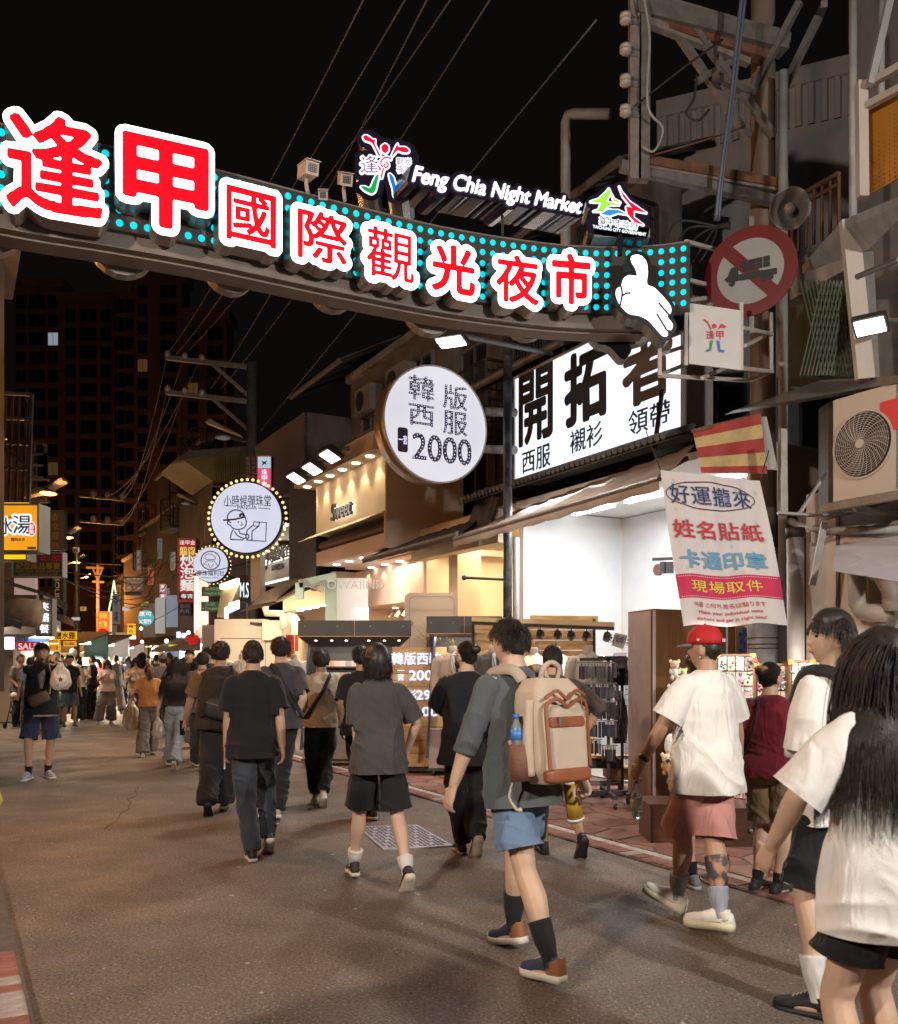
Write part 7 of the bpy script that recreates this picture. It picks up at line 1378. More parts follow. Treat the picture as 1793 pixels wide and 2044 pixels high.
fsign('grey unlit billboard with painted-in faint glow, three text lines, high over the far street',*f2(560,205),*f2(785,380),42,(.16,.13,.12),.5,'鮮芋仙\n大腸麵線\n茶湯會',mat('sign_lt',(0,0,0)));fsign('dark blue unlit sign with painted-in faint glow under the grey billboard',*f2(565,392),*f2(750,440),42,(.015,.02,.06),.5)  # both unlit boards glow faintly, standing in for light falling on them
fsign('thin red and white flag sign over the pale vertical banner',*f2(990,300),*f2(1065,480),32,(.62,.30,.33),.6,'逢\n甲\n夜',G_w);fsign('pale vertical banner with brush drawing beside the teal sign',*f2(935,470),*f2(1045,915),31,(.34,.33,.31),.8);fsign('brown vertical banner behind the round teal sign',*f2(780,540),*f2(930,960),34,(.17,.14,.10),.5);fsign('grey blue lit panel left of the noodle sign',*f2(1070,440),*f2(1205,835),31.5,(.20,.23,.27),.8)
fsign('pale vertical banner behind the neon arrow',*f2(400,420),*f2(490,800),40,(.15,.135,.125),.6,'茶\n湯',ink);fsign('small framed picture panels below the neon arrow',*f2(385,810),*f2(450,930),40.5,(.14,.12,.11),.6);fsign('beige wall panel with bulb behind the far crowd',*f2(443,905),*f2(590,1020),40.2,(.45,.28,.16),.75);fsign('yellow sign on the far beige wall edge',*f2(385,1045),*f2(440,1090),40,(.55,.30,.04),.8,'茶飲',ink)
na=thing('neon_arrow',PY(*f2(405,520),36),'thin green-white neon arrow outline in the far street','neon sign');MB().tube([PY(*f2(385,810),36),PY(*f2(360,620),36),PY(*f2(385,500),36),PY(*f2(422,258),36),PY(*f2(445,420),36)],.035,6).build('tube',glow('neon_green',(.65,.85,.45),1.6,sample=False),na)
for i,(x,y,Yd,e)in enumerate(((520,960,38,8),(1075,1010,25,5),(1040,1125,25,8),(770,1020,31,4),(1350,905,26,3),(760,855,30,3))):
 b=thing('light_bulb',PY(*f2(x,y),Yd),'small bright bulb in the far right stalls, %s'%('on the beige wall','above the grey awning','under the grey awning','by the cables','by the red lanterns','beside the teal sign')[i],'light bulb');MB().ball(PY(*f2(x,y),Yd),.05,.05,.05,10,8).build('bulb',glow('bulb_white',(1,.88,.65),12),b,True)
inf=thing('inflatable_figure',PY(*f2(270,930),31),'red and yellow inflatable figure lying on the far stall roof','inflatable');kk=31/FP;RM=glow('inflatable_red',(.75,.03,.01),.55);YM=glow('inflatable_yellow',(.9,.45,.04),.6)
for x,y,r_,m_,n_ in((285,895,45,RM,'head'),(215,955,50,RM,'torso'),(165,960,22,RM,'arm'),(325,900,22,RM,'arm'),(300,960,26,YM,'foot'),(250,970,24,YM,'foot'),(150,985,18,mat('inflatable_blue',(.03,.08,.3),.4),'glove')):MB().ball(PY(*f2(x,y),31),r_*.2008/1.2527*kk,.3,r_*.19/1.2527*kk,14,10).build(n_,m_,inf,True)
MB().lathe(PY(*f2(280,860),31),Z,[(.10,0),(.06,.12),(.01,.26)],12).build('flame_tuft',YM,inf,True)
rl=thing('red_lanterns',PY(*f2(1395,1020),23.5),'cluster of red paper lanterns hanging under the right awning','lanterns')
for x,y in((1350,1000),(1385,1035),(1410,1015),(1440,1000),(1395,1070),(1425,1060)):MB().lathe(PY(*f2(x,y+18),23.5),Z,[(.03,0),(.07,.03),(.09,.08),(.07,.14),(.03,.17)],10).build('lantern',glow('lantern_red',(.7,.02,.015),.5),rl,True)
# ================================================================ right side between the cream fascia and the far street
mg=thing('mint_shop_portal',PV(*f7(1290,1640),7.0),'mint green shop portal with bracket arm and cables beside the pink shop','shop portal');M_mint=mat('mint_paint',(.42,.58,.50),.55,noise=.06)
ym=18.6;MB().slab([PY(*f7(1238,2720),ym),PY(*f7(1345,2720),ym),PY(*f7(1345,1285),ym),PY(*f7(1238,1285),ym)],Y*.4).build('column',M_mint,mg);MB().bar(PY(*f7(1000,1340),ym-.2),PY(*f7(1345,1268),ym-.2),.16).bar(PY(*f7(1000,1330),ym-.2),PY(*f7(1000,1480),ym-.2),.16).build('bracket_arm',M_mint,mg)
for i in range(7):cable('loose white cable tangle on the mint bracket, strand %s'%('a','b','c','d','e','f','g')[i],[PY(*f7(1000+i*12,1290+i*4),ym-.35),PY(*f7(1080+i*20,1360+i*9),ym-.4),PY(*f7(1180+i*8,1320+i*6),ym-.4),PY(*f7(1240+i*5,1300+i*14),ym-.35)],.01,M_pvc,'cable',group='white cables on the mint bracket')
cp=thing('cream_portal_shop',PY(*f7(1050,1900),19.2),'cream shop portal with downlights left of the mint column','shop');yc_=19.3
MB().slab([PY(*f7(850,2720),yc_),PY(*f7(935,2720),yc_),PY(*f7(900,1600),yc_),PY(*f7(850,1620),yc_)],Y*2).build('side_wall',M_cream,cp);MB().slab([PY(*f7(845,1600),yc_),PY(*f7(1235,1520),yc_),PY(*f7(1235,1340),yc_),PY(*f7(845,1480),yc_)],Y*.6).build('header',M_cream,cp);MB().slab([PY(*f7(845,2720),yc_+2.6),PY(*f7(1400,2720),yc_+2.6),PY(*f7(1400,1500),yc_+2.6),PY(*f7(845,1500),yc_+2.6)],Y*.1).build('rear_wall',M_pink,cp)
for x,y in((1005,1582),(1075,1568),(1148,1553),(1215,1537)):MB().ball(PY(*f7(x,y),yc_+.2),.09,.09,.02,10,6).build('downlight',G_dl,cp)
lamp('AREA','portal_light',PY(*f7(1080,1620),yc_+.9),75,(1,.76,.48),size=1.8,sizey=1.0,dirv=(0,-.2,-1));lamp('AREA','portal_header_light',PY(*f7(1040,1640),yc_-.5),14,(1,.76,.48),size=1.6,sizey=.2,dirv=(0,.6,1))
vb=thing('grey_backlit_panel',PV(*z4(410,1450),7.15),'cool grey shop panel with standing letters beside the pink column','sign panel');MB().slab([PY(*z4(318,1800),18.0),PY(*z4(492,1800),17.6),PY(*z4(492,1335),17.6),PY(*z4(318,1335),18.0)],Y*.2).build('panel',mat('cool_panel',(.42,.44,.48),.5),vb);lettering(vb,'OWAIIND',PY(*z4(425,1372),17.4),X,Z,.17,mat('letter_grey',(.12,.125,.14),.6),.0,(0,.04),width=1.1);lamp('AREA','panel_light',PY(*z4(410,1440),16.8),8,(.85,.92,1),size=1.2,sizey=.8,dirv=(0,1,.1))
ks=thing('beige_kiosk',PY(*f7(530,1900),17),'wide beige panelled kiosk wall behind the walking crowd','kiosk');yk=17.0
for(xa,xb,ya,yb)in((208,258,1665,3000),(258,680,1665,1842),(258,680,1848,3000),(684,845,1690,3000)):MB().slab([PY(*f7(xa,yb),yk),PY(*f7(xb,yb),yk),PY(*f7(xb,ya+(xb>700)*0),yk),PY(*f7(xa,ya),yk)],Y*.9).build('panel',M_beige,ks)
MB().slab([PY(*f7(90,3000),yk+1.5),PY(*f7(205,3000),yk+1.5),PY(*f7(205,1720),yk+1.5),PY(*f7(92,1722),yk+1.5)],Y*.5).build('side_panel',mat('kiosk_grey',(.22,.19,.18),.7),ks);MB().box(PY(*f7(748,1770),yk-.06),X,Y,Z,.37,.1,.37).build('junction_box',mat('box_cream',(.6,.5,.38),.5),ks);MB().tube([PY(*f7(680,1550),yk-.1),PY(*f7(690,1610),yk-.1),PY(*f7(830,1615),yk-.1),PY(*f7(850,1700),yk-.1),PY(*f7(850,1760),yk-.1)],.07,8).build('cream_pipe',M_cream,ks,True);MB().tube([PY(*f7(540,1702),yk-.1),PY(*f7(650,1712),yk-.1)],.025,6).build('rod',M_iron,ks)
lamp('AREA','kiosk_light',PY(*f7(640,1560),15.6),55,(1,.80,.58),size=2,sizey=.5,dirv=(0,.5,-1))
fw=thing('cream_sloped_shop_front',PY(*f7(330,1500),23),'cream sloped shop front with arch window left of the dark sign','shop front');MB().slab([PY(*f7(230,1650),23),PY(*f7(305,1650),22.4),PY(*f7(440,1340),21.5),PY(*f7(275,1370),23)],Y*.6).build('sloped_wall',M_cream,fw);MB().bar(PY(*f7(278,1365),22.8),PY(*f7(440,1310),21.4),.12).build('light_strip',glow('strip_cream',(1,.9,.6),3),fw)
MB().slab([PY(*f7(300,1660),21.8),PY(*f7(335,1660),21.7),PY(*f7(335,1540),21.7),PY(*f7(300,1560),21.8)],Y*.05).build('arch_window',glow('arch_win',(.8,.88,1),1.5),fw)
for i in range(5):MB().slab([PY(*f7(342+i*20,1610-i*9),21.5),PY(*f7(357+i*20,1603-i*9),21.5),PY(*f7(357+i*20,1510-i*6),21.5),PY(*f7(342+i*20,1516-i*6),21.5)],Y*.05).build('window_pane',glow('arch_win',(0,0,0),1),fw)
lamp('AREA','slope_light',PY(*f7(300,1500),21.2),16,(1,.88,.62),size=1,sizey=.6,dirv=(0,1,0))
r,k=board('ribbed_letter_sign','dark ribbed sign with white letters M.S. beside the cream slope','shop sign',*f7(440,1255),*f7(515,1500),21,M_iron,.3);bt(r,'M.S',f7(486,0)[0],f7(0,1395)[1],30,17,20.98,G_tu,.0)
for pts,Yd,lb in(([(545,1540),(760,1500),(1000,1300),(960,1285),(640,1430)],19.0,'dark sloping awning under the backlit grey sign'),([(430,1600),(640,1560),(740,1520),(560,1530)],20,'brown folded awning left below the backlit sign'),([(770,1510),(990,1400),(980,1370),(800,1480)],18.6,'short rust brown awning arm under the backlit sign')):
 o=thing('awning',PY(*f7(*pts[0]),Yd),lb,'awning');q=[PY(*f7(*p),Yd)for p in pts];n=len(q);d=Y*1.0+Z*.1;MB().add(q+[p+d for p in q],[tuple(range(n)),tuple(2*n-1-i for i in range(n))]+[(i,(i+1)%n,n+(i+1)%n,n+i)for i in range(n)]).build('canvas',mat('awning_umber',(.15,.11,.09),.8,noise=.2),o)
o=thing('street_awning',PY(*f2(1000,1100),25),'broad grey awning over the far right stalls','awning');MB().slab([PY(*f2(880,1150),24),PY(*f2(1500,1130),22.5),PY(*f2(1500,1000),24.5),PY(*f2(1180,1010),26)],Z*.06).build('canvas',AWG,o)
mc=thing('brown_shop_column',PY(*f7(590,1250),20.6),'tan shop column behind the round boy sign','column');MB().slab([PY(*f7(545,1500),20.8),PY(*f7(632,1500),20.8),PY(*f7(632,1050),20.8),PY(*f7(545,1050),20.8)],Y*.6).build('column',M_beige,mc)
dw=thing('dark_shop_wall',PY(*f7(1000,1000),19.5),'dark upper shop wall behind the sign box arms','wall');MB().slab([PY(*f7(900,1400),19.8),PY(*f7(1150,1400),19.2),PY(*f7(1150,440),19.2),PY(*f7(900,430),19.8)],Y*1.5).build('wall',mat('blue_grey_wall',(.07,.075,.08),.8,noise=.2),dw)
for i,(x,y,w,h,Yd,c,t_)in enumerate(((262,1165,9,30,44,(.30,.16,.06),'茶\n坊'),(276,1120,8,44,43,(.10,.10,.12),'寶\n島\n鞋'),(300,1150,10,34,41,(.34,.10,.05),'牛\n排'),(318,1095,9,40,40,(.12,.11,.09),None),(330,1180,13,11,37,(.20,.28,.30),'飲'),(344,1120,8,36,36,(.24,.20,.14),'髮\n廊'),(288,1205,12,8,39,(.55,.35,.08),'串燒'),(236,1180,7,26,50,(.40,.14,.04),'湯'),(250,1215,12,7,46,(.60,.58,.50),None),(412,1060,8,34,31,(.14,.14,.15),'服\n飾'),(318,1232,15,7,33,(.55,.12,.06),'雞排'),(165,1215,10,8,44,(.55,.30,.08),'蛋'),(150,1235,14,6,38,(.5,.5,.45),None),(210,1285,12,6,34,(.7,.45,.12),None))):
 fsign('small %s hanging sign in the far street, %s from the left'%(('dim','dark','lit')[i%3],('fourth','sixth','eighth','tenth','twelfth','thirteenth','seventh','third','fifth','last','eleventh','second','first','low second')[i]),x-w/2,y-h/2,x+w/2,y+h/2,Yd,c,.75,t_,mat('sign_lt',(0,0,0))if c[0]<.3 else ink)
for i,(x,y,Yd)in enumerate(((310,1060,44),(365,1050,36),(382,985,36),(412,930,32),(275,1170,52),(300,1130,44))):cage('balcony_cage','small dark balcony cage on the far right row, number %s from the left'%('three','four','five','six','one','two')[i],uof(PY(x,y,Yd)),uof(PY(x,y,Yd))+1.8,vof(PY(x,y,Yd))-.5,vof(PY(x,y,Yd)),PY(x,y,Yd).z,PY(x,y,Yd).z+1.3,'balcony cages on the far right row',4)
for i in range(12):
 a_,b_=(random.uniform(140,260),random.uniform(1120,1230)),(random.uniform(300,420),random.uniform(1090,1220));cable('thin dark wire hanging across the far street',[PY(*a_,random.uniform(28,50)),PY(*b_,random.uniform(26,40))],.012,M_iron,'wire',sag=random.uniform(.2,.8),group='thin wires over the far street')
for i,(x,y,v_,lb)in enumerate(((930,560,8.05,'air conditioner on the dark facade left of the lightbox pole'),(800,760,7.85,'air conditioner under the tin roof left of the round suit sign'),(1180,560,7.7,'air conditioner between the wire cages above the arch end'),(735,800,7.9,'small air conditioner above the cream fascia roof'))):
 c=PV(x,y,v_);r=thing('air_conditioner',c,lb,'air conditioner');MB().box(c,U,V,Z,.8,.3,.55).build('casing',mat('ac_grey',(.26,.25,.24),.5,noise=.1,dirt=.4),r);MB().disc(c-V*.152+U*.12,-V,.21,.01,20).build('fan_guard',M_iron,r);MB().bar(c-Z*.3-U*.4,c-Z*.3+U*.4,.04).build('bracket',M_iron,r)
 # ================================================================ clothes stands, kiosks and displays on the right pavement
M_navy=mat('navy_panel',(.045,.055,.11),.5,noise=.1);M_slate=mat('slate_laminate',(.055,.05,.048),.45,noise=.2,nscale=2,spec=.5);M_brass=mat('brass_edge',(.55,.30,.10),.4,metal=.4)
M_wood=mat('pine_plank',(.50,.30,.13),.55,noise=.22,nscale=3.5,stretch=(1.2,1.2,9),bump=.2,bscale=14,dirt=.3,dscale=2.5,dcol=(.30,.15,.06));M_wood2=mat('pine_plank_pale',(.58,.38,.18),.55,noise=.2,nscale=3,stretch=(1.2,1.2,9),bump=.2,bscale=14)
M_dwood=mat('dark_stained_wood',(.085,.038,.018),.35,noise=.5,nscale=5,stretch=(1,1,4),bump=.15,bscale=20,spec=.6);M_bwood=mat('brown_veneer',(.15,.065,.025),.45,noise=.25,nscale=2.5,stretch=(9,9,.7),bump=.1,bscale=30)
G_led=glow('stall_downlight',(1,.90,.74),10)
def caster(r,p,h=.10):
 p=Vector((p.x,p.y,0));w=MB().disc(p+Z*h*.45-X*.012,X,h*.42,.024,14).build('caster',mat('rubber_black',(.02,.02,.02),.6),r,True);MB().box(p+Z*h*.8,X,Y,Z,.045,.06,h*.45).build('caster_fork',M_galv,w)
def hood_stall(label,x0,x1,Yd,yt,yb,ybase,lights,left=True,cells=2):
 r=thing('display_kiosk',Vector((PY((x0+x1)/2,HY,Yd).x,Yd,0)),label,'display stand');k=Yd/FP;a,b=PY(x0,HY,Yd).x,PY(x1,HY,Yd).x;zt,zb_=PY(0,yt,Yd).z,PY(0,yb,Yd).z;sl=28*k
 MB().add([(a+sl*.7,Yd,zb_),(b-sl,Yd,zb_),(b,Yd-.25,zt-.22),(a,Yd-.25,zt-.22),(a,Yd-.25,zt),(b,Yd-.25,zt),(b,Yd+.6,zt),(a,Yd+.6,zt),(b-sl,Yd+.6,zb_),(a+sl*.7,Yd+.6,zb_)],[(0,1,2,3),(3,2,5,4),(4,5,6,7),(1,8,6,5,2),(0,3,4,7,9),(9,7,6,8),(0,9,8,1)]).build('hood',M_slate,r)
 for z in(zt-.22,):MB().bar(Vector((a,Yd-.256,z)),Vector((b,Yd-.256,z)),.008).build('brass_edge',M_brass,r)
 MB().bar(Vector((a,Yd-.25,zt-.22)),Vector((a+sl*.7,Yd-.01,zb_)),.008).build('brass_edge',M_brass,r);MB().bar(Vector(((a+b)/2,Yd-.256,zt)),Vector(((a+b)/2,Yd-.256,zt-.22)),.006).build('brass_edge',M_brass,r)
 for i in range(4):MB().disc(Vector((a+(b-a)*(.06+.29*i),Yd-.252,zt-.08)),-Y,.012,.004,8).build('bolt',M_galv,r)
 for t in lights:p=Vector((a+(b-a)*t,Yd-.135,(zt-.22+zb_)/2+.02));MB().ball(p,.034,.02,.016,12,6).build('downlight',G_led,r,True)
 if left:MB().slab([(a+.01,Yd+.62,.25),(a+.01,Yd+.02,.25),(a+sl*.7-.005,Yd+.02,zb_),(a+.01,Yd+.62,zb_)],X*-.03).build('side_panel',M_navy,r)
 MB().add([(a+.02,Yd+.5,.12),(b-sl,Yd+.5,.12),(b-sl,Yd+.5,zb_+.1),(a+.02,Yd+.5,zb_+.1)],[(0,1,2,3)]).build('rear_panel',M_slate,r)
 g=[mat('card_%d'%i,c,.6)for i,c in enumerate(((.6,.58,.52),(.55,.30,.22),(.35,.35,.42),(.62,.50,.40)))]
 for j in range(4):
  z=zb_-.30-j*.17;MB().box(Vector(((a+b)/2,Yd+.42,z)),X,Y,Z,(b-a)*.72,.12,.015).build('shelf',M_iron,r);n=int((b-a)/.12)
  for i in range(n):MB().box(Vector((a+(b-a)*(.16+.70*(i+.5)/n),Yd+.37,z+.055)),X,(Y+Z*.3).normalized(),(Z-Y*.3).normalized(),.085,.006,.085).build('photo_card',random.choice(g),r)
 MB().slab([(a+.02,Yd+.05,.12),(b-sl*.5,Yd+.05,.12),(b-sl*.5,Yd+.05,.62),(a+.02,Yd+.05,.62)],Y*.45).build('lower_cabinet',mat('kiosk_cabinet',(.30,.25,.23),.6,noise=.1),r);MB().box(Vector(((a+b)/2,Yd+.3,.10)),X,Y,Z,b-a,.5,.04).build('base_frame',M_iron,r)
 for x in(a+.08,b-.1):caster(r,Vector((x,Yd+.1,0)),.12)
 lamp('AREA','kiosk_light',Vector(((a+b)/2,Yd-.02,zb_-.02)),9,(1,.88,.70),size=(b-a)*.8,sizey=.15,dirv=(0,.35,-1));return r
hood_stall('dark hooded photo card kiosk with six downlights behind the man in the cream shirt',600,822,12.7,1240,1290,1530,(.15,.29,.42,.62,.76,.89));hood_stall('second dark hooded kiosk behind the dried flowers, left of the suit display',852,1000,11.6,1232,1270,1530,(.22,.45,.68),cells=1)
rk=thing('round_corner_panel',PY(840,1260,14.5),'tan panel with rounded corners behind the hooded kiosk','panel');MB().loops(rrect(105*14.5/FP,330*14.5/FP,12*14.5/FP),PY(*z4(845,1880),14.5),X,Z,1,-.12,0).build('panel',M_beige,rk);MB().loops([rrect(90*14.5/FP,315*14.5/FP,9*14.5/FP)[0],rrect(88.5*14.5/FP,313*14.5/FP,8.5*14.5/FP)[0]],PY(*z4(850,1880),14.5),X,Z,1,.001,.004).build('groove',mat('groove_tan',(.25,.19,.15),.7),rk)
Yw=11.9;kw=Yw/FP;wb=thing('wooden_price_box',Vector((PY(838,HY,Yw).x,Yw,0)),'pine plank box on casters with glowing white suit prices','price board');a,b=PY(783,HY,Yw).x,PY(891,HY,Yw).x;zt=PY(0,1291,Yw).z;zb0=PY(0,1531,Yw).z
npl=9
for i in range(npl):
 z0=zb0+(zt-zb0)*i/npl+.004;z1=zb0+(zt-zb0)*(i+1)/npl-.003;MB().hexa([Vector(p)for p in((a,Yw+.0,z0),(b,Yw+.0,z0),(b,Yw+.022,z0),(a,Yw+.022,z0),(a,Yw+.0+random.uniform(0,.002),z1),(b,Yw,z1),(b,Yw+.022,z1),(a,Yw+.022,z1))]).build('plank',random.choice((M_wood,M_wood2)),wb)
MB().hexa([Vector(p)for p in((a,Yw+.03,zb0),(b,Yw+.03,zb0),(b,Yw+.55,zb0),(a,Yw+.55,zb0),(a,Yw+.03,zt),(b,Yw+.03,zt),(b,Yw+.55,zt),(a,Yw+.55,zt))]).build('carcass',M_bwood,wb);MB().box(Vector(((a+b)/2,Yw+.27,zb0-.03)),X,Y,Z,b-a+.04,.56,.05).build('base_frame',M_iron,wb)
for x in(a+.06,b-.06):caster(wb,Vector((x,Yw+.05,0)),zb0-.05)
G_pr=glow('price_white',(.74,.76,1),1.15);M_prb=mat('letter_edge',(.12,.10,.16),.4)
def price(s,x,y,h,w,g=.03):
 c=PY(x,y,Yw);lettering(wb,s,c-Y*.03,X,Z,h*kw,G_pr,g,(0,.012),width=w*kw,name='lit_lettering',res=60)
price('韓版西裝',831,1314.5,24,98);price('一\n套',800,1348,21,14,.02);price('2000',847,1348,19,61);price('襯衫',812,1387,21,38);price('290',853,1387,18,44);price('領帶',812,1420,20,38);price('100',853,1420,18,42)
nl=MB()
for i in range(npl):
 for x in(a+.03,b-.03):nl.disc(Vector((x,Yw-.001,zb0+(zt-zb0)*(i+.5)/npl)),-Y,.005,.003,6)
o=nl.build('nail_heads',M_iron,wb);o['kind']='stuff'
df=thing('dried_flower_bunch',PY(855,1285,12.0),'bunch of pale dried flowers on top of the pine price box','flowers');fb=MB();st=MB();rs_=np.random.default_rng(5);b0=PY(858,1292,12.0)
for i in range(46):
 e=b0+Vector((rs_.normal(0,.12)-.02,rs_.normal(0,.08),abs(rs_.normal(.20,.09))));st.tube([b0+Vector((rs_.normal(0,.02),0,0)),(b0+e)/2+Vector((rs_.normal(0,.02),0,.02)),e],.0022,4)
 for j in range(7):p=e+Vector(rs_.normal(0,.022,3));fb.ball(p,.007,.007,.007,5,4)
o=st.build('stems',mat('dry_stem',(.30,.24,.14),.8),df);o['kind']='stuff';o=fb.build('seed_heads',mat('dry_flower',(.60,.52,.36),.8),df);o['kind']='stuff'
sd_=thing('suit_display_wall',Vector((PY(1060,HY,10.6).x,10.9,0)),'pine plank suit display wall with overhead spotlight beam','display wall');Yb_=11.0;kb=Yb_/FP;xa,xb=PY(*r3(545,130),Yb_).x,PY(*r3(1450,130),Yb_).x;zt=PY(0,r3(0,145)[1],Yb_).z
n=14
for i in range(n):
 z0=.25+(zt-.25)*i/n;z1=.25+(zt-.25)*(i+1)/n-.005;sp=xa+(xb-xa)*random.uniform(.3,.7)
 for(p,q)in((xa,sp-.003),(sp,xb)):MB().box(Vector(((p+q)/2,Yb_+random.uniform(0,.003),(z0+z1)/2)),X,Y,Z,q-p,.02,z1-z0).build('plank',random.choice((M_wood,M_wood2)),sd_)
bz=PY(0,r3(0,160)[1],10.3).z;p0,p1=PY(*r3(545,145),10.35),PY(*r3(1600,185),9.9);MB().bar(p0,p1,.12,.05).build('beam',mat('beam_pine',(.62,.48,.26),.5,noise=.1),sd_);MB().bar(p0-Z*.045,p1-Z*.045,.05,.035).build('light_track',M_iron,sd_)
for x in(760,1060,1190,1290,1402,1552):
 t=(x-545)/1055;c=p0.lerp(p1,t)-Z*.06;s_=MB();s_.lathe(c-Z*.07+Y*.03,Vector((0,.75,-.65)),[(.022,-.05),(.038,-.04),(.042,.05),(.036,.052),(.03,.03)],14);o=s_.build('spotlight',mat('spot_black',(.015,.015,.016),.4),sd_,True);MB().tube([c,c-Z*.04,c-Z*.06+X*.04,c-Z*.10+X*.04],.006,6).tube([c-Z*.04,c-Z*.06-X*.04,c-Z*.10-X*.04],.006,6).build('yoke',M_iron,o)
 lamp('SPOT','suit_spot',c-Z*.10+Y*.06,22,(1,.88,.68),size=.03,dirv=(0,.55,-.8),spot=75,blend=.7)
for x in(545,1450):MB().bar(PY(*r3(x,150),10.4),Vector((PY(*r3(x,150),Yb_).x,Yb_,PY(*r3(x,260),Yb_).z)),.03).bar(Vector((PY(*r3(x,150),Yb_-.02).x,Yb_-.02,zt)),Vector((PY(*r3(x,150),Yb_).x,Yb_-.02,zt-.5)),.03).build('bracket',M_iron,sd_)
MB().slab([PY(*r3(975,165),11.4),PY(*r3(1480,170),11.4),PY(*r3(1480,120),11.4),PY(*r3(975,115),11.4)],Y*.04).build('pallet_board',M_wood2,sd_)
def suit(label,x,ytop,Yd,c,shirt=(.7,.7,.72),tie=(.03,.03,.05),hem=.80,sh=(.6,.55,.5)):
 s=1.02;k=Yd/FP;r=thing('mannequin',Vector((PY(x,HY,Yd).x,Yd,0)),label,'mannequin','dress form torsos in the suit display');r.rotation_euler=(0,0,math.radians(200));zt=PY(x,ytop,Yd).z;dz=zt-1.60
 def loc(mb):mb.v=[(v[0],v[1],v[2]+dz)for v in mb.v];return mb
 mb=MB();stube(mb,[(0,0,.74),(0,0,.9),(0,0,1.05),(0,0,1.22),(0,0,1.34),(0,0,1.40),(0,0,1.435)],[(.20,.14),(.19,.135),(.16,.12),(.185,.13),(.20,.11),(.15,.09),(.075,.07)],26)
 for sx in(-1,1):stube(mb,[(sx*.16,0,1.36),(sx*.205,0,1.33),(sx*.235,-.01,1.1),(sx*.235,.03,.86),(sx*.23,.04,.80)],[.05,.062,.058,.05,.052],14)
 loc(mb);m,co=remesh(mb,.009,3);nr=mesh_normals(m);a_=1-np.abs(2*vnoise(co*np.array([5,5,2.5]),4)-1);co=co+nr*((a_-.5)*.012)[:,None];put_mesh(m,co,'jacket',cloth(c,None,.8),r)
 lpart(loc(MB().add([(-.055,.10,1.42),(.055,.10,1.42),(.07,.135,1.3),(.0,.155,1.06),(-.07,.135,1.3)],[(0,1,2,3,4)][:1]).add([(-.055,.10,1.42),(.055,.10,1.42),(.0,.09,1.47)],[(0,1,2)])),'shirt_front',cloth(shirt),r);lpart(loc(MB().hexa([Vector(p)for p in((-.012,.16,1.08),(.012,.16,1.08),(.012,.166,1.08),(-.012,.166,1.08),(-.02,.12,1.40),(.02,.12,1.40),(.02,.13,1.40),(-.02,.13,1.40))])),'tie',cloth(tie),r)
 for sx in(-1,1):lpart(loc(MB().add([(sx*.05,.095,1.435),(sx*.105,.12,1.30),(sx*.085,.145,1.26),(sx*.006,.168,1.05),(sx*.03,.15,1.2)],[(0,1,2,3,4)])),'lapel',cloth(tuple(v*.8 for v in c),None,.7),r)
 lpart(loc(MB().lathe((0,0,1.43),Z,[(.058,0),(.052,.05),(.05,.09),(.03,.10)],18)),'neck',mat('linen_neck',(.52,.44,.36),.8),r,True);lpart(loc(MB().lathe((0,0,1.53),Z,[(.010,0),(.022,.015),(.012,.035),(.02,.055),(.006,.075)],12)),'wooden_finial',M_wood,r,True);lpart(MB().tube([(0,0,0.02),(0,0,.8+dz)],.018,8),'stand',M_iron,r)
suit('mannequin in a grey suit with dark tie, centre of the suit display',*r3(697,285),10.2,(.095,.085,.078),tie=(.07,.07,.085));suit('mannequin in a cream-white suit at the right end of the suit display',*r3(1405,290),10.0,(.60,.55,.48),tie=(.55,.52,.48));suit('mannequin in a pale beige suit half hidden behind the man with the hair bun',*r3(395,300),11.2,(.50,.38,.30));suit('mannequin in a dusty pink suit between the two men',*r3(1165,300),10.6,(.52,.34,.28));suit('mannequin in a light beige suit behind the backpack man',*r3(1000,310),10.7,(.55,.46,.36))
tr_=thing('tie_rack',Vector((PY(*r3(1500,600),9.3).x,9.3,0)),'wheeled rack hung with packed dark ties and trousers','clothes rack');Yt=9.3;kt=Yt/FP
M_tie=[mat('tie_pack_%d'%i,c,.25,spec=.8,noise=.3,nscale=8)for i,c in enumerate(((.012,.012,.018),(.03,.035,.07),(.05,.03,.045),(.02,.02,.02),(.10,.08,.11),(.045,.05,.06)))]
for row,(y0,y1,x0,x1)in enumerate(((475,590,1335,1600),(630,740,1330,1610),(765,890,1390,1610),(910,1025,1370,1615),(1050,1155,1350,1500),(1095,1205,1510,1615))):
 MB().bar(PY(*r3(x0-10,y0-8),Yt+.02),PY(*r3(x1+10,y0-8),Yt+.02),.012).build('rail',M_galv,tr_);x=x0
 while x<x1:
  w=random.uniform(14,24);p,q=PY(*r3(x,y0),Yt),PY(*r3(x+w,y1+random.uniform(-8,6)),Yt);o=MB().box(Vector(((p.x+q.x)/2,Yt+random.uniform(-.02,.02),(p.z+q.z)/2)),(X+Y*random.uniform(-.3,.3)).normalized(),Y,Z,q.x-p.x,.02,p.z-q.z).build('tie_pack',random.choice(M_tie),tr_);x+=w+3
  MB().box(Vector(((p.x+q.x)/2,Yt-.012,p.z-.015)),X,Y,Z,(q.x-p.x)*.8,.008,.03).build('header_card',mat('clear_card',(.42,.40,.42),.2,spec=.8),o)
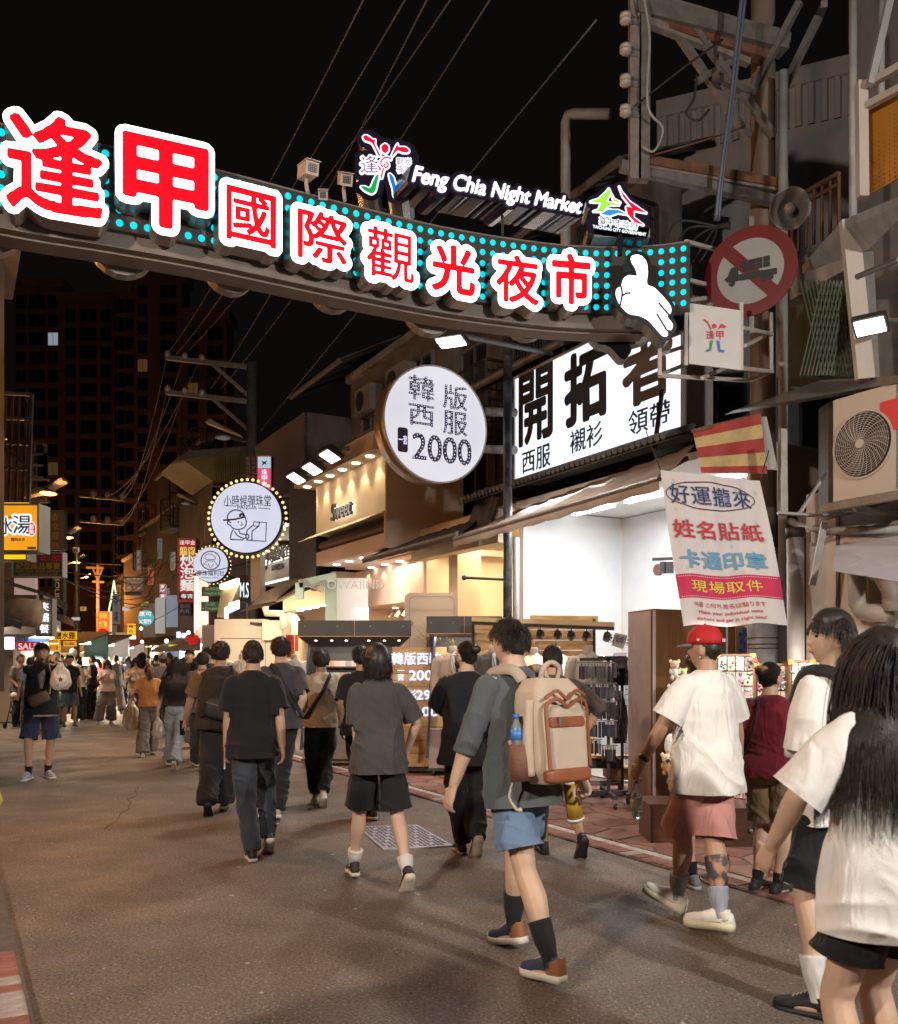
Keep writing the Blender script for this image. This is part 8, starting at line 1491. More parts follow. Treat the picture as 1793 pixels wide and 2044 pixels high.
cz=PZ(*r3(1570,1560));px_=Vector((PY(*r3(1570,500),Yt).x,Yt+.1,0));MB().bar(px_+Z*.12,px_+Z*1.55,.03).build('upright',M_iron,tr_);MB().bar(px_+Vector((-.75,0,.13)),px_+Vector((.45,0,.13)),.04).bar(px_+Vector((0,-.4,.13)),px_+Vector((0,.4,.13)),.04).build('base_frame',M_iron,tr_);MB().bar(px_+Vector((-.3,0,1.52)),px_+Vector((.35,0,1.52)),.03).build('top_bar',M_iron,tr_)
for d in((-.72,0),(.42,0),(0,-.38),(0,.38)):caster(tr_,px_+Vector((*d,0)),.11)
tq=thing('trouser_rack',Vector((PY(*r3(1650,600),9.9).x,9.9,0)),'rail of dark trousers on hangers beside the wire grid','clothes rack');
MB().bar(PY(*r3(1480,430),9.8),PY(*r3(1690,430),9.8),.03).build('rail',M_iron,tq)
for i in range(11):
 x=1600+i*9;c=M_tie[(i*2)%6];p=PY(*r3(x,455),9.8+.01*i);q=PY(*r3(x+8,640),9.8);MB().hexa([Vector((p.x-.02,p.y-.02,q.z)),Vector((p.x+.02,p.y-.04,q.z)),Vector((p.x+.03,p.y+.1,q.z)),Vector((p.x-.02,p.y+.1,q.z)),Vector((p.x-.015,p.y,p.z)),Vector((p.x+.015,p.y,p.z)),Vector((p.x+.015,p.y+.08,p.z)),Vector((p.x-.015,p.y+.08,p.z))]).build('trousers',c,tq);MB().tube([Vector((p.x,p.y+.04,p.z)),Vector((p.x,p.y+.04,p.z+.07)),Vector((p.x+.015,p.y+.04,p.z+.09))],.003,5).build('hanger_hook',M_galv,tq)
for i in range(6):
 x=1610+i*13;p=PY(*r3(x,680),9.75);q=PY(*r3(x+10,1070),9.75);pts=[Vector(((p.x*(1-t)+q.x*t)+.02*math.sin(t*5+i),9.75+.02*i,p.z*(1-t)+q.z*t))for t in np.linspace(0,1,6)];mb=MB();ell_tube(mb,pts,[(.02,.05),(.03,.07),(.035,.08),(.035,.08),(.035,.08),(.03,.08)],8);mb.build('trousers',M_tie[(i+1)%6],tq,True)
MB().bar(PY(*r3(1660,430),9.9),Vector((PY(*r3(1660,430),9.9).x,9.9,.1)),.03).build('upright',M_iron,tq)
wg=thing('wire_grid_panel',Vector((PY(*r3(1720,800),9.5).x,9.5,0)),'black square wire grid panel between trousers and brown cabinet','grid panel');mb=MB()
for i in range(7):mb.bar(PY(*r3(1682+i*13,428),9.5),PY(*r3(1682+i*13,1232),9.5),.005)
for j in range(21):mb.bar(PY(*r3(1682,428+j*40),9.5),PY(*r3(1760,428+j*40),9.5),.005)
o=mb.build('wire_mesh',M_iron,wg);o['kind']='stuff';MB().bar(PY(*r3(1758,425),9.5),Vector((PY(*r3(1758,425),9.5).x,9.5,.03)),.018).build('side_bar',M_iron,wg)
lwt=thing('low_rack_table',Vector((PY(*r3(1450,1230),10).x,10,0)),'low wheeled rack with plank top behind the tie rack','table');MB().slab([PY(*r3(1330,1185),10),PY(*r3(1800,1185),10),PY(*r3(1800,1172),10.3),PY(*r3(1330,1172),10.3)],Z*.03).build('top',M_wood2,lwt);MB().slab([PY(*r3(1340,1260),10),PY(*r3(1660,1260),10),PY(*r3(1660,1200),10),PY(*r3(1340,1200),10)],Y*.4).build('drawer_front',mat('low_black',(.03,.03,.03),.5),lwt);MB().slab([PY(*r3(1560,1345),10.1),PY(*r3(1800,1345),10.1),PY(*r3(1800,1260),10.1),PY(*r3(1560,1260),10.1)],Y*.4).build('plank_crate',M_wood,lwt)
for y in(1365,1385):MB().bar(PY(*r3(1330,y),9.9),PY(*r3(1660,y-10),9.9),.025).build('lower_bar',M_galv,lwt)
for x in(1520,1645):caster(lwt,PY(*r3(x,1440),9.9),.14)
nt=thing('handwritten_notice',PY(*r3(1640,310),9.9),'small white handwritten notice taped by the trousers rail','notice');MB().slab([PY(*r3(1578,340),9.9),PY(*r3(1670,370),9.9),PY(*r3(1700,265),9.9),PY(*r3(1610,245),9.9)],Y*.003).build('paper',mat('paper_white',(.66,.66,.62),.8),nt)
for i,(t_,y)in enumerate((('穿試衣請',280),('勿蹲下',300),('脫外套',318))):lettering(nt,t_,PY(*r3(1642,y),9.895),(X+Z*-.18).normalized(),Z,.05,mat('pen_grey',(.16,.16,.17),.8),0,(0,.002),width=.3,res=36)
cb_=thing('brown_cabinet',PZ(*r4(190,1420)),'tall brown wood cabinet with greyish side behind the man in the red cap','cabinet');Yc=9.0
A_,B_,C_=PY(*r4(62,1000),9.35),PY(*r4(220,1000),8.75),PY(*r4(750,1000),9.3);zt=PY(*r4(220,195),8.75).z
for P_,Q_,m_,nm in((A_,B_,mat('grey_pink_side',(.38,.31,.30),.5,noise=.1,dirt=.3,dscale=2,dcol=(.22,.18,.17)),'side_panel'),(B_,C_,M_bwood,'front_panel')):d_=(Q_-P_);d_.z=0;n_=Vector((-d_.y,d_.x,0)).normalized()*.03;MB().slab([Vector((P_.x,P_.y,.14)),Vector((Q_.x,Q_.y,.14)),Vector((Q_.x,Q_.y,zt)),Vector((P_.x,P_.y,zt))],n_).build(nm,m_,cb_)
q=B_.lerp(C_,.885);MB().bar(Vector((q.x,q.y-.01,.15)),Vector((q.x,q.y-.01,zt)),.02).build('seam_rod',M_pvc,cb_);MB().slab([Vector((A_.x,A_.y,zt-.004)),Vector((B_.x,B_.y,zt-.004)),Vector((C_.x,C_.y,zt-.004)),Vector((C_.x-.5,C_.y+.3,zt-.004))],Z*.02).build('top_panel',M_bwood,cb_)
MB().slab([PY(*r4(98,440),9.2),PY(*r4(165,435),9.0),PY(*r4(162,325),9.0),PY(*r4(100,330),9.2)],-Y*.004).build('notice',mat('notice_purple',(.50,.42,.48),.6,noise=.4,nscale=30),cb_)
for p in(A_,B_+Vector((.05,.08,0)),C_):caster(cb_,p,.13)
tw=thing('poster_wall',PY(*r4(1000,400),9.1),'tan poster wall with a navy brush character beside the utility pole','wall panel');MB().slab([PY(*r4(752,1400),9.6),PY(*r4(1120,1400),9.4),PY(*r4(1120,130),9.4),PY(*r4(752,270),9.6)],Y*.05).build('panel',mat('poster_tan',(.42,.30,.17),.7,noise=.2,nscale=3),tw);lettering(tw,'好',PY(*r4(852,385),9.48),X,Z,.24,inkn,.05,(0,.004),res=70)
MB().loops([[(-.2,.16),(.16,.16),(.16,-.2),(.05,-.05),(-.1,-.12),(-.02,.04)]],PY(*r4(1075,400),9.3),X,Z,1,0,.004).build('orange_shape',mat('poster_orange',(.62,.26,.03),.7,noise=.2),tw)
def suitcase(label,x0,y0,x1,y1,Yd,packs,tilt=0):
 r=thing('open_suitcase',PY((x0+x1)/2,(y0+y1)/2,Yd),label,'suitcase','open suitcases hung with trinket packets');k=Yd/FP;w,h=(x1-x0)*k,(y1-y0)*k;c=PY((x0+x1)/2,(y0+y1)/2,Yd)
 MB().box(c+Y*.09,X,Y,Z,w,.12,h).build('shell',M_dwood,r);MB().box(c+Y*.025,X,Y,Z,w*.94,.01,h*.95).build('lining',mat('case_lining',(.30,.22,.17),.7),r)
 f=MB()
 for sx in(-1,1):f.box(c+X*sx*w*.49,X,Y,Z,.018,.05,h)
 for sz in(-1,1):f.box(c+Z*sz*h*.495,X,Y,Z,w*.96,.05,.018)
 f.build('rim',mat('rim_leather',(.16,.07,.035),.5),r)
 for sx in(-1,1):
  for sz in(-1,1):MB().box(c+X*sx*w*.47+Z*sz*h*.48-Y*.026,X,Y,Z,.05,.012,.04).build('brass_corner',mat('brass_bright',(.75,.45,.10),.3,metal=.8),r)
 rs=np.random.default_rng(int(x0));nx,nz=packs;PC=[mat('packet_%d'%i,cc,.22,spec=.9,noise=.5,nscale=22)for i,cc in enumerate(((.48,.42,.40),(.50,.22,.26),(.20,.17,.16),(.55,.50,.30),(.45,.45,.50),(.28,.35,.24),(.60,.40,.34)))]
 for j in range(nz):
  MB().bar(c+X*-w*.46+Z*h*(.47-j/nz*.96)-Y*.03,c+X*w*.46+Z*h*(.47-j/nz*.96)-Y*.03,.006).build('wire',M_iron,r)
  for i in range(nx):
   p=c+X*w*((i+.5)/nx-.5)*.92+Z*h*(.5-(j+.52)/nz)*.96-Y*(.035+.01*rs.random());tw_=rs.normal(0,.09);ax=(X*math.cos(tw_)+Z*math.sin(tw_));o=MB().box(p,(ax+Y*rs.normal(0,.15)).normalized(),Y,Z,w/nx*.84,.006,h/nz*.86).build('packet',PC[int(rs.integers(7))],r);t=MB()
   for q_ in range(6):t.ball(p+X*rs.normal(0,w/nx*.2)+Z*rs.normal(0,h/nz*.2)-Y*.008,.011,.006,.011,6,4)
   t.build('trinkets',mat('trinket_%d'%int(rs.integers(5)),((.6,.5,.2),(.5,.05,.08),(.04,.04,.04),(.65,.6,.62),(.2,.4,.3))[int(rs.integers(5))],.25,metal=.3),o)
 return r
Ysu=7.7
suitcase('open suitcase with sparkling packets right of the man in the red cap',*r4(620,480),*r4(860,780),Ysu,(4,3));suitcase('lower open suitcase hung with earring cards behind the red cap man',*r4(640,800),*r4(865,1080),Ysu,(3,3));suitcase('bottom open suitcase with beaded packets above the wooden trunk',*r4(650,1095),*r4(860,1400),Ysu+.05,(3,3))
suitcase('open suitcase with dark hair clips between the maroon woman and the profile man',*r4(1095,520),*r4(1240,880),Ysu,(3,5));suitcase('narrow suitcase with bright packets behind the head of the maroon woman',*r4(870,540),*r4(1085,870),Ysu+.15,(4,4))
ko=thing('ribbon_flag',PY(*r4(880,520),7.6),'small red ribbon flag on top of the suitcases','flag');MB().add([PY(*r4(862,530),7.6),PY(*r4(890,520),7.6),PY(*r4(880,485),7.6)],[(0,1,2)]).tube([PY(*r4(890,540),7.61),PY(*r4(880,480),7.61)],.004,5).build('ribbon',mat('print_red',(0,0,0)),ko)
def plush(label,x,y,Yd,sc,c,c2,ears=True,snout=(.7,.35,.35)):
 k=Yd/FP*sc;p=PY(x,y,Yd);r=thing('plush_toy',p,label,'plush toy','plush toys clipped on the brown cabinet');m1,m2=mat('plush_%02d%02d'%(int(c[0]*99),int(c[2]*99)),c,.95,noise=.2,nscale=30,bump=.6,bscale=80,sheen=.4),mat('plush_%02d%02d'%(int(c2[0]*99),int(c2[2]*99)),c2,.95,noise=.15,nscale=30,bump=.6,bscale=80)
 MB().ball(p,9*k,8*k,9*k,16,12).build('head',m1,r,True);MB().ball(p+Vector((0,0,-15*k)),8*k,7*k,10*k,16,12).build('torso',m2,r,True)
 for sx in(-1,1):
  if ears:MB().ball(p+Vector((sx*8*k,0,7*k)),3.6*k,2*k,4.5*k,10,8).build('ear',m1,r,True)
  MB().ball(p+Vector((sx*8.5*k,-2*k,-13*k)),3*k,3*k,6*k,10,8).build('arm',m2,r,True);MB().ball(p+Vector((sx*5*k,-2*k,-25*k)),4*k,4*k,5.5*k,10,8).build('foot',m2,r,True);MB().ball(p+Vector((sx*3.2*k,-7.6*k,2*k)),1.1*k,.8*k,1.3*k,8,6).build('eye',mat('eye_dark',(0,0,0)),r,True)
 MB().ball(p+Vector((0,-8*k,-3*k)),4.5*k,3*k,3.2*k,10,8).build('muzzle',mat('plush_muzzle_%d'%int(snout[0]*99),snout,.9),r,True);MB().ball(p+Vector((0,-11*k,-2*k)),1.6*k,1*k,1.2*k,8,6).build('nose',mat('eye_dark',(0,0,0)),r,True);return r
for i,(x,y,sc,c,c2,sn,lb)in enumerate(((*r4(360,545),1.0,(.62,.50,.34),(.60,.58,.52),(.7,.35,.36),'cream plush toy with pink muzzle, topmost beside the red cap'),(*r4(415,590),.75,(.40,.58,.22),(.35,.55,.2),(.5,.6,.3),'small green plush toy tucked behind the red cap man'),(*r4(345,700),.9,(.62,.60,.56),(.6,.58,.5),(.6,.5,.5),'white plush toy half hidden behind the white shirt shoulder'),(*r4(310,1145),1.1,(.62,.52,.38),(.35,.17,.07),(.06,.05,.05),'plush toy with brown body and cream face above the watch arm'),(*r4(345,1245),1.05,(.34,.17,.07),(.30,.14,.05),(.55,.35,.3),'brown plush bear hanging low on the cabinet'),(*r4(362,1330),.8,(.60,.38,.40),(.50,.60,.28),(.6,.5,.5),'pink and green plush toy at the bottom of the plush chain'))):plush(lb,x,y,7.35+.05*(i%2),sc,c,c2,True,sn)
pb2=thing('patterned_pouch',PY(*r4(340,1060),7.5),'small white patterned pouch hanging above the plush bear','pouch');MB().ball(PY(*r4(340,1060),7.5),.06,.03,.10,12,10).build('pouch',mat('pouch_white',(.6,.58,.56),.8,noise=.5,nscale=40),pb2,True)
def trunk(label,x0,x1,Yd,yt,yb,m=M_dwood,depth=.45):
 r=thing('travel_chest',Vector((PY((x0+x1)/2,HY,Yd).x,Yd,0)),label,'chest','dark wooden chests on casters');a,b=PY(x0,HY,Yd).x,PY(x1,HY,Yd).x;zt,zb_=PY(0,yt,Yd).z,PY(0,yb,Yd).z
 MB().box(Vector(((a+b)/2,Yd+depth/2,(zt+zb_)/2)),X,Y,Z,b-a,depth,zt-zb_).build('box',m,r);MB().box(Vector(((a+b)/2,Yd+depth/2,zt+.012)),X,Y,Z,b-a+.02,depth+.02,.022).build('lid',M_dwood,r)
 for x in(a+.01,b-.01):MB().box(Vector((x,Yd-.004,(zt+zb_)/2)),X,Y,Z,.02,.012,zt-zb_).build('edge_strip',mat('trunk_edge',(.03,.018,.012),.5),r)
 MB().ball(Vector((b-.05,Yd-.015,(zt+zb_)/2)),.018).build('knob',M_galv,r,True)
 for x in(a+.06,b-.08):caster(r,Vector((x,Yd+.06,0)),max(zb_,.05))
 return r
trunk('dark wooden trunk on casters behind the legs of the red cap man, left one',*[r4(v,0)[0]for v in(205,395)],7.35,r4(0,1455)[1],r4(0,1715)[1]);trunk('right dark wooden trunk with knob beside the maroon woman',*[r4(v,0)[0]for v in(665,885)],7.2,r4(0,1480)[1],r4(0,1735)[1]);trunk('middle dark wooden trunk hidden behind the pink shorts',*[r4(v,0)[0]for v in(398,660)],7.6,r4(0,1470)[1],r4(0,1700)[1])
lamp('AREA','trinket_stand_light',Vector((2.75,7.25,1.70)),20,(1,.90,.76),size=1.2,sizey=.15,dirv=(-.1,.5,-1))
rp_=thing('red_couplet_paper',PY(*r2(702,170),15.5),'red paper strip with black new year characters beside the hooded kiosk','paper banner');MB().slab([PY(*r2(677,243),15.5),PY(*r2(731,243),15.5),PY(*r2(731,95),15.5),PY(*r2(677,95),15.5)],Y*.01).build('paper',mat('couplet_red',(.62,.03,.015),.6),rp_)
for i,ch in enumerate('新年快樂'):lettering(rp_,ch,PY(*r2(703,115+i*37),15.49),X,Z,9.5*15.5/FP,ink,.0,(0,.003),res=44)
r,k=board('red_couplet_paper','second red paper strip right of the first, half hidden','paper banner',*r2(734,95),*r2(757,200),15.6,mat('couplet_red',(0,0,0)),.01)
suit('dress form in a white dress behind the black shirt man',*r2(395,190),15.2,(.66,.60,.50),shirt=(.66,.60,.5),tie=(.66,.6,.5));suit('dress form with white cardigan beside the hooded kiosk',*r2(730,190),14.8,(.62,.60,.56),shirt=(.6,.58,.55),tie=(.6,.58,.55))
# ================================================================ the people, placed by where their feet stand
def px(label,xt,ytop,fL,fR,hL=None,hR=None,face=25.,**kw):
 gl,gr=PZ(fL[0],fL[1]),PZ(fR[0],fR[1]);Yc=(gl.y+gr.y)/2;X0=(xt-CX)/FP*Yc;zt=HC+(HY-ytop)/FP*Yc;H=kw.pop('H',None)or zt*kw.pop('hs',1.005);s=H/1.72
 a=math.radians(-face);ca,sa=math.cos(a),math.sin(a)
 def loc(w):dx,dy=w[0]-X0,w[1]-Yc;return((dx*ca-dy*sa)/s,(dx*sa+dy*ca)/s)
 feet=[]
 for g,f in((gl,fL),(gr,fR)):x,y=loc(g);feet.append((x,y,.085+(f[2]if len(f)>2 else 0),f[3]if len(f)>3 else 0,f[4]if len(f)>4 else 0))
 hands=[]
 for i,h in enumerate((hL,hR)):
  if h is None:hands.append(((-.25,.25)[i],.05,.80))
  else:w=PY(h[0],h[1],Yc+(h[2]if len(h)>2 else 0));x,y=loc(w);hands.append((x,y,w.z/s))
 return person(label,X0,Yc,face,H,feet=feet,hands=hands,**kw)
SK=(.50,.31,.21);SK2=(.42,.25,.165);SK3=(.56,.37,.27)
# ---- the nearest walkers
bp=px('man in a grey-green long sleeve shirt and blue shorts carrying a beige backpack',1040,1237,(1103,1972,0,6,0),(1024,1893,.03,14,0),(899,1585,-.05),(1180,1590,-.14),face=36,sk=SK3,hair='short',seed=1,lean=6,fdetail=False,look=(8,0),top=dict(c=(.085,.095,.10),slv=1.28,fit=.9,hem=.80,name='long_sleeve_shirt',cuff=.80),bottom=dict(kind='shorts',c=(.13,.20,.31),len=.72,w=1.25),shoe=dict(c=(.025,.04,.085),sole=(.62,.58,.52),sock=(.012,.012,.014),sockh=.19,heelc=(.26,.10,.04),th=.034),poles=((-.9,-.6,.1),(.8,-.5,0)),build=1.08,grip=(.55,.9))
rc_=px('man in a red cap, white t-shirt and pink shorts with a tattooed calf',1410,1270,(1352,1828,.035,-24,25),(1438,1868,0,0,30),(1270,1540,-.05),(1478,1545,.25),face=32,sk=SK2,hair='fade',seed=2,look=(18,0),build=1.12,hs=1.015,pel=(0,0,.945),top=dict(c=(.76,.74,.71),slv=.80,fit=1.8,hem=.77,slvw=1.1,amp=.030),bottom=dict(kind='shorts',c=(.46,.22,.20),len=.98,w=1.15),shoe=dict(c=(.70,.68,.60),sole=(.62,.58,.40),sock=(.30,.32,.38),sockh=.15,th=.04,high=.5),grip=(1.1,.4),poles=((-.9,-.5,0),(.6,-1,0)))
gt=px('person in a dark grey t-shirt and black shorts with chin length hair',755,1286,(706,1752,0,4,0),(813,1783,.06,44,0),(722,1560,-.02),(812,1500,.2),face=14,sk=SK3,hair='shag',seed=3,lean=3,hs=1.0,build=.92,top=dict(c=(.062,.058,.058),slv=.86,fit=1.7,hem=.80,slvw=1.1),bottom=dict(kind='shorts',c=(.016,.015,.016),len=.86,w=1.35),shoe=dict(c=(.02,.02,.024),sole=(.60,.55,.46),sock=(.62,.58,.56),sockh=.11),poles=((-.8,-.6,0),(.8,-.4,0)))
bt_=px('man in a black t-shirt and faded dark jeans holding a phone by his left leg',505,1280,(503,1718,0,4,0),(536,1706,.06,40,0),(450,1510,-.03),(566,1508,-.03),face=18,sk=SK,hair='crop',seed=4,top=dict(c=(.014,.014,.015),slv=.80,fit=1.6,hem=.80,slvw=1.1),bottom=dict(kind='skinny',c=(.050,.058,.075),w=1.08,amp=.014,name='jeans'),shoe=dict(c=(.014,.014,.015),sole=(.55,.52,.48)),grip=(.7,.5))
vm=px('man in a black vest over a brown shirt with a sling bag, holding a phone',440,1283,(415,1630,.05,44,0),(446,1618,0,0,0),(368,1440,.1),(486,1445,.12),face=12,sk=SK2,hair='short',hairc=(.02,.012,.008),seed=5,build=1.3,top=dict(c=(.026,.020,.018),slv=0,fit=1.5,hem=.86,name='vest'),bottom=dict(kind='trousers',c=(.026,.022,.022),w=1.12),shoe=dict(c=(.012,.012,.012),sole=(.015,.015,.015),kind='sandal'),grip=(.9,.5),q=1.15)
gs_=px('man in a dark grey t-shirt with a black strap behind the black shirt man',560,1274,(518,1630,0,0,0),(552,1638,.02,16,0),None,(588,1440,.0),face=16,sk=SK3,hair='short',seed=6,top=dict(c=(.062,.056,.062),slv=.75,fit=1.2,hem=.86),bottom=dict(kind='taper',c=(.017,.017,.022),w=1.05),shoe=dict(c=(.35,.32,.27),sole=(.60,.55,.46),sock=(.5,.46,.42)),q=1.15)
cs_=px('man in a cream t-shirt with a black crossbody strap and black trousers',641,1298,(630,1606,0,4,0),(645,1612,.05,36,0),(600,1436,.05),(668,1440,.1),face=14,sk=SK2,hair='short',seed=7,build=1.15,hs=1.0,top=dict(c=(.46,.41,.32),slv=.80,fit=1.5,hem=.88),bottom=dict(kind='taper',c=(.012,.012,.014),w=1.0,len=.9),shoe=dict(c=(.55,.48,.38),sole=(.60,.54,.44)),q=1.2)
bh_=px('person in black half hidden behind the dark grey t-shirt walker',722,1290,(732,1632,0,0,0),(744,1636,0,10,0),(681,1452,-.02),None,face=16,sk=SK2,hair='short',seed=8,hs=1.0,top=dict(c=(.013,.013,.015),slv=.8,fit=1.4,hem=.84),bottom=dict(kind='trousers',c=(.012,.012,.013)),q=1.25)
bun=px('man with a hair bun, glasses and mask wearing all black',931,1280,(921,1704,0,0,0),(950,1713,.08,55,0),(905,1420,.30),(960,1430,.32),face=12,sk=SK3,hair='bun',seed=9,look=(26,0),hs=1.0,top=dict(c=(.012,.013,.018),slv=.85,fit=1.7,hem=.74,slvw=1.15,flare=.01),bottom=dict(kind='taper',c=(.012,.012,.013),w=1.1),shoe=dict(c=(.02,.02,.02),sole=(.34,.27,.20)),poles=((-1,-.6,-.3),(1,-.5,-.3)),build=1.05)
cm=px('man in a dark camouflage shirt raising a paper cup, black shorts',1103,1287,(1085,1702,0,0,0),(1160,1716,.08,55,0),(1075,1440,.25),(1168,1462,.05),face=6,sk=SK,hair='crop',seed=10,hs=1.0,top=dict(c=(.075,.055,.045),slv=1.25,fit=1.4,hem=.82,name='camouflage_shirt',mat=mat('camouflage',(.070,.052,.044),.85,noise=.75,nscale=7,bump=.2,bscale=200)),bottom=dict(kind='shorts',c=(.013,.013,.013),len=.8,w=1.15),shoe=dict(c=(.015,.015,.016),sole=(.012,.012,.012)),poles=((-1,-.6,0),(1.2,-.5,-.3)),grip=(.5,.9))
mw=px('woman with pinned-up dark hair in a maroon t-shirt and khaki shorts',1537,1322,(1511,1780,0,0,-20),(1552,1788,0,0,-20),(1510,1480,.25),(1580,1520,.15),face=-32,fem=1,sk=SK3,hair='bun',hairc=(.016,.011,.009),seed=11,look=(-22,0),build=1.2,hs=1.0,top=dict(c=(.125,.008,.018),slv=.66,fit=1.3,hem=.88),bottom=dict(kind='shorts',c=(.185,.125,.065),len=.86,w=1.2),shoe=dict(c=(.02,.022,.022),sole=(.05,.05,.05),sock=(.015,.015,.015),sockh=.08),poles=((-1,-.4,0),(1,-.8,-.2)))
hd_=px('person in shorts and grey sneakers mostly hidden behind the red cap man',1398,1330,(1382,1772,0,0,10),(1426,1768,0,0,0),(1395,1480,.3),(1430,1480,.3),face=5,sk=SK,hair='short',seed=12,H=1.58,top=dict(c=(.05,.05,.055),fit=.8),bottom=dict(kind='shorts',c=(.04,.04,.05),len=.9),shoe=dict(c=(.20,.20,.21),sole=(.40,.40,.38),sock=(.02,.02,.02),sockh=.1),q=1.3)
pm=px('young man in a white t-shirt seen in profile with black shoulder strap and black shorts',1664,1212,(1634,2030,0,4,10),(1706,1975,0,10,0),(1580,1700,.0),(1720,1640,.1),face=34,sk=SK3,hair='shag',seed=13,look=(58,4),hs=.99,fdetail=True,top=dict(c=(.72,.70,.67),slv=.98,fit=1.9,hem=.80,slvw=1.2),bottom=dict(kind='shorts',c=(.010,.010,.012),len=.9,w=1.4),shoe=dict(c=(.015,.015,.015),sole=(.02,.02,.02),sock=(.62,.60,.58),sockh=.17),grip=(.7,.4))
lg_=px('woman with very long black hair in an oversized white t-shirt at the right edge',1766,1270,(1700,2320,0,0,0),(1775,2275,0,20,0),(1540,1690,.10),(1850,1750,.0),face=26,fem=1,sk=SK3,hair='long',seed=14,look=(0,0),H=1.605,top=dict(c=(.74,.72,.70),slv=1.0,fit=2.1,hem=.735,slvw=1.25,flare=.01),bottom=dict(kind='shorts',c=(.012,.012,.013),len=.62,w=1.15),shoe=dict(c=(.5,.5,.5)),poles=((-1,-.2,-.2),(.8,-.6,0)),grip=(.5,.3))
le=person('person in a grey-green jacket cut off by the left picture edge',-1.52,2.25,10,1.86,sk=SK2,hair='short',seed=15,hands=((-.3,.05,.8),(.27,.16,1.02)),top=dict(c=(.24,.26,.23),slv=.86,fit=1.6,slvw=1.2),q=1.4)
# ---- middle distance
ph=px('man in a dark jacket and navy cargo shorts photographing with a camera',83,1284,(95,1552,0,0,20),(57,1556,0,0,-20),(112,1322,-.34),(94,1318,-.34),face=203,sk=SK,hair='short',seed=16,fdetail=True,hs=1.0,top=dict(c=(.012,.013,.022),slv=1.8,fit=1.9,hem=.82,name='jacket',cuff=.9,hood=True),bottom=dict(kind='shorts',c=(.022,.025,.06),len=.95,w=1.4),shoe=dict(c=(.30,.32,.38),sole=(.6,.56,.5),sock=(.015,.015,.015),sockh=.09),poles=((-1,-.1,-1.2),(1,-.1,-1.2)),grip=(.8,.8),q=1.3)
ow=px('woman in an orange t-shirt and grey wide trousers with a plastic bag',297,1325,(284,1512,0,0,0),(305,1507,.02,15,0),(266,1392,.05),(316,1415,.05),face=22,fem=1,sk=SK,hair='pony',hairc=(.10,.035,.012),seed=17,build=1.1,hs=1.0,top=dict(c=(.55,.27,.09),slv=.6,fit=1.1,hem=.93),bottom=dict(kind='wide',c=(.20,.185,.17),w=.95),shoe=dict(c=(.55,.52,.48),sole=(.6,.58,.52)),q=1.5)
lw_=px('woman with waist long dark hair, dark t-shirt and flared light jeans',352,1312,(337,1530,0,0,0),(347,1538,.05,45,0),(311,1432,.05),(374,1420,.1),face=14,fem=1,sk=SK3,hair='long',hairc=(.014,.009,.007),seed=18,hs=1.0,top=dict(c=(.022,.018,.020),slv=.6,fit=.9,hem=.98),bottom=dict(kind='flare',c=(.24,.28,.33),w=.98,name='jeans'),shoe=dict(c=(.1,.08,.07),sole=(.55,.5,.45)),q=1.4)
pp_=px('man in a grey t-shirt behind the long haired woman',404,1303,(392,1530,0,0,0),(408,1536,.02,20,0),None,None,face=20,sk=SK,hair='short',seed=19,hs=1.0,top=dict(c=(.10,.10,.11),fit=1.1),bottom=dict(kind='trousers',c=(.045,.045,.05)),q=1.5)
cap2=px('man in a grey flat cap and grey shirt with a black strap',325,1307,(318,1466,0,0,0),(332,1464,0,0,0),None,None,face=20,sk=SK2,hair='crop',seed=20,build=1.15,hs=1.0,top=dict(c=(.16,.155,.155),fit=1.4),bottom=dict(kind='trousers',c=(.05,.05,.055)),q=1.8)
wt=px('young woman with glasses in a white t-shirt with a red print and grey wide trousers',214,1317,(221,1445,0,0,15),(197,1446,0,0,-5),(213,1352,-.28),(205,1348,-.30),face=192,fem=1,sk=SK3,hair='bob',seed=21,hs=1.0,fdetail=True,top=dict(c=(.62,.52,.48),slv=.75,fit=1.5,hem=.88),bottom=dict(kind='wide',c=(.135,.13,.11),w=1.1,len=.9),shoe=dict(c=(.35,.3,.22),sole=(.3,.25,.2)),q=1.7)
pt=px('woman with a ponytail in a beige top and black wide trousers seen from behind',158,1315,(150,1441,0,0,0),(163,1440,0,0,0),(146,1362,.1),(176,1350,.1),face=10,fem=1,sk=SK3,hair='pony',seed=22,hs=1.0,top=dict(c=(.46,.37,.31),slv=.7,fit=.9,hem=.95),bottom=dict(kind='wide',c=(.012,.012,.013),w=.82),q=1.8)
bs_=px('woman in a sleeveless black top looking up beside the ponytail woman',184,1309,(178,1438,0,0,0),(191,1437,0,0,0),(170,1345,-.1),(192,1370,.0),face=80,fem=1,sk=SK,hair='pony',seed=23,look=(10,14),hs=1.0,fdetail=True,top=dict(c=(.014,.013,.013),slv=0,fit=.8,hem=.93),bottom=dict(kind='wide',c=(.012,.012,.013),w=.85),q=1.8)
cb2=px('young man in a patterned pale shirt holding a white bag to his chest',270,1313,(277,1447,0,0,0),(264,1448,0,0,0),(272,1352,-.28),(263,1345,-.28),face=192,sk=SK3,hair='bob',seed=24,hs=1.0,fdetail=True,top=dict(c=(.5,.4,.28),slv=.85,fit=1.4,name='patterned_shirt',mat=mat('pattern_shirt',(.52,.38,.26),.85,noise=.7,nscale=9)),bottom=dict(kind='trousers',c=(.10,.09,.085)),q=1.8)
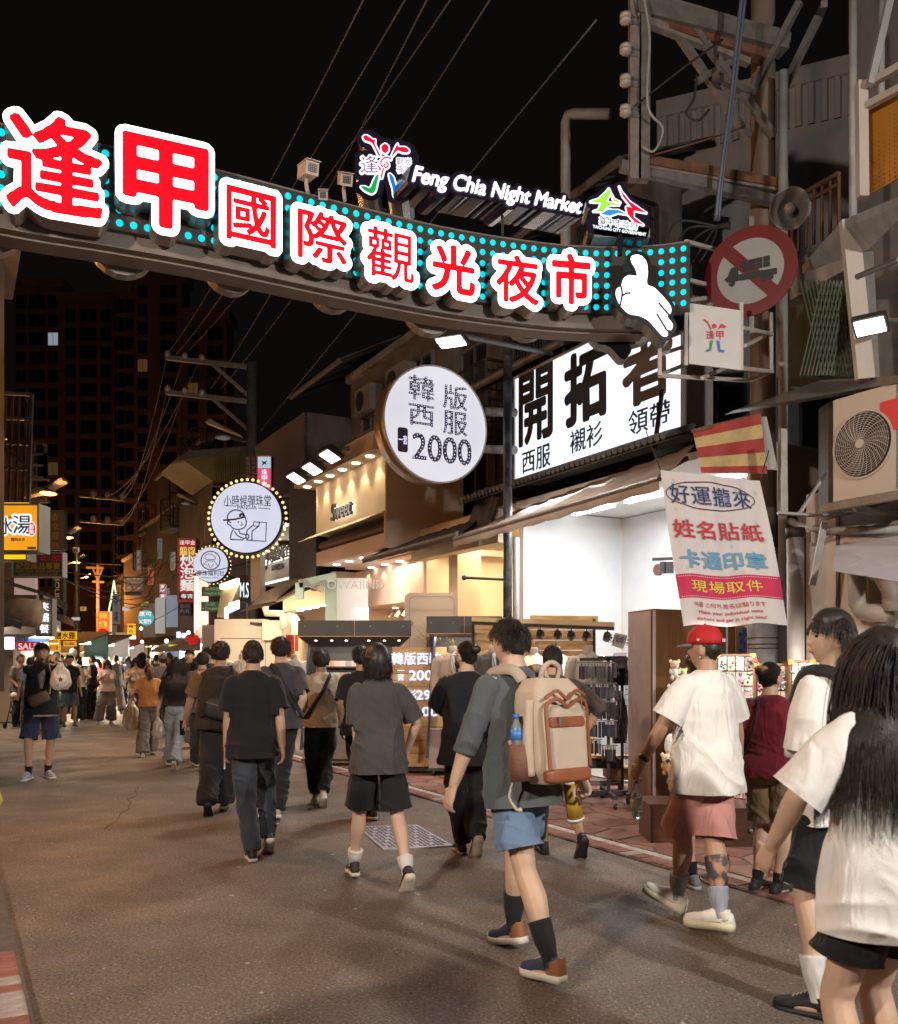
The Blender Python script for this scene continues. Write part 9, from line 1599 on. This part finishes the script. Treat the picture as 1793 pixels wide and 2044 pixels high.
sm_=px('man in a grey t-shirt with folded arms looking right behind a stroller',41,1306,(42,1452,0,0,0),(30,1454,0,0,0),(50,1376,-.2),(36,1372,-.2),face=235,sk=SK2,hair='crop',seed=25,look=(25,0),hs=1.0,fdetail=True,top=dict(c=(.13,.12,.11),fit=1.2),bottom=dict(kind='trousers',c=(.014,.014,.015)),q=1.7)
# ---- far crowd
tops=[('red',(.35,.03,.03)),('navy',(.03,.04,.12)),('black',(.015,.015,.015)),('grey',(.15,.15,.15)),('white',(.6,.57,.54)),('pink',(.5,.28,.28)),('olive',(.10,.11,.06)),('yellow',(.55,.38,.08)),('blue',(.2,.3,.45))]
where=['by the chicken stall','by the far mannequin shop','under the inflatable figure','before the white far shop','below the yellow oval sign','by the orange panel','under the round teal sign','by the blue-white shop','before the yellow-green sign','under the red lanterns']
fc_=[(120,24,2),(205,27,0),(232,26,3),(243,31,2),(250,36,4),(283,25,5),(290,33,1),(302,40,2),(312,24,6),(338,23,2),(345,30,4),(366,21.5,1),(378,17.5,2),(386,26,3),(60,19,8),(100,22.5,1),(222,40,7),(262,43,4),(275,46,2),(318,46,0),(190,34,4),(172,30,2),(330,38,8),(395,15.5,3),(418,14.0,2),(70,19.5,0),(112,21,2),(128,26,4),(138,20.5,2),(95,26,5),(146,30,1),(160,34,3),(230,34,2),(256,30,8),(296,27,2),(310,36,5)]
ONES='first second third fourth fifth sixth seventh eighth ninth tenth eleventh twelfth thirteenth fourteenth fifteenth sixteenth seventeenth eighteenth nineteenth twentieth'.split();ORD=ONES+['twenty-'+w_ for w_ in ONES[:9]]+['thirtieth']+['thirty-'+w_ for w_ in ONES[:9]];XS=sorted(f_[0]for f_ in fc_)
for i,(x,Yd,c)in enumerate(fc_):
 n_,col=tops[c];rr_=np.random.default_rng(100+i);X0=(x-CX)/FP*Yd;w=where[min(int(max(x-90,0)/33),9)]
 person('distant %s in %s top and %s, %s from the left in the far crowd'%(('man','woman')[i%2],n_,('trousers','shorts','wide trousers')[i%3],ORD[XS.index(x)]),X0,Yd,float(rr_.choice([20,200,35,190,215,110])),float(rr_.uniform(1.56,1.75)),fem=i%2,sk=(SK,SK2,SK3)[i%3],hair=('short','pony','crop','bob','short','long')[i%6],seed=60+i,q=2.6 if Yd>22 else 2.0,top=dict(c=col,fit=1.2),bottom=dict(kind=('trousers','shorts','wide')[i%3],c=((.02,.02,.025),(.08,.09,.12),(.2,.18,.15))[i%3]),feet=((-.10,.12*(i%3),.085,0,0),(.10,-.12*(i%3),.085+.03*(i%3>0),20*(i%3>0),0)),group='people in the far street')
 # ================================================================ what they wear and carry
M_blkl=mat('black_strap',(.012,.012,.013),.7,bump=.2,bscale=300)
def strap(p,pts,w=.035,m=None,name='strap',th=.006,owner=None):
 P,_=resample([p['T'](q[0]*.92,q[1]*.95,q[2]if q[2]<1.43 else 1.43+(q[2]-1.43)*.45)for q in pts],[.01]*len(pts),6);mb=MB();vs=[];ctr=p['T'](0,0,pts[0][2])
 for i,a in enumerate(P):
  t=(P[min(i+1,len(P)-1)]-P[max(i-1,0)]).normalized();o=(a-p['T'](0,0,1.2));o.z*=.2;nrm=(o-t*o.dot(t)).normalized();s=t.cross(nrm)*(w/2*p['s']);vs+=[a-s,a+s,a+s+nrm*th,a-s+nrm*th]
 n=len(P);mb.add(vs,[(3,2,1,0),(4*n-4,4*n-3,4*n-2,4*n-1)]+[(4*i+j,4*i+4+j,4*i+4+(j+1)%4,4*i+(j+1)%4)for i in range(n-1)for j in range(4)])
 return(on(p,mb,name,m or M_blkl,True)if owner is None else onh(owner,mb,name,m or M_blkl,True))
def rbox(mb,p,c,w,d,h,r=.25,n=20,lay=8,bulge=.0):
 Lm=p['L'];s=p['s'];o=len(mb.v)
 for j in range(lay+1):
  v=-1+2*j/lay;sc=(1-abs(v)**6*r)
  for k in range(n):
   t=2*math.pi*k/n;cx_,cy_=math.copysign(abs(math.cos(t))**.45,math.cos(t)),math.copysign(abs(math.sin(t))**.45,math.sin(t));mb.v.append(tuple(Vector(c)+Lm@(Vector((cx_*w/2*sc,cy_*d/2*sc*(1+bulge*(1-v*v)),v*h/2))*s)))
 for j in range(lay):
  for k in range(n):k2=(k+1)%n;mb.f.append((o+j*n+k,o+j*n+k2,o+(j+1)*n+k2,o+(j+1)*n+k))
 mb.f.append(tuple(o+k for k in range(n))[::-1]);mb.f.append(tuple(o+lay*n+k for k in range(n)));return mb
T=bp['T'];M_can=mat('canvas_beige',(.50,.40,.31),.85,noise=.1,nscale=4,bump=.35,bscale=220);M_lea=mat('tan_leather',(.24,.075,.03),.5,noise=.15,nscale=8,bump=.1)
bk_=held(bp,'backpack','beige canvas backpack with brown leather trim and side bottle pocket','backpack',T(0,-.26,.92))
m,co=remesh(rbox(MB(),bp,T(.0,-.235,1.155),.30,.20,.50,.30,bulge=.10),.007,5);n_=mesh_normals(m);co=co+n_*((vnoise(co*9,3)-.5)*.018)[:,None];c_=np.array(bk_['_c']);o=put_mesh(m,co-c_,'bag',M_can,bk_)
def bflat(pts,w,m,nm,y0=-.352,close=False,th=.008):
 P=spl(pts,5,close);mb=MB();L_=fat(P,w);mb.loops([L_],Vector((0,0,0)),X,Z,1,0,th);mb.v=[tuple(T(v[0],y0+.02*(abs(v[0])/.15)**3-v[1]*-1,v[2]))for v in mb.v];return onh(bk_,mb,nm,m)
rbx=lambda c,w,d,h,m,nm,r=.25:onh(bk_,rbox(MB(),bp,T(*c),w,d,h,r),nm,m,True)
rbx((.005,-.335,1.10),.245,.05,.34,M_can,'front_pocket');bflat([(-.125,1.30),(-.06,1.335),(0,1.295),(.06,1.335),(.125,1.31)],.014,M_lea,'piping',-.365);bflat([(-.127,.98),(-.128,1.15),(-.122,1.27),(-.06,1.295),(0,1.262),(.07,1.295),(.125,1.27),(.128,1.15),(.127,.98)],.016,M_lea,'piping',-.368)
rbx((0,-.352,1.19),.225,.02,.050,M_lea,'zip_band',.1);rbx((0,-.335,.945),.275,.062,.065,M_lea,'leather_base',.2);onh(bk_,MB().box(T(-.06,-.372,1.195),X,Y,Z,.012,.01,.04),'zip_puller',M_galv)
on_=MB();stube(on_,[T(-.05,-.25,1.40),T(-.045,-.27,1.45),T(.0,-.28,1.475),T(.05,-.27,1.45),T(.055,-.25,1.40)],[.012,.013,.013,.013,.012],8);onh(bk_,on_,'grab_handle',M_can,True)
for sx in(-1,1):strap(bp,[(sx*.085,-.16,1.40),(sx*.105,-.12,1.475),(sx*.115,-.02,1.500),(sx*.12,.10,1.44),(sx*.14,.15,1.30)],.055,mat('strap_beige',(.42,.34,.27),.85,bump=.3,bscale=200),'shoulder_strap',.010,bk_);strap(bp,[(sx*.17,-.13,1.12),(sx*.185,-.18,1.05),(sx*.16,-.22,.98)],.022,M_can,'webbing_strap',.004,bk_)
mb=MB();stube(mb,[T(-.20,-.18,.93),T(-.215,-.16,.86),T(-.185,-.17,.80),T(-.16,-.17,.795)],[.006,.006,.008,.014],6);onh(bk_,mb,'dangling_tape',M_can,True);mb=MB();stube(mb,[T(-.155,-.28,1.30),T(-.165,-.26,1.10),T(-.16,-.26,.95)],[.02,.026,.02],8);onh(bk_,mb,'side_gusset',M_can,True)
mb=MB();ell_tube(mb,[T(-.185,-.215,.93),T(-.187,-.215,1.02),T(-.185,-.215,1.10)],[(.040,.05),(.045,.055),(.040,.05)],12);onh(bk_,mb,'bottle_pocket',mat('mesh_pocket_brown',(.17,.075,.05),.6,noise=.2,bump=.4,bscale=120),True)
M_clr=mat('clear_plastic',(.62,.66,.70),.08,trans=.75,spec=.7)
wbt=held(bp,'water_bottle','clear water bottle with blue label in the backpack side pocket','bottle',T(-.187,-.215,1.0));pr=[(.028,0),(.030,.02),(.0305,.14),(.029,.18),(.016,.205),(.013,.22)];onh(wbt,MB().lathe(T(-.187,-.215,1.0),bp['L']@Z,pr,16),'bottle',M_clr,True);onh(wbt,MB().lathe(T(-.187,-.215,1.12),bp['L']@Z,[(.0315,0),(.0315,.05)],16),'label',mat('label_blue',(.05,.20,.55),.4),True);onh(wbt,MB().lathe(T(-.187,-.215,1.22),bp['L']@Z,[(.015,0),(.015,.02)],12),'bottle_cap',mat('cap_blue',(.05,.15,.5),.4),True)
def cup(p,i,label,col,h=.16,r=(.030,.041),off=(0,.04,-.09),tilt=(.15,.1,1),lidc=(.6,.58,.55)):
 w=p['wr'][i];c=w+Vector(off);o=held(p,'paper_cup',label,'cup',c);ax=Vector(tilt).normalized();onh(o,MB().lathe(c-ax*h/2,ax,[(r[0],0),(r[1],h)],24),'cup',mat('cup_%02d'%int(col[0]*99),col,.45,noise=.1,nscale=4),True);onh(o,MB().lathe(c+ax*(h/2+.001),ax,[(r[1]*1.05,0),(r[1]*1.05,.008),(r[1]*.9,.012),(r[1]*.85,.02)],24),'lid',mat('cup_lid_%02d'%int(lidc[0]*99),lidc,.4),True);return o,c,ax
o,c,ax=cup(bp,1,'tall yellow paper cup held upside by the backpack man',(.42,.26,.03),.17,off=(-.01,.055,-.125),tilt=(.25,.0,-1),lidc=(.65,.62,.58));onh(o,MB().ball(c+Vector((.015,-.036,0)),.016,.006,.022,12,8),'round_logo',mat('logo_brown',(.10,.05,.03),.5),True)
cup(cm,1,'beige paper cup raised by the man in the camouflage shirt',(.50,.38,.30),.13,off=(.0,.02,.02),tilt=(.35,.1,1))
w=rc_['wr'][0];c=w+Vector((-.01,.03,-.10));o=held(rc_,'plastic_bottle','clear plastic bottle dangling from the hand of the red cap man','bottle',c);ax=Vector((.12,.05,-1)).normalized();onh(o,MB().lathe(c,ax,[(.011,0),(.012,.025),(.030,.06),(.033,.08),(.031,.11),(.033,.13),(.033,.20),(.028,.215)],20),'bottle',M_clr,True);onh(o,MB().lathe(c,ax,[(.0345,.10),(.0345,.165)],20),'label',mat('label_pale',(.60,.56,.50),.3,noise=.3,nscale=30),True)
fa=(rc_['wr'][0]-rc_['el'][0]).normalized();c=rc_['wr'][0]-fa*.035;mb=MB().lathe(c-fa*.012,fa,[(.0315,0),(.033,.012),(.0315,.024)],20);on(rc_,mb,'watch',mat('watch_black',(.02,.015,.013),.35),True)
def cap(p,m,label_m,brim=True,back=0):
 hc,HR,s=p['hc'],p['HR'],p['s'];mb=MB();n,k=28,10;o=0
 for i in range(k+1):
  ph=math.pi/2*i/k
  for j in range(n):t=2*math.pi*j/n;rr=math.cos(ph)**.75;mb.v.append(tuple(hc+HR@(Vector((.0885*rr*math.cos(t),.108*rr*math.sin(t),.030+.112*math.sin(ph)**.9))*s)))
 for i in range(k):
  for j in range(n):j2=(j+1)%n;mb.f.append((i*n+j,i*n+j2,(i+1)*n+j2,(i+1)*n+j))
 mb.f.append(tuple(range(n))[::-1]);c=on(p,mb,'cap',m,True)
 b=MB();vs=[]
 for i in range(9):t=math.radians(25+130*i/8);vs+=[hc+HR@(Vector((.088*math.cos(t),.107*math.sin(t),.034))*s),hc+HR@(Vector((.092*math.cos(t),.105*math.sin(t)+.075*math.sin(math.radians(180*i/8))**.7,.018))*s)]
 vs2=[v-Z*.006 for v in vs];n2=len(vs);b.add(vs+vs2,[(2*i,2*i+1,2*i+3,2*i+2)for i in range(8)]+[(n2+2*i,n2+2*i+2,n2+2*i+3,n2+2*i+1)for i in range(8)]+[(2*i+1,n2+2*i+1,n2+2*i+3,2*i+3)for i in range(8)]);on(p,b,'brim',label_m,True,c);on(p,MB().ball(hc+HR@(Vector((0,0,.143))*s),.007),'button',m,True,c);return c
rcap=cap(rc_,mat('cap_red',(.42,.008,.012),.75,bump=.2,bscale=200),mat('brim_grey',(.18,.15,.15),.8));hc,HR=rc_['hc'],rc_['HR'];on(rc_,MB().box(hc+HR@Vector((.0,-.1125,.048)),HR@X,HR@Y,HR@Z,.034,.004,.018),'league_patch',mat('patch_white',(.6,.55,.55),.7),False,rcap);on(rc_,MB().ball(hc+HR@Vector((-.091,.0,.05)),.003,.012,.008),'side_logo',mat('patch_white',(0,0,0)),True,rcap)
for e_ in(-1,1):on(rc_,MB().ball(hc+HR@Vector((e_*.079,-.006,-.045)),.006),'earring',mat('steel_bright',(.7,.7,.7),.2,metal=1),True)
k_,a_=rc_['kn'][1],rc_['ank'][1];mb=MB();d_=a_-k_;bk0=Vector((0,-1,0));pts=[k_+d_*t+(bk0*.012*math.sin(math.pi*min(t*1.6,1)))for t in(.22,.32,.45,.58,.70)]
stube(mb,pts,[v*1.13 for v in(.0585,.0605,.056,.049,.043)],20)
mt=mat('tattoo_ink',(.06,.055,.06),.6);nt_=mt.node_tree;n=nt_.nodes;t1=n.new('ShaderNodeTexNoise');t1.inputs['Scale'].default_value=16;t1.inputs['Detail'].default_value=3;t2=n.new('ShaderNodeTexCoord');nt_.links.new(t2.outputs['Object'],t1.inputs[0]);r_=n.new('ShaderNodeMapRange');r_.inputs[1].default_value=.47;r_.inputs[2].default_value=.53;r_.inputs[4].default_value=.9;nt_.links.new(t1.outputs[0],r_.inputs[0]);nt_.links.new(r_.outputs[0],n['Principled BSDF'].inputs['Alpha']);on(rc_,mb,'tattoo',mt,True)
cap(cap2,mat('cap_grey',(.13,.12,.12),.8),mat('cap_grey',(0,0,0)))
def phone(p,i,label,col=(.02,.02,.022),off=(-.01,.05,-.07),R=None):
 c=p['wr'][i]+Vector(off);o=held(p,'phone',label,'phone',c);a=(R or Matrix.Identity(3));onh(o,MB().box(c,a@X,a@Y,a@Z,.010,.072,.148),'case',mat('phone_%02d'%int(col[0]*99),col,.3),False);onh(o,MB().box(c-a@X*.0055,a@X,a@Y,a@Z,.002,.066,.140),'screen',mat('phone_screen',(.01,.01,.012),.1),False);onh(o,MB().box(c+a@X*.0065+a@Y*.02+a@Z*.055,a@X,a@Y,a@Z,.003,.022,.022),'camera_bump',mat('phone_lens',(.03,.03,.03),.2),False)
phone(bt_,0,'white phone held low by the man in the black t-shirt',(.6,.58,.58),(-.012,.045,-.09));phone(vm,0,'black phone held low by the man in the black vest',(.02,.02,.022),(-.03,.03,-.08),rotz(math.radians(35)))
s=vm['s']
for i in(0,1):u_=vm['el'][i]-vm['sho'][i];mb=MB();stube(mb,[vm['sho'][i]-u_*.05,vm['sho'][i]+u_*.45,vm['sho'][i]+u_*.80],[.080,.082,.088],16);m,co=remesh(mb,.008,3);co=co+mesh_normals(m)*((vnoise(co*14,2)-.3)*.014)[:,None];put_mesh(m,co,'sleeve',cloth((.15,.085,.035)),vm['root'])
mb=MB();ell_tube(mb,[vm['T'](0,-.006,.845),vm['T'](0,-.006,.875)],[(.222,.165),(.218,.162)],28,cap=False);on(vm,mb,'shirt_hem',cloth((.15,.085,.035)),True)
sb_=held(vm,'sling_bag','black sling bag across the back of the man in the vest','bag',vm['T'](.02,-.22,1.0));Lm=vm['L']@Matrix.Rotation(math.radians(14),3,'Y');mb=MB();rbox(mb,dict(L=Lm,s=s),vm['T'](.0,-.215,1.05),.29,.10,.20,.35,bulge=.2);m,co=remesh(mb,.008,4);co=co+mesh_normals(m)*((vnoise(co*12,5)-.5)*.015)[:,None];put_mesh(m,co-np.array(sb_['_c']),'bag',mat('nylon_black',(.018,.016,.016),.6,bump=.2),sb_);onh(sb_,MB().bar(vm['T'](-.13,-.275,1.13),vm['T'](.10,-.275,1.06),.006),'zip',M_galv);strap(vm,[(.13,-.17,1.12),(.16,-.15,1.30),(.14,-.09,1.46),(.10,.02,1.50),(.0,.12,1.40)],.038,None,'strap',.006,sb_);strap(vm,[(-.15,-.18,1.0),(-.21,-.10,.98),(-.22,.05,1.02)],.03,None,'strap',.006,sb_)
def cross(p,label,s0=-1,hipbag=True,w=.04,dx=0.):
 o=held(p,'crossbody_bag',label,'bag',p['T'](-.2*s0*-1,0,1.0));k=-s0;strap(p,[(k*.09,.06,1.475),(k*.105,-.04,1.485),(k*.075,-.125,1.42),(0,-.155,1.27),(-k*.10,-.155,1.13),(-k*.19,-.12,1.00),(-k*.225,.0,.95)],w,None,'strap',.007,o)
 if hipbag:onh(o,rbox(MB(),p,p['T'](-k*.245,.03,.93),.07,.16,.13,.3),'pouch',mat('nylon_black',(0,0,0)),True)
cross(cs_,'black crossbody bag strap over the cream t-shirt',-1);cross(gs_,'black sling strap on the back of the dark grey t-shirt man',1,False,.05);cross(cap2,'thin black bag strap on the flat cap man',-1,False,.03)
strap(pm,[(-.12,-.13,1.36),(-.13,-.09,1.455),(-.135,.0,1.495),(-.13,.09,1.44),(-.14,.135,1.32)],.055,None,'bag_strap',.006);strap(mw,[(-.10,.09,1.43),(-.09,-.02,1.488),(-.06,-.12,1.42),(-.10,-.16,1.20),(-.2,-.06,.98)],.018,None,'bag_strap',.006)
on(mw,MB().ball(mw['hc']+mw['HR']@Vector((0,-.115,.075))*mw['s'],.045,.03,.02,12,8),'hair_claw',mat('claw_brown',(.22,.10,.04),.3),True)
hc,HR,s=bun['hc'],bun['HR'],bun['s'];on(bun,MB().ball(hc+HR@(Vector((0,.055,-.060))*s),.062*s,.060*s,.045*s,16,10,R=HR),'face_mask',mat('mask_black',(.03,.03,.035),.8),True);on(bun,MB().tube([hc+HR@(Vector((-.079,-.01,.006))*s),hc+HR@(Vector((-.072,.085,.006))*s),hc+HR@(Vector((-.03,.10,.002))*s)],.0025,6).tube([hc+HR@(Vector((.079,-.01,.006))*s),hc+HR@(Vector((.072,.085,.006))*s),hc+HR@(Vector((.03,.10,.002))*s)],.0025,6),'glasses',mat('glasses_blue',(.15,.2,.35),.3),True)
on(bh_,MB().lathe(bh_['wr'][0],(bh_['wr'][0]-bh_['el'][0]).normalized(),[(.028,-.02),(.03,-.012),(.028,-.004)],16),'bracelet',M_blkl,True)
p=ph;wm=(p['wr'][0]+p['wr'][1])/2;c=wm+Vector((0,.03,.015));o=held(p,'camera','small black camera held to the eyes of the man in the dark jacket','camera',c);onh(o,MB().box(c,X,Y,Z,.125,.035,.068),'camera_body',mat('cam_body',(.03,.03,.033),.4));onh(o,MB().lathe(c+Vector((-.025,.017,0)),Y,[(.030,0),(.030,.03),(.026,.034),(.024,.03),(.010,.026)],20),'lens',mat('cam_lens',(.015,.015,.018),.15),True);onh(o,MB().lathe(c+Vector((-.025,.045,0)),Y,[(.026,0),(.028,.006),(.030,.006)],20),'lens_ring',mat('steel_bright',(0,0,0)),True)
o=held(p,'crossbody_bag','brown checked crossbody bag hanging at the front of the photographer','bag',p['T'](0,.2,1.0));Lm=p['L']@Matrix.Rotation(math.radians(22),3,'Y');mb=MB();rbox(mb,dict(L=Lm,s=p['s']),p['T'](.03,.215,1.02),.25,.07,.15,.25);onh(o,mb,'bag',mat('check_brown',(.075,.050,.040),.5,noise=.35,nscale=18),True);strap(p,[(-.10,.18,1.08),(-.12,.17,1.30),(-.09,.09,1.46),(-.08,-.06,1.49)],.014,mat('rope_pink',(.42,.30,.28),.7),'rope_strap',.01,o)
mb=MB();ell_tube(mb,[p['T'](0,-.006,.795),p['T'](0,-.006,.83)],[(.20,.155),(.20,.155)],24,cap=False);on(p,mb,'undershirt_hem',cloth((.5,.46,.4)),True);mb=MB();stube(mb,[p['T'](0,.10,1.40),p['T'](0,.145,1.30),p['T'](0,.158,1.15)],[(.035,.02),(.045,.02),(.02,.02)],12);on(p,mb,'grey_undershirt',cloth((.28,.26,.24)),True)
def pbag(p,label,c,w,h,m,logo=None,name='plastic_bag'):
 o=held(p,name,label,'bag',c);mb=MB();stube(mb,[c,c-Z*h*.15,c-Z*h*.4,c-Z*h*.75,c-Z*h],[(.008,.008),(w*.18,w*.12),(w*.42,w*.26),(w*.5,w*.32),(w*.3,w*.2)],18);m_,co=remesh(mb,.008,2);a=1-np.abs(2*vnoise(co*np.array([22,22,7]),8)-1);co=co+mesh_normals(m_)*((a-.5)*.022)[:,None];put_mesh(m_,co-np.array(c),'bag',m,o)
 if logo:onh(o,MB().ball(c+Vector((0,w*.33,-h*.62)),w*.28,.012,w*.28,16,10),'round_container',mat('container_white',(.7,.66,.6),.4),True);onh(o,MB().loops([st5(0,0,w*.16)],c+Vector((0,w*.33+.014,-h*.62)),-X,Z,1,-.002,.002),'star_print',mat('print_brown',(.06,.04,.03),.6))
 return o
M_bagw=mat('bag_white',(.66,.62,.57),.35,trans=.25,bump=.3,bscale=30);M_bagf=mat('bag_frosted',(.60,.58,.55),.3,trans=.4)
pbag(ph,'translucent white food bag with a round box hanging from the photographer hand',ph['wr'][0]+Vector((-.05,.03,.0)),.24,.34,M_bagw,True);pbag(ow,'big white plastic bag held at the hip of the orange shirt woman',ow['wr'][0]+Vector((-.03,.05,-.02)),.26,.50,M_bagw);pbag(lw_,'small white plastic bag in the left hand of the long haired woman',lw_['wr'][0]+Vector((0,.05,-.09)),.17,.30,M_bagf);pbag(cb2,'white food bag held in front of the patterned shirt',cb2['wr'][0]+Vector((0,.04,.08)),.2,.2,M_bagw);pbag(le,'yellow plastic bag corner at the left picture edge',le['M'].inverted()@PY(-30,1562,2.5),.08,.07,mat('bag_yellow',(.65,.48,.05),.35,trans=.2))
on(wt,MB().loops(rect(.16,.10)+[[(-.05,-.03),(.05,-.03),(.05,.03),(-.05,.03)]],wt['T'](.0,.165,1.28),-X,Z,wt['s'],0,.006),'shirt_print',mat('print_crimson',(.42,.03,.08),.7));
for e_ in(-1,1):on(wt,MB().lathe(wt['hc']+wt['HR']@Vector((e_*.032,.095,.003)),wt['HR']@Y,[(.024,0),(.026,.002),(.024,.004),(.022,.002)],16),'glasses_rim',M_blkl,True)
o=thing('stroller',PZ(*r1(150,960)),'black folding stroller beside the man with folded arms','stroller');b0=PZ(*r1(150,955));fr_m=MB()
for dx in(-.2,.2):fr_m.tube([b0+Vector((dx,-.25,.08)),b0+Vector((dx,.0,.55)),b0+Vector((dx,.3,1.0))],.013,8).tube([b0+Vector((dx,.25,.08)),b0+Vector((dx,-.05,.6))],.013,8)
fr_m.build('frame',M_iron,o,True);MB().ball(b0+Vector((0,.05,.85)),.24,.26,.22,16,10).build('hood',cloth((.015,.015,.017)),o,True);mb=MB();stube(mb,[b0+Vector((0,-.12,.35)),b0+Vector((0,.0,.40)),b0+Vector((0,.12,.75))],[(.18,.05),(.19,.06),(.18,.05)],14);mb.build('seat',cloth((.03,.03,.035)),o,True);MB().disc(b0+Vector((0,-.28,.72)),(0,-1,.1),.09,.03,24).build('fan',mat('fan_cream',(.5,.45,.42),.5),o,True);MB().tube([b0+Vector((0,-.27,.68)),b0+Vector((0,-.22,.45))],.012,6).build('fan_stem',M_pvc,o)
for dx in(-.22,.22):
 for dy in(-.25,.25):MB().disc(b0+Vector((dx-.015,dy,.075)),X,.075,.03,16).build('wheel',mat('rubber_black',(0,0,0)),o,True)
o=thing('mannequin',PY(*f1(930,1230),21.5),'white bust mannequin at the far left stalls','mannequin');mb=MB();c=PY(*f1(930,1190),21.5);stube(mb,[c+Z*.02,c-Z*.14,c-Z*.24,c-Z*.34,c-Z*.75],[(.07,.09),(.05,.05),(.10,.08),(.19,.11),(.14,.1)],16);mb.ball(c,.085,.10,.12,14,10);m,co=remesh(mb,.015,3);put_mesh(m,co-np.array(o.location),'bust',mat('mannequin_white',(.65,.63,.6),.4),o)
o=thing('toy_display',PY(*f1(800,1720),20.5),'heap of bright toys on a low stand left of the ponytail woman','toy display');rs_=np.random.default_rng(9);G=[mat('toy_%d'%i,c_,.4)for i,c_ in enumerate(((.6,.08,.06),(.05,.2,.5),(.6,.5,.1),(.1,.4,.2),(.5,.5,.55)))]
for i in range(26):p_=PY(*f1(rs_.uniform(720,880),rs_.uniform(1590,1790)),20.5+rs_.uniform(-.1,.2));MB().ball(p_,.06,.06,.05+.04*rs_.random(),8,6).build('toy',G[i%5],o,True)
MB().slab([PY(*f1(700,1830),20.7),PY(*f1(890,1830),20.7),PY(*f1(890,1580),20.9),PY(*f1(700,1580),20.9)],Y*.05).build('stand',M_iron,o)
flood('floodlight added out of view on the left behind the photographer',Vector((-4.2,-1.5,4.6)),.5,(.5,.8,-.36),(-5.2,-1.8,4.9),2000,(1,.85,.70),12,'floodlights added behind the photographer',155)  # assumed source, added to light the walkers' backs; no building carries it
flood('floodlight added out of view on the right behind the photographer',Vector((4.6,-.8,4.4)),.5,(-.4,.75,-.42),(5.6,-1.2,4.6),1700,(1,.94,.87),12,'floodlights added behind the photographer',155)  # second added floodlight, unseen, brightening the street from behind on the right
street_lamp('assumed orange sodium street lamp over the left pavement outside the picture',-170,560,7.6,True,1.4,e=330)  # unseen lamp, assumed from the orange light on the left ground
bpy.data.scenes.remove(TMP)
for o in COL.objects:
 if '_o' in o:del o['_o']
 if '_c' in o:del o['_c']
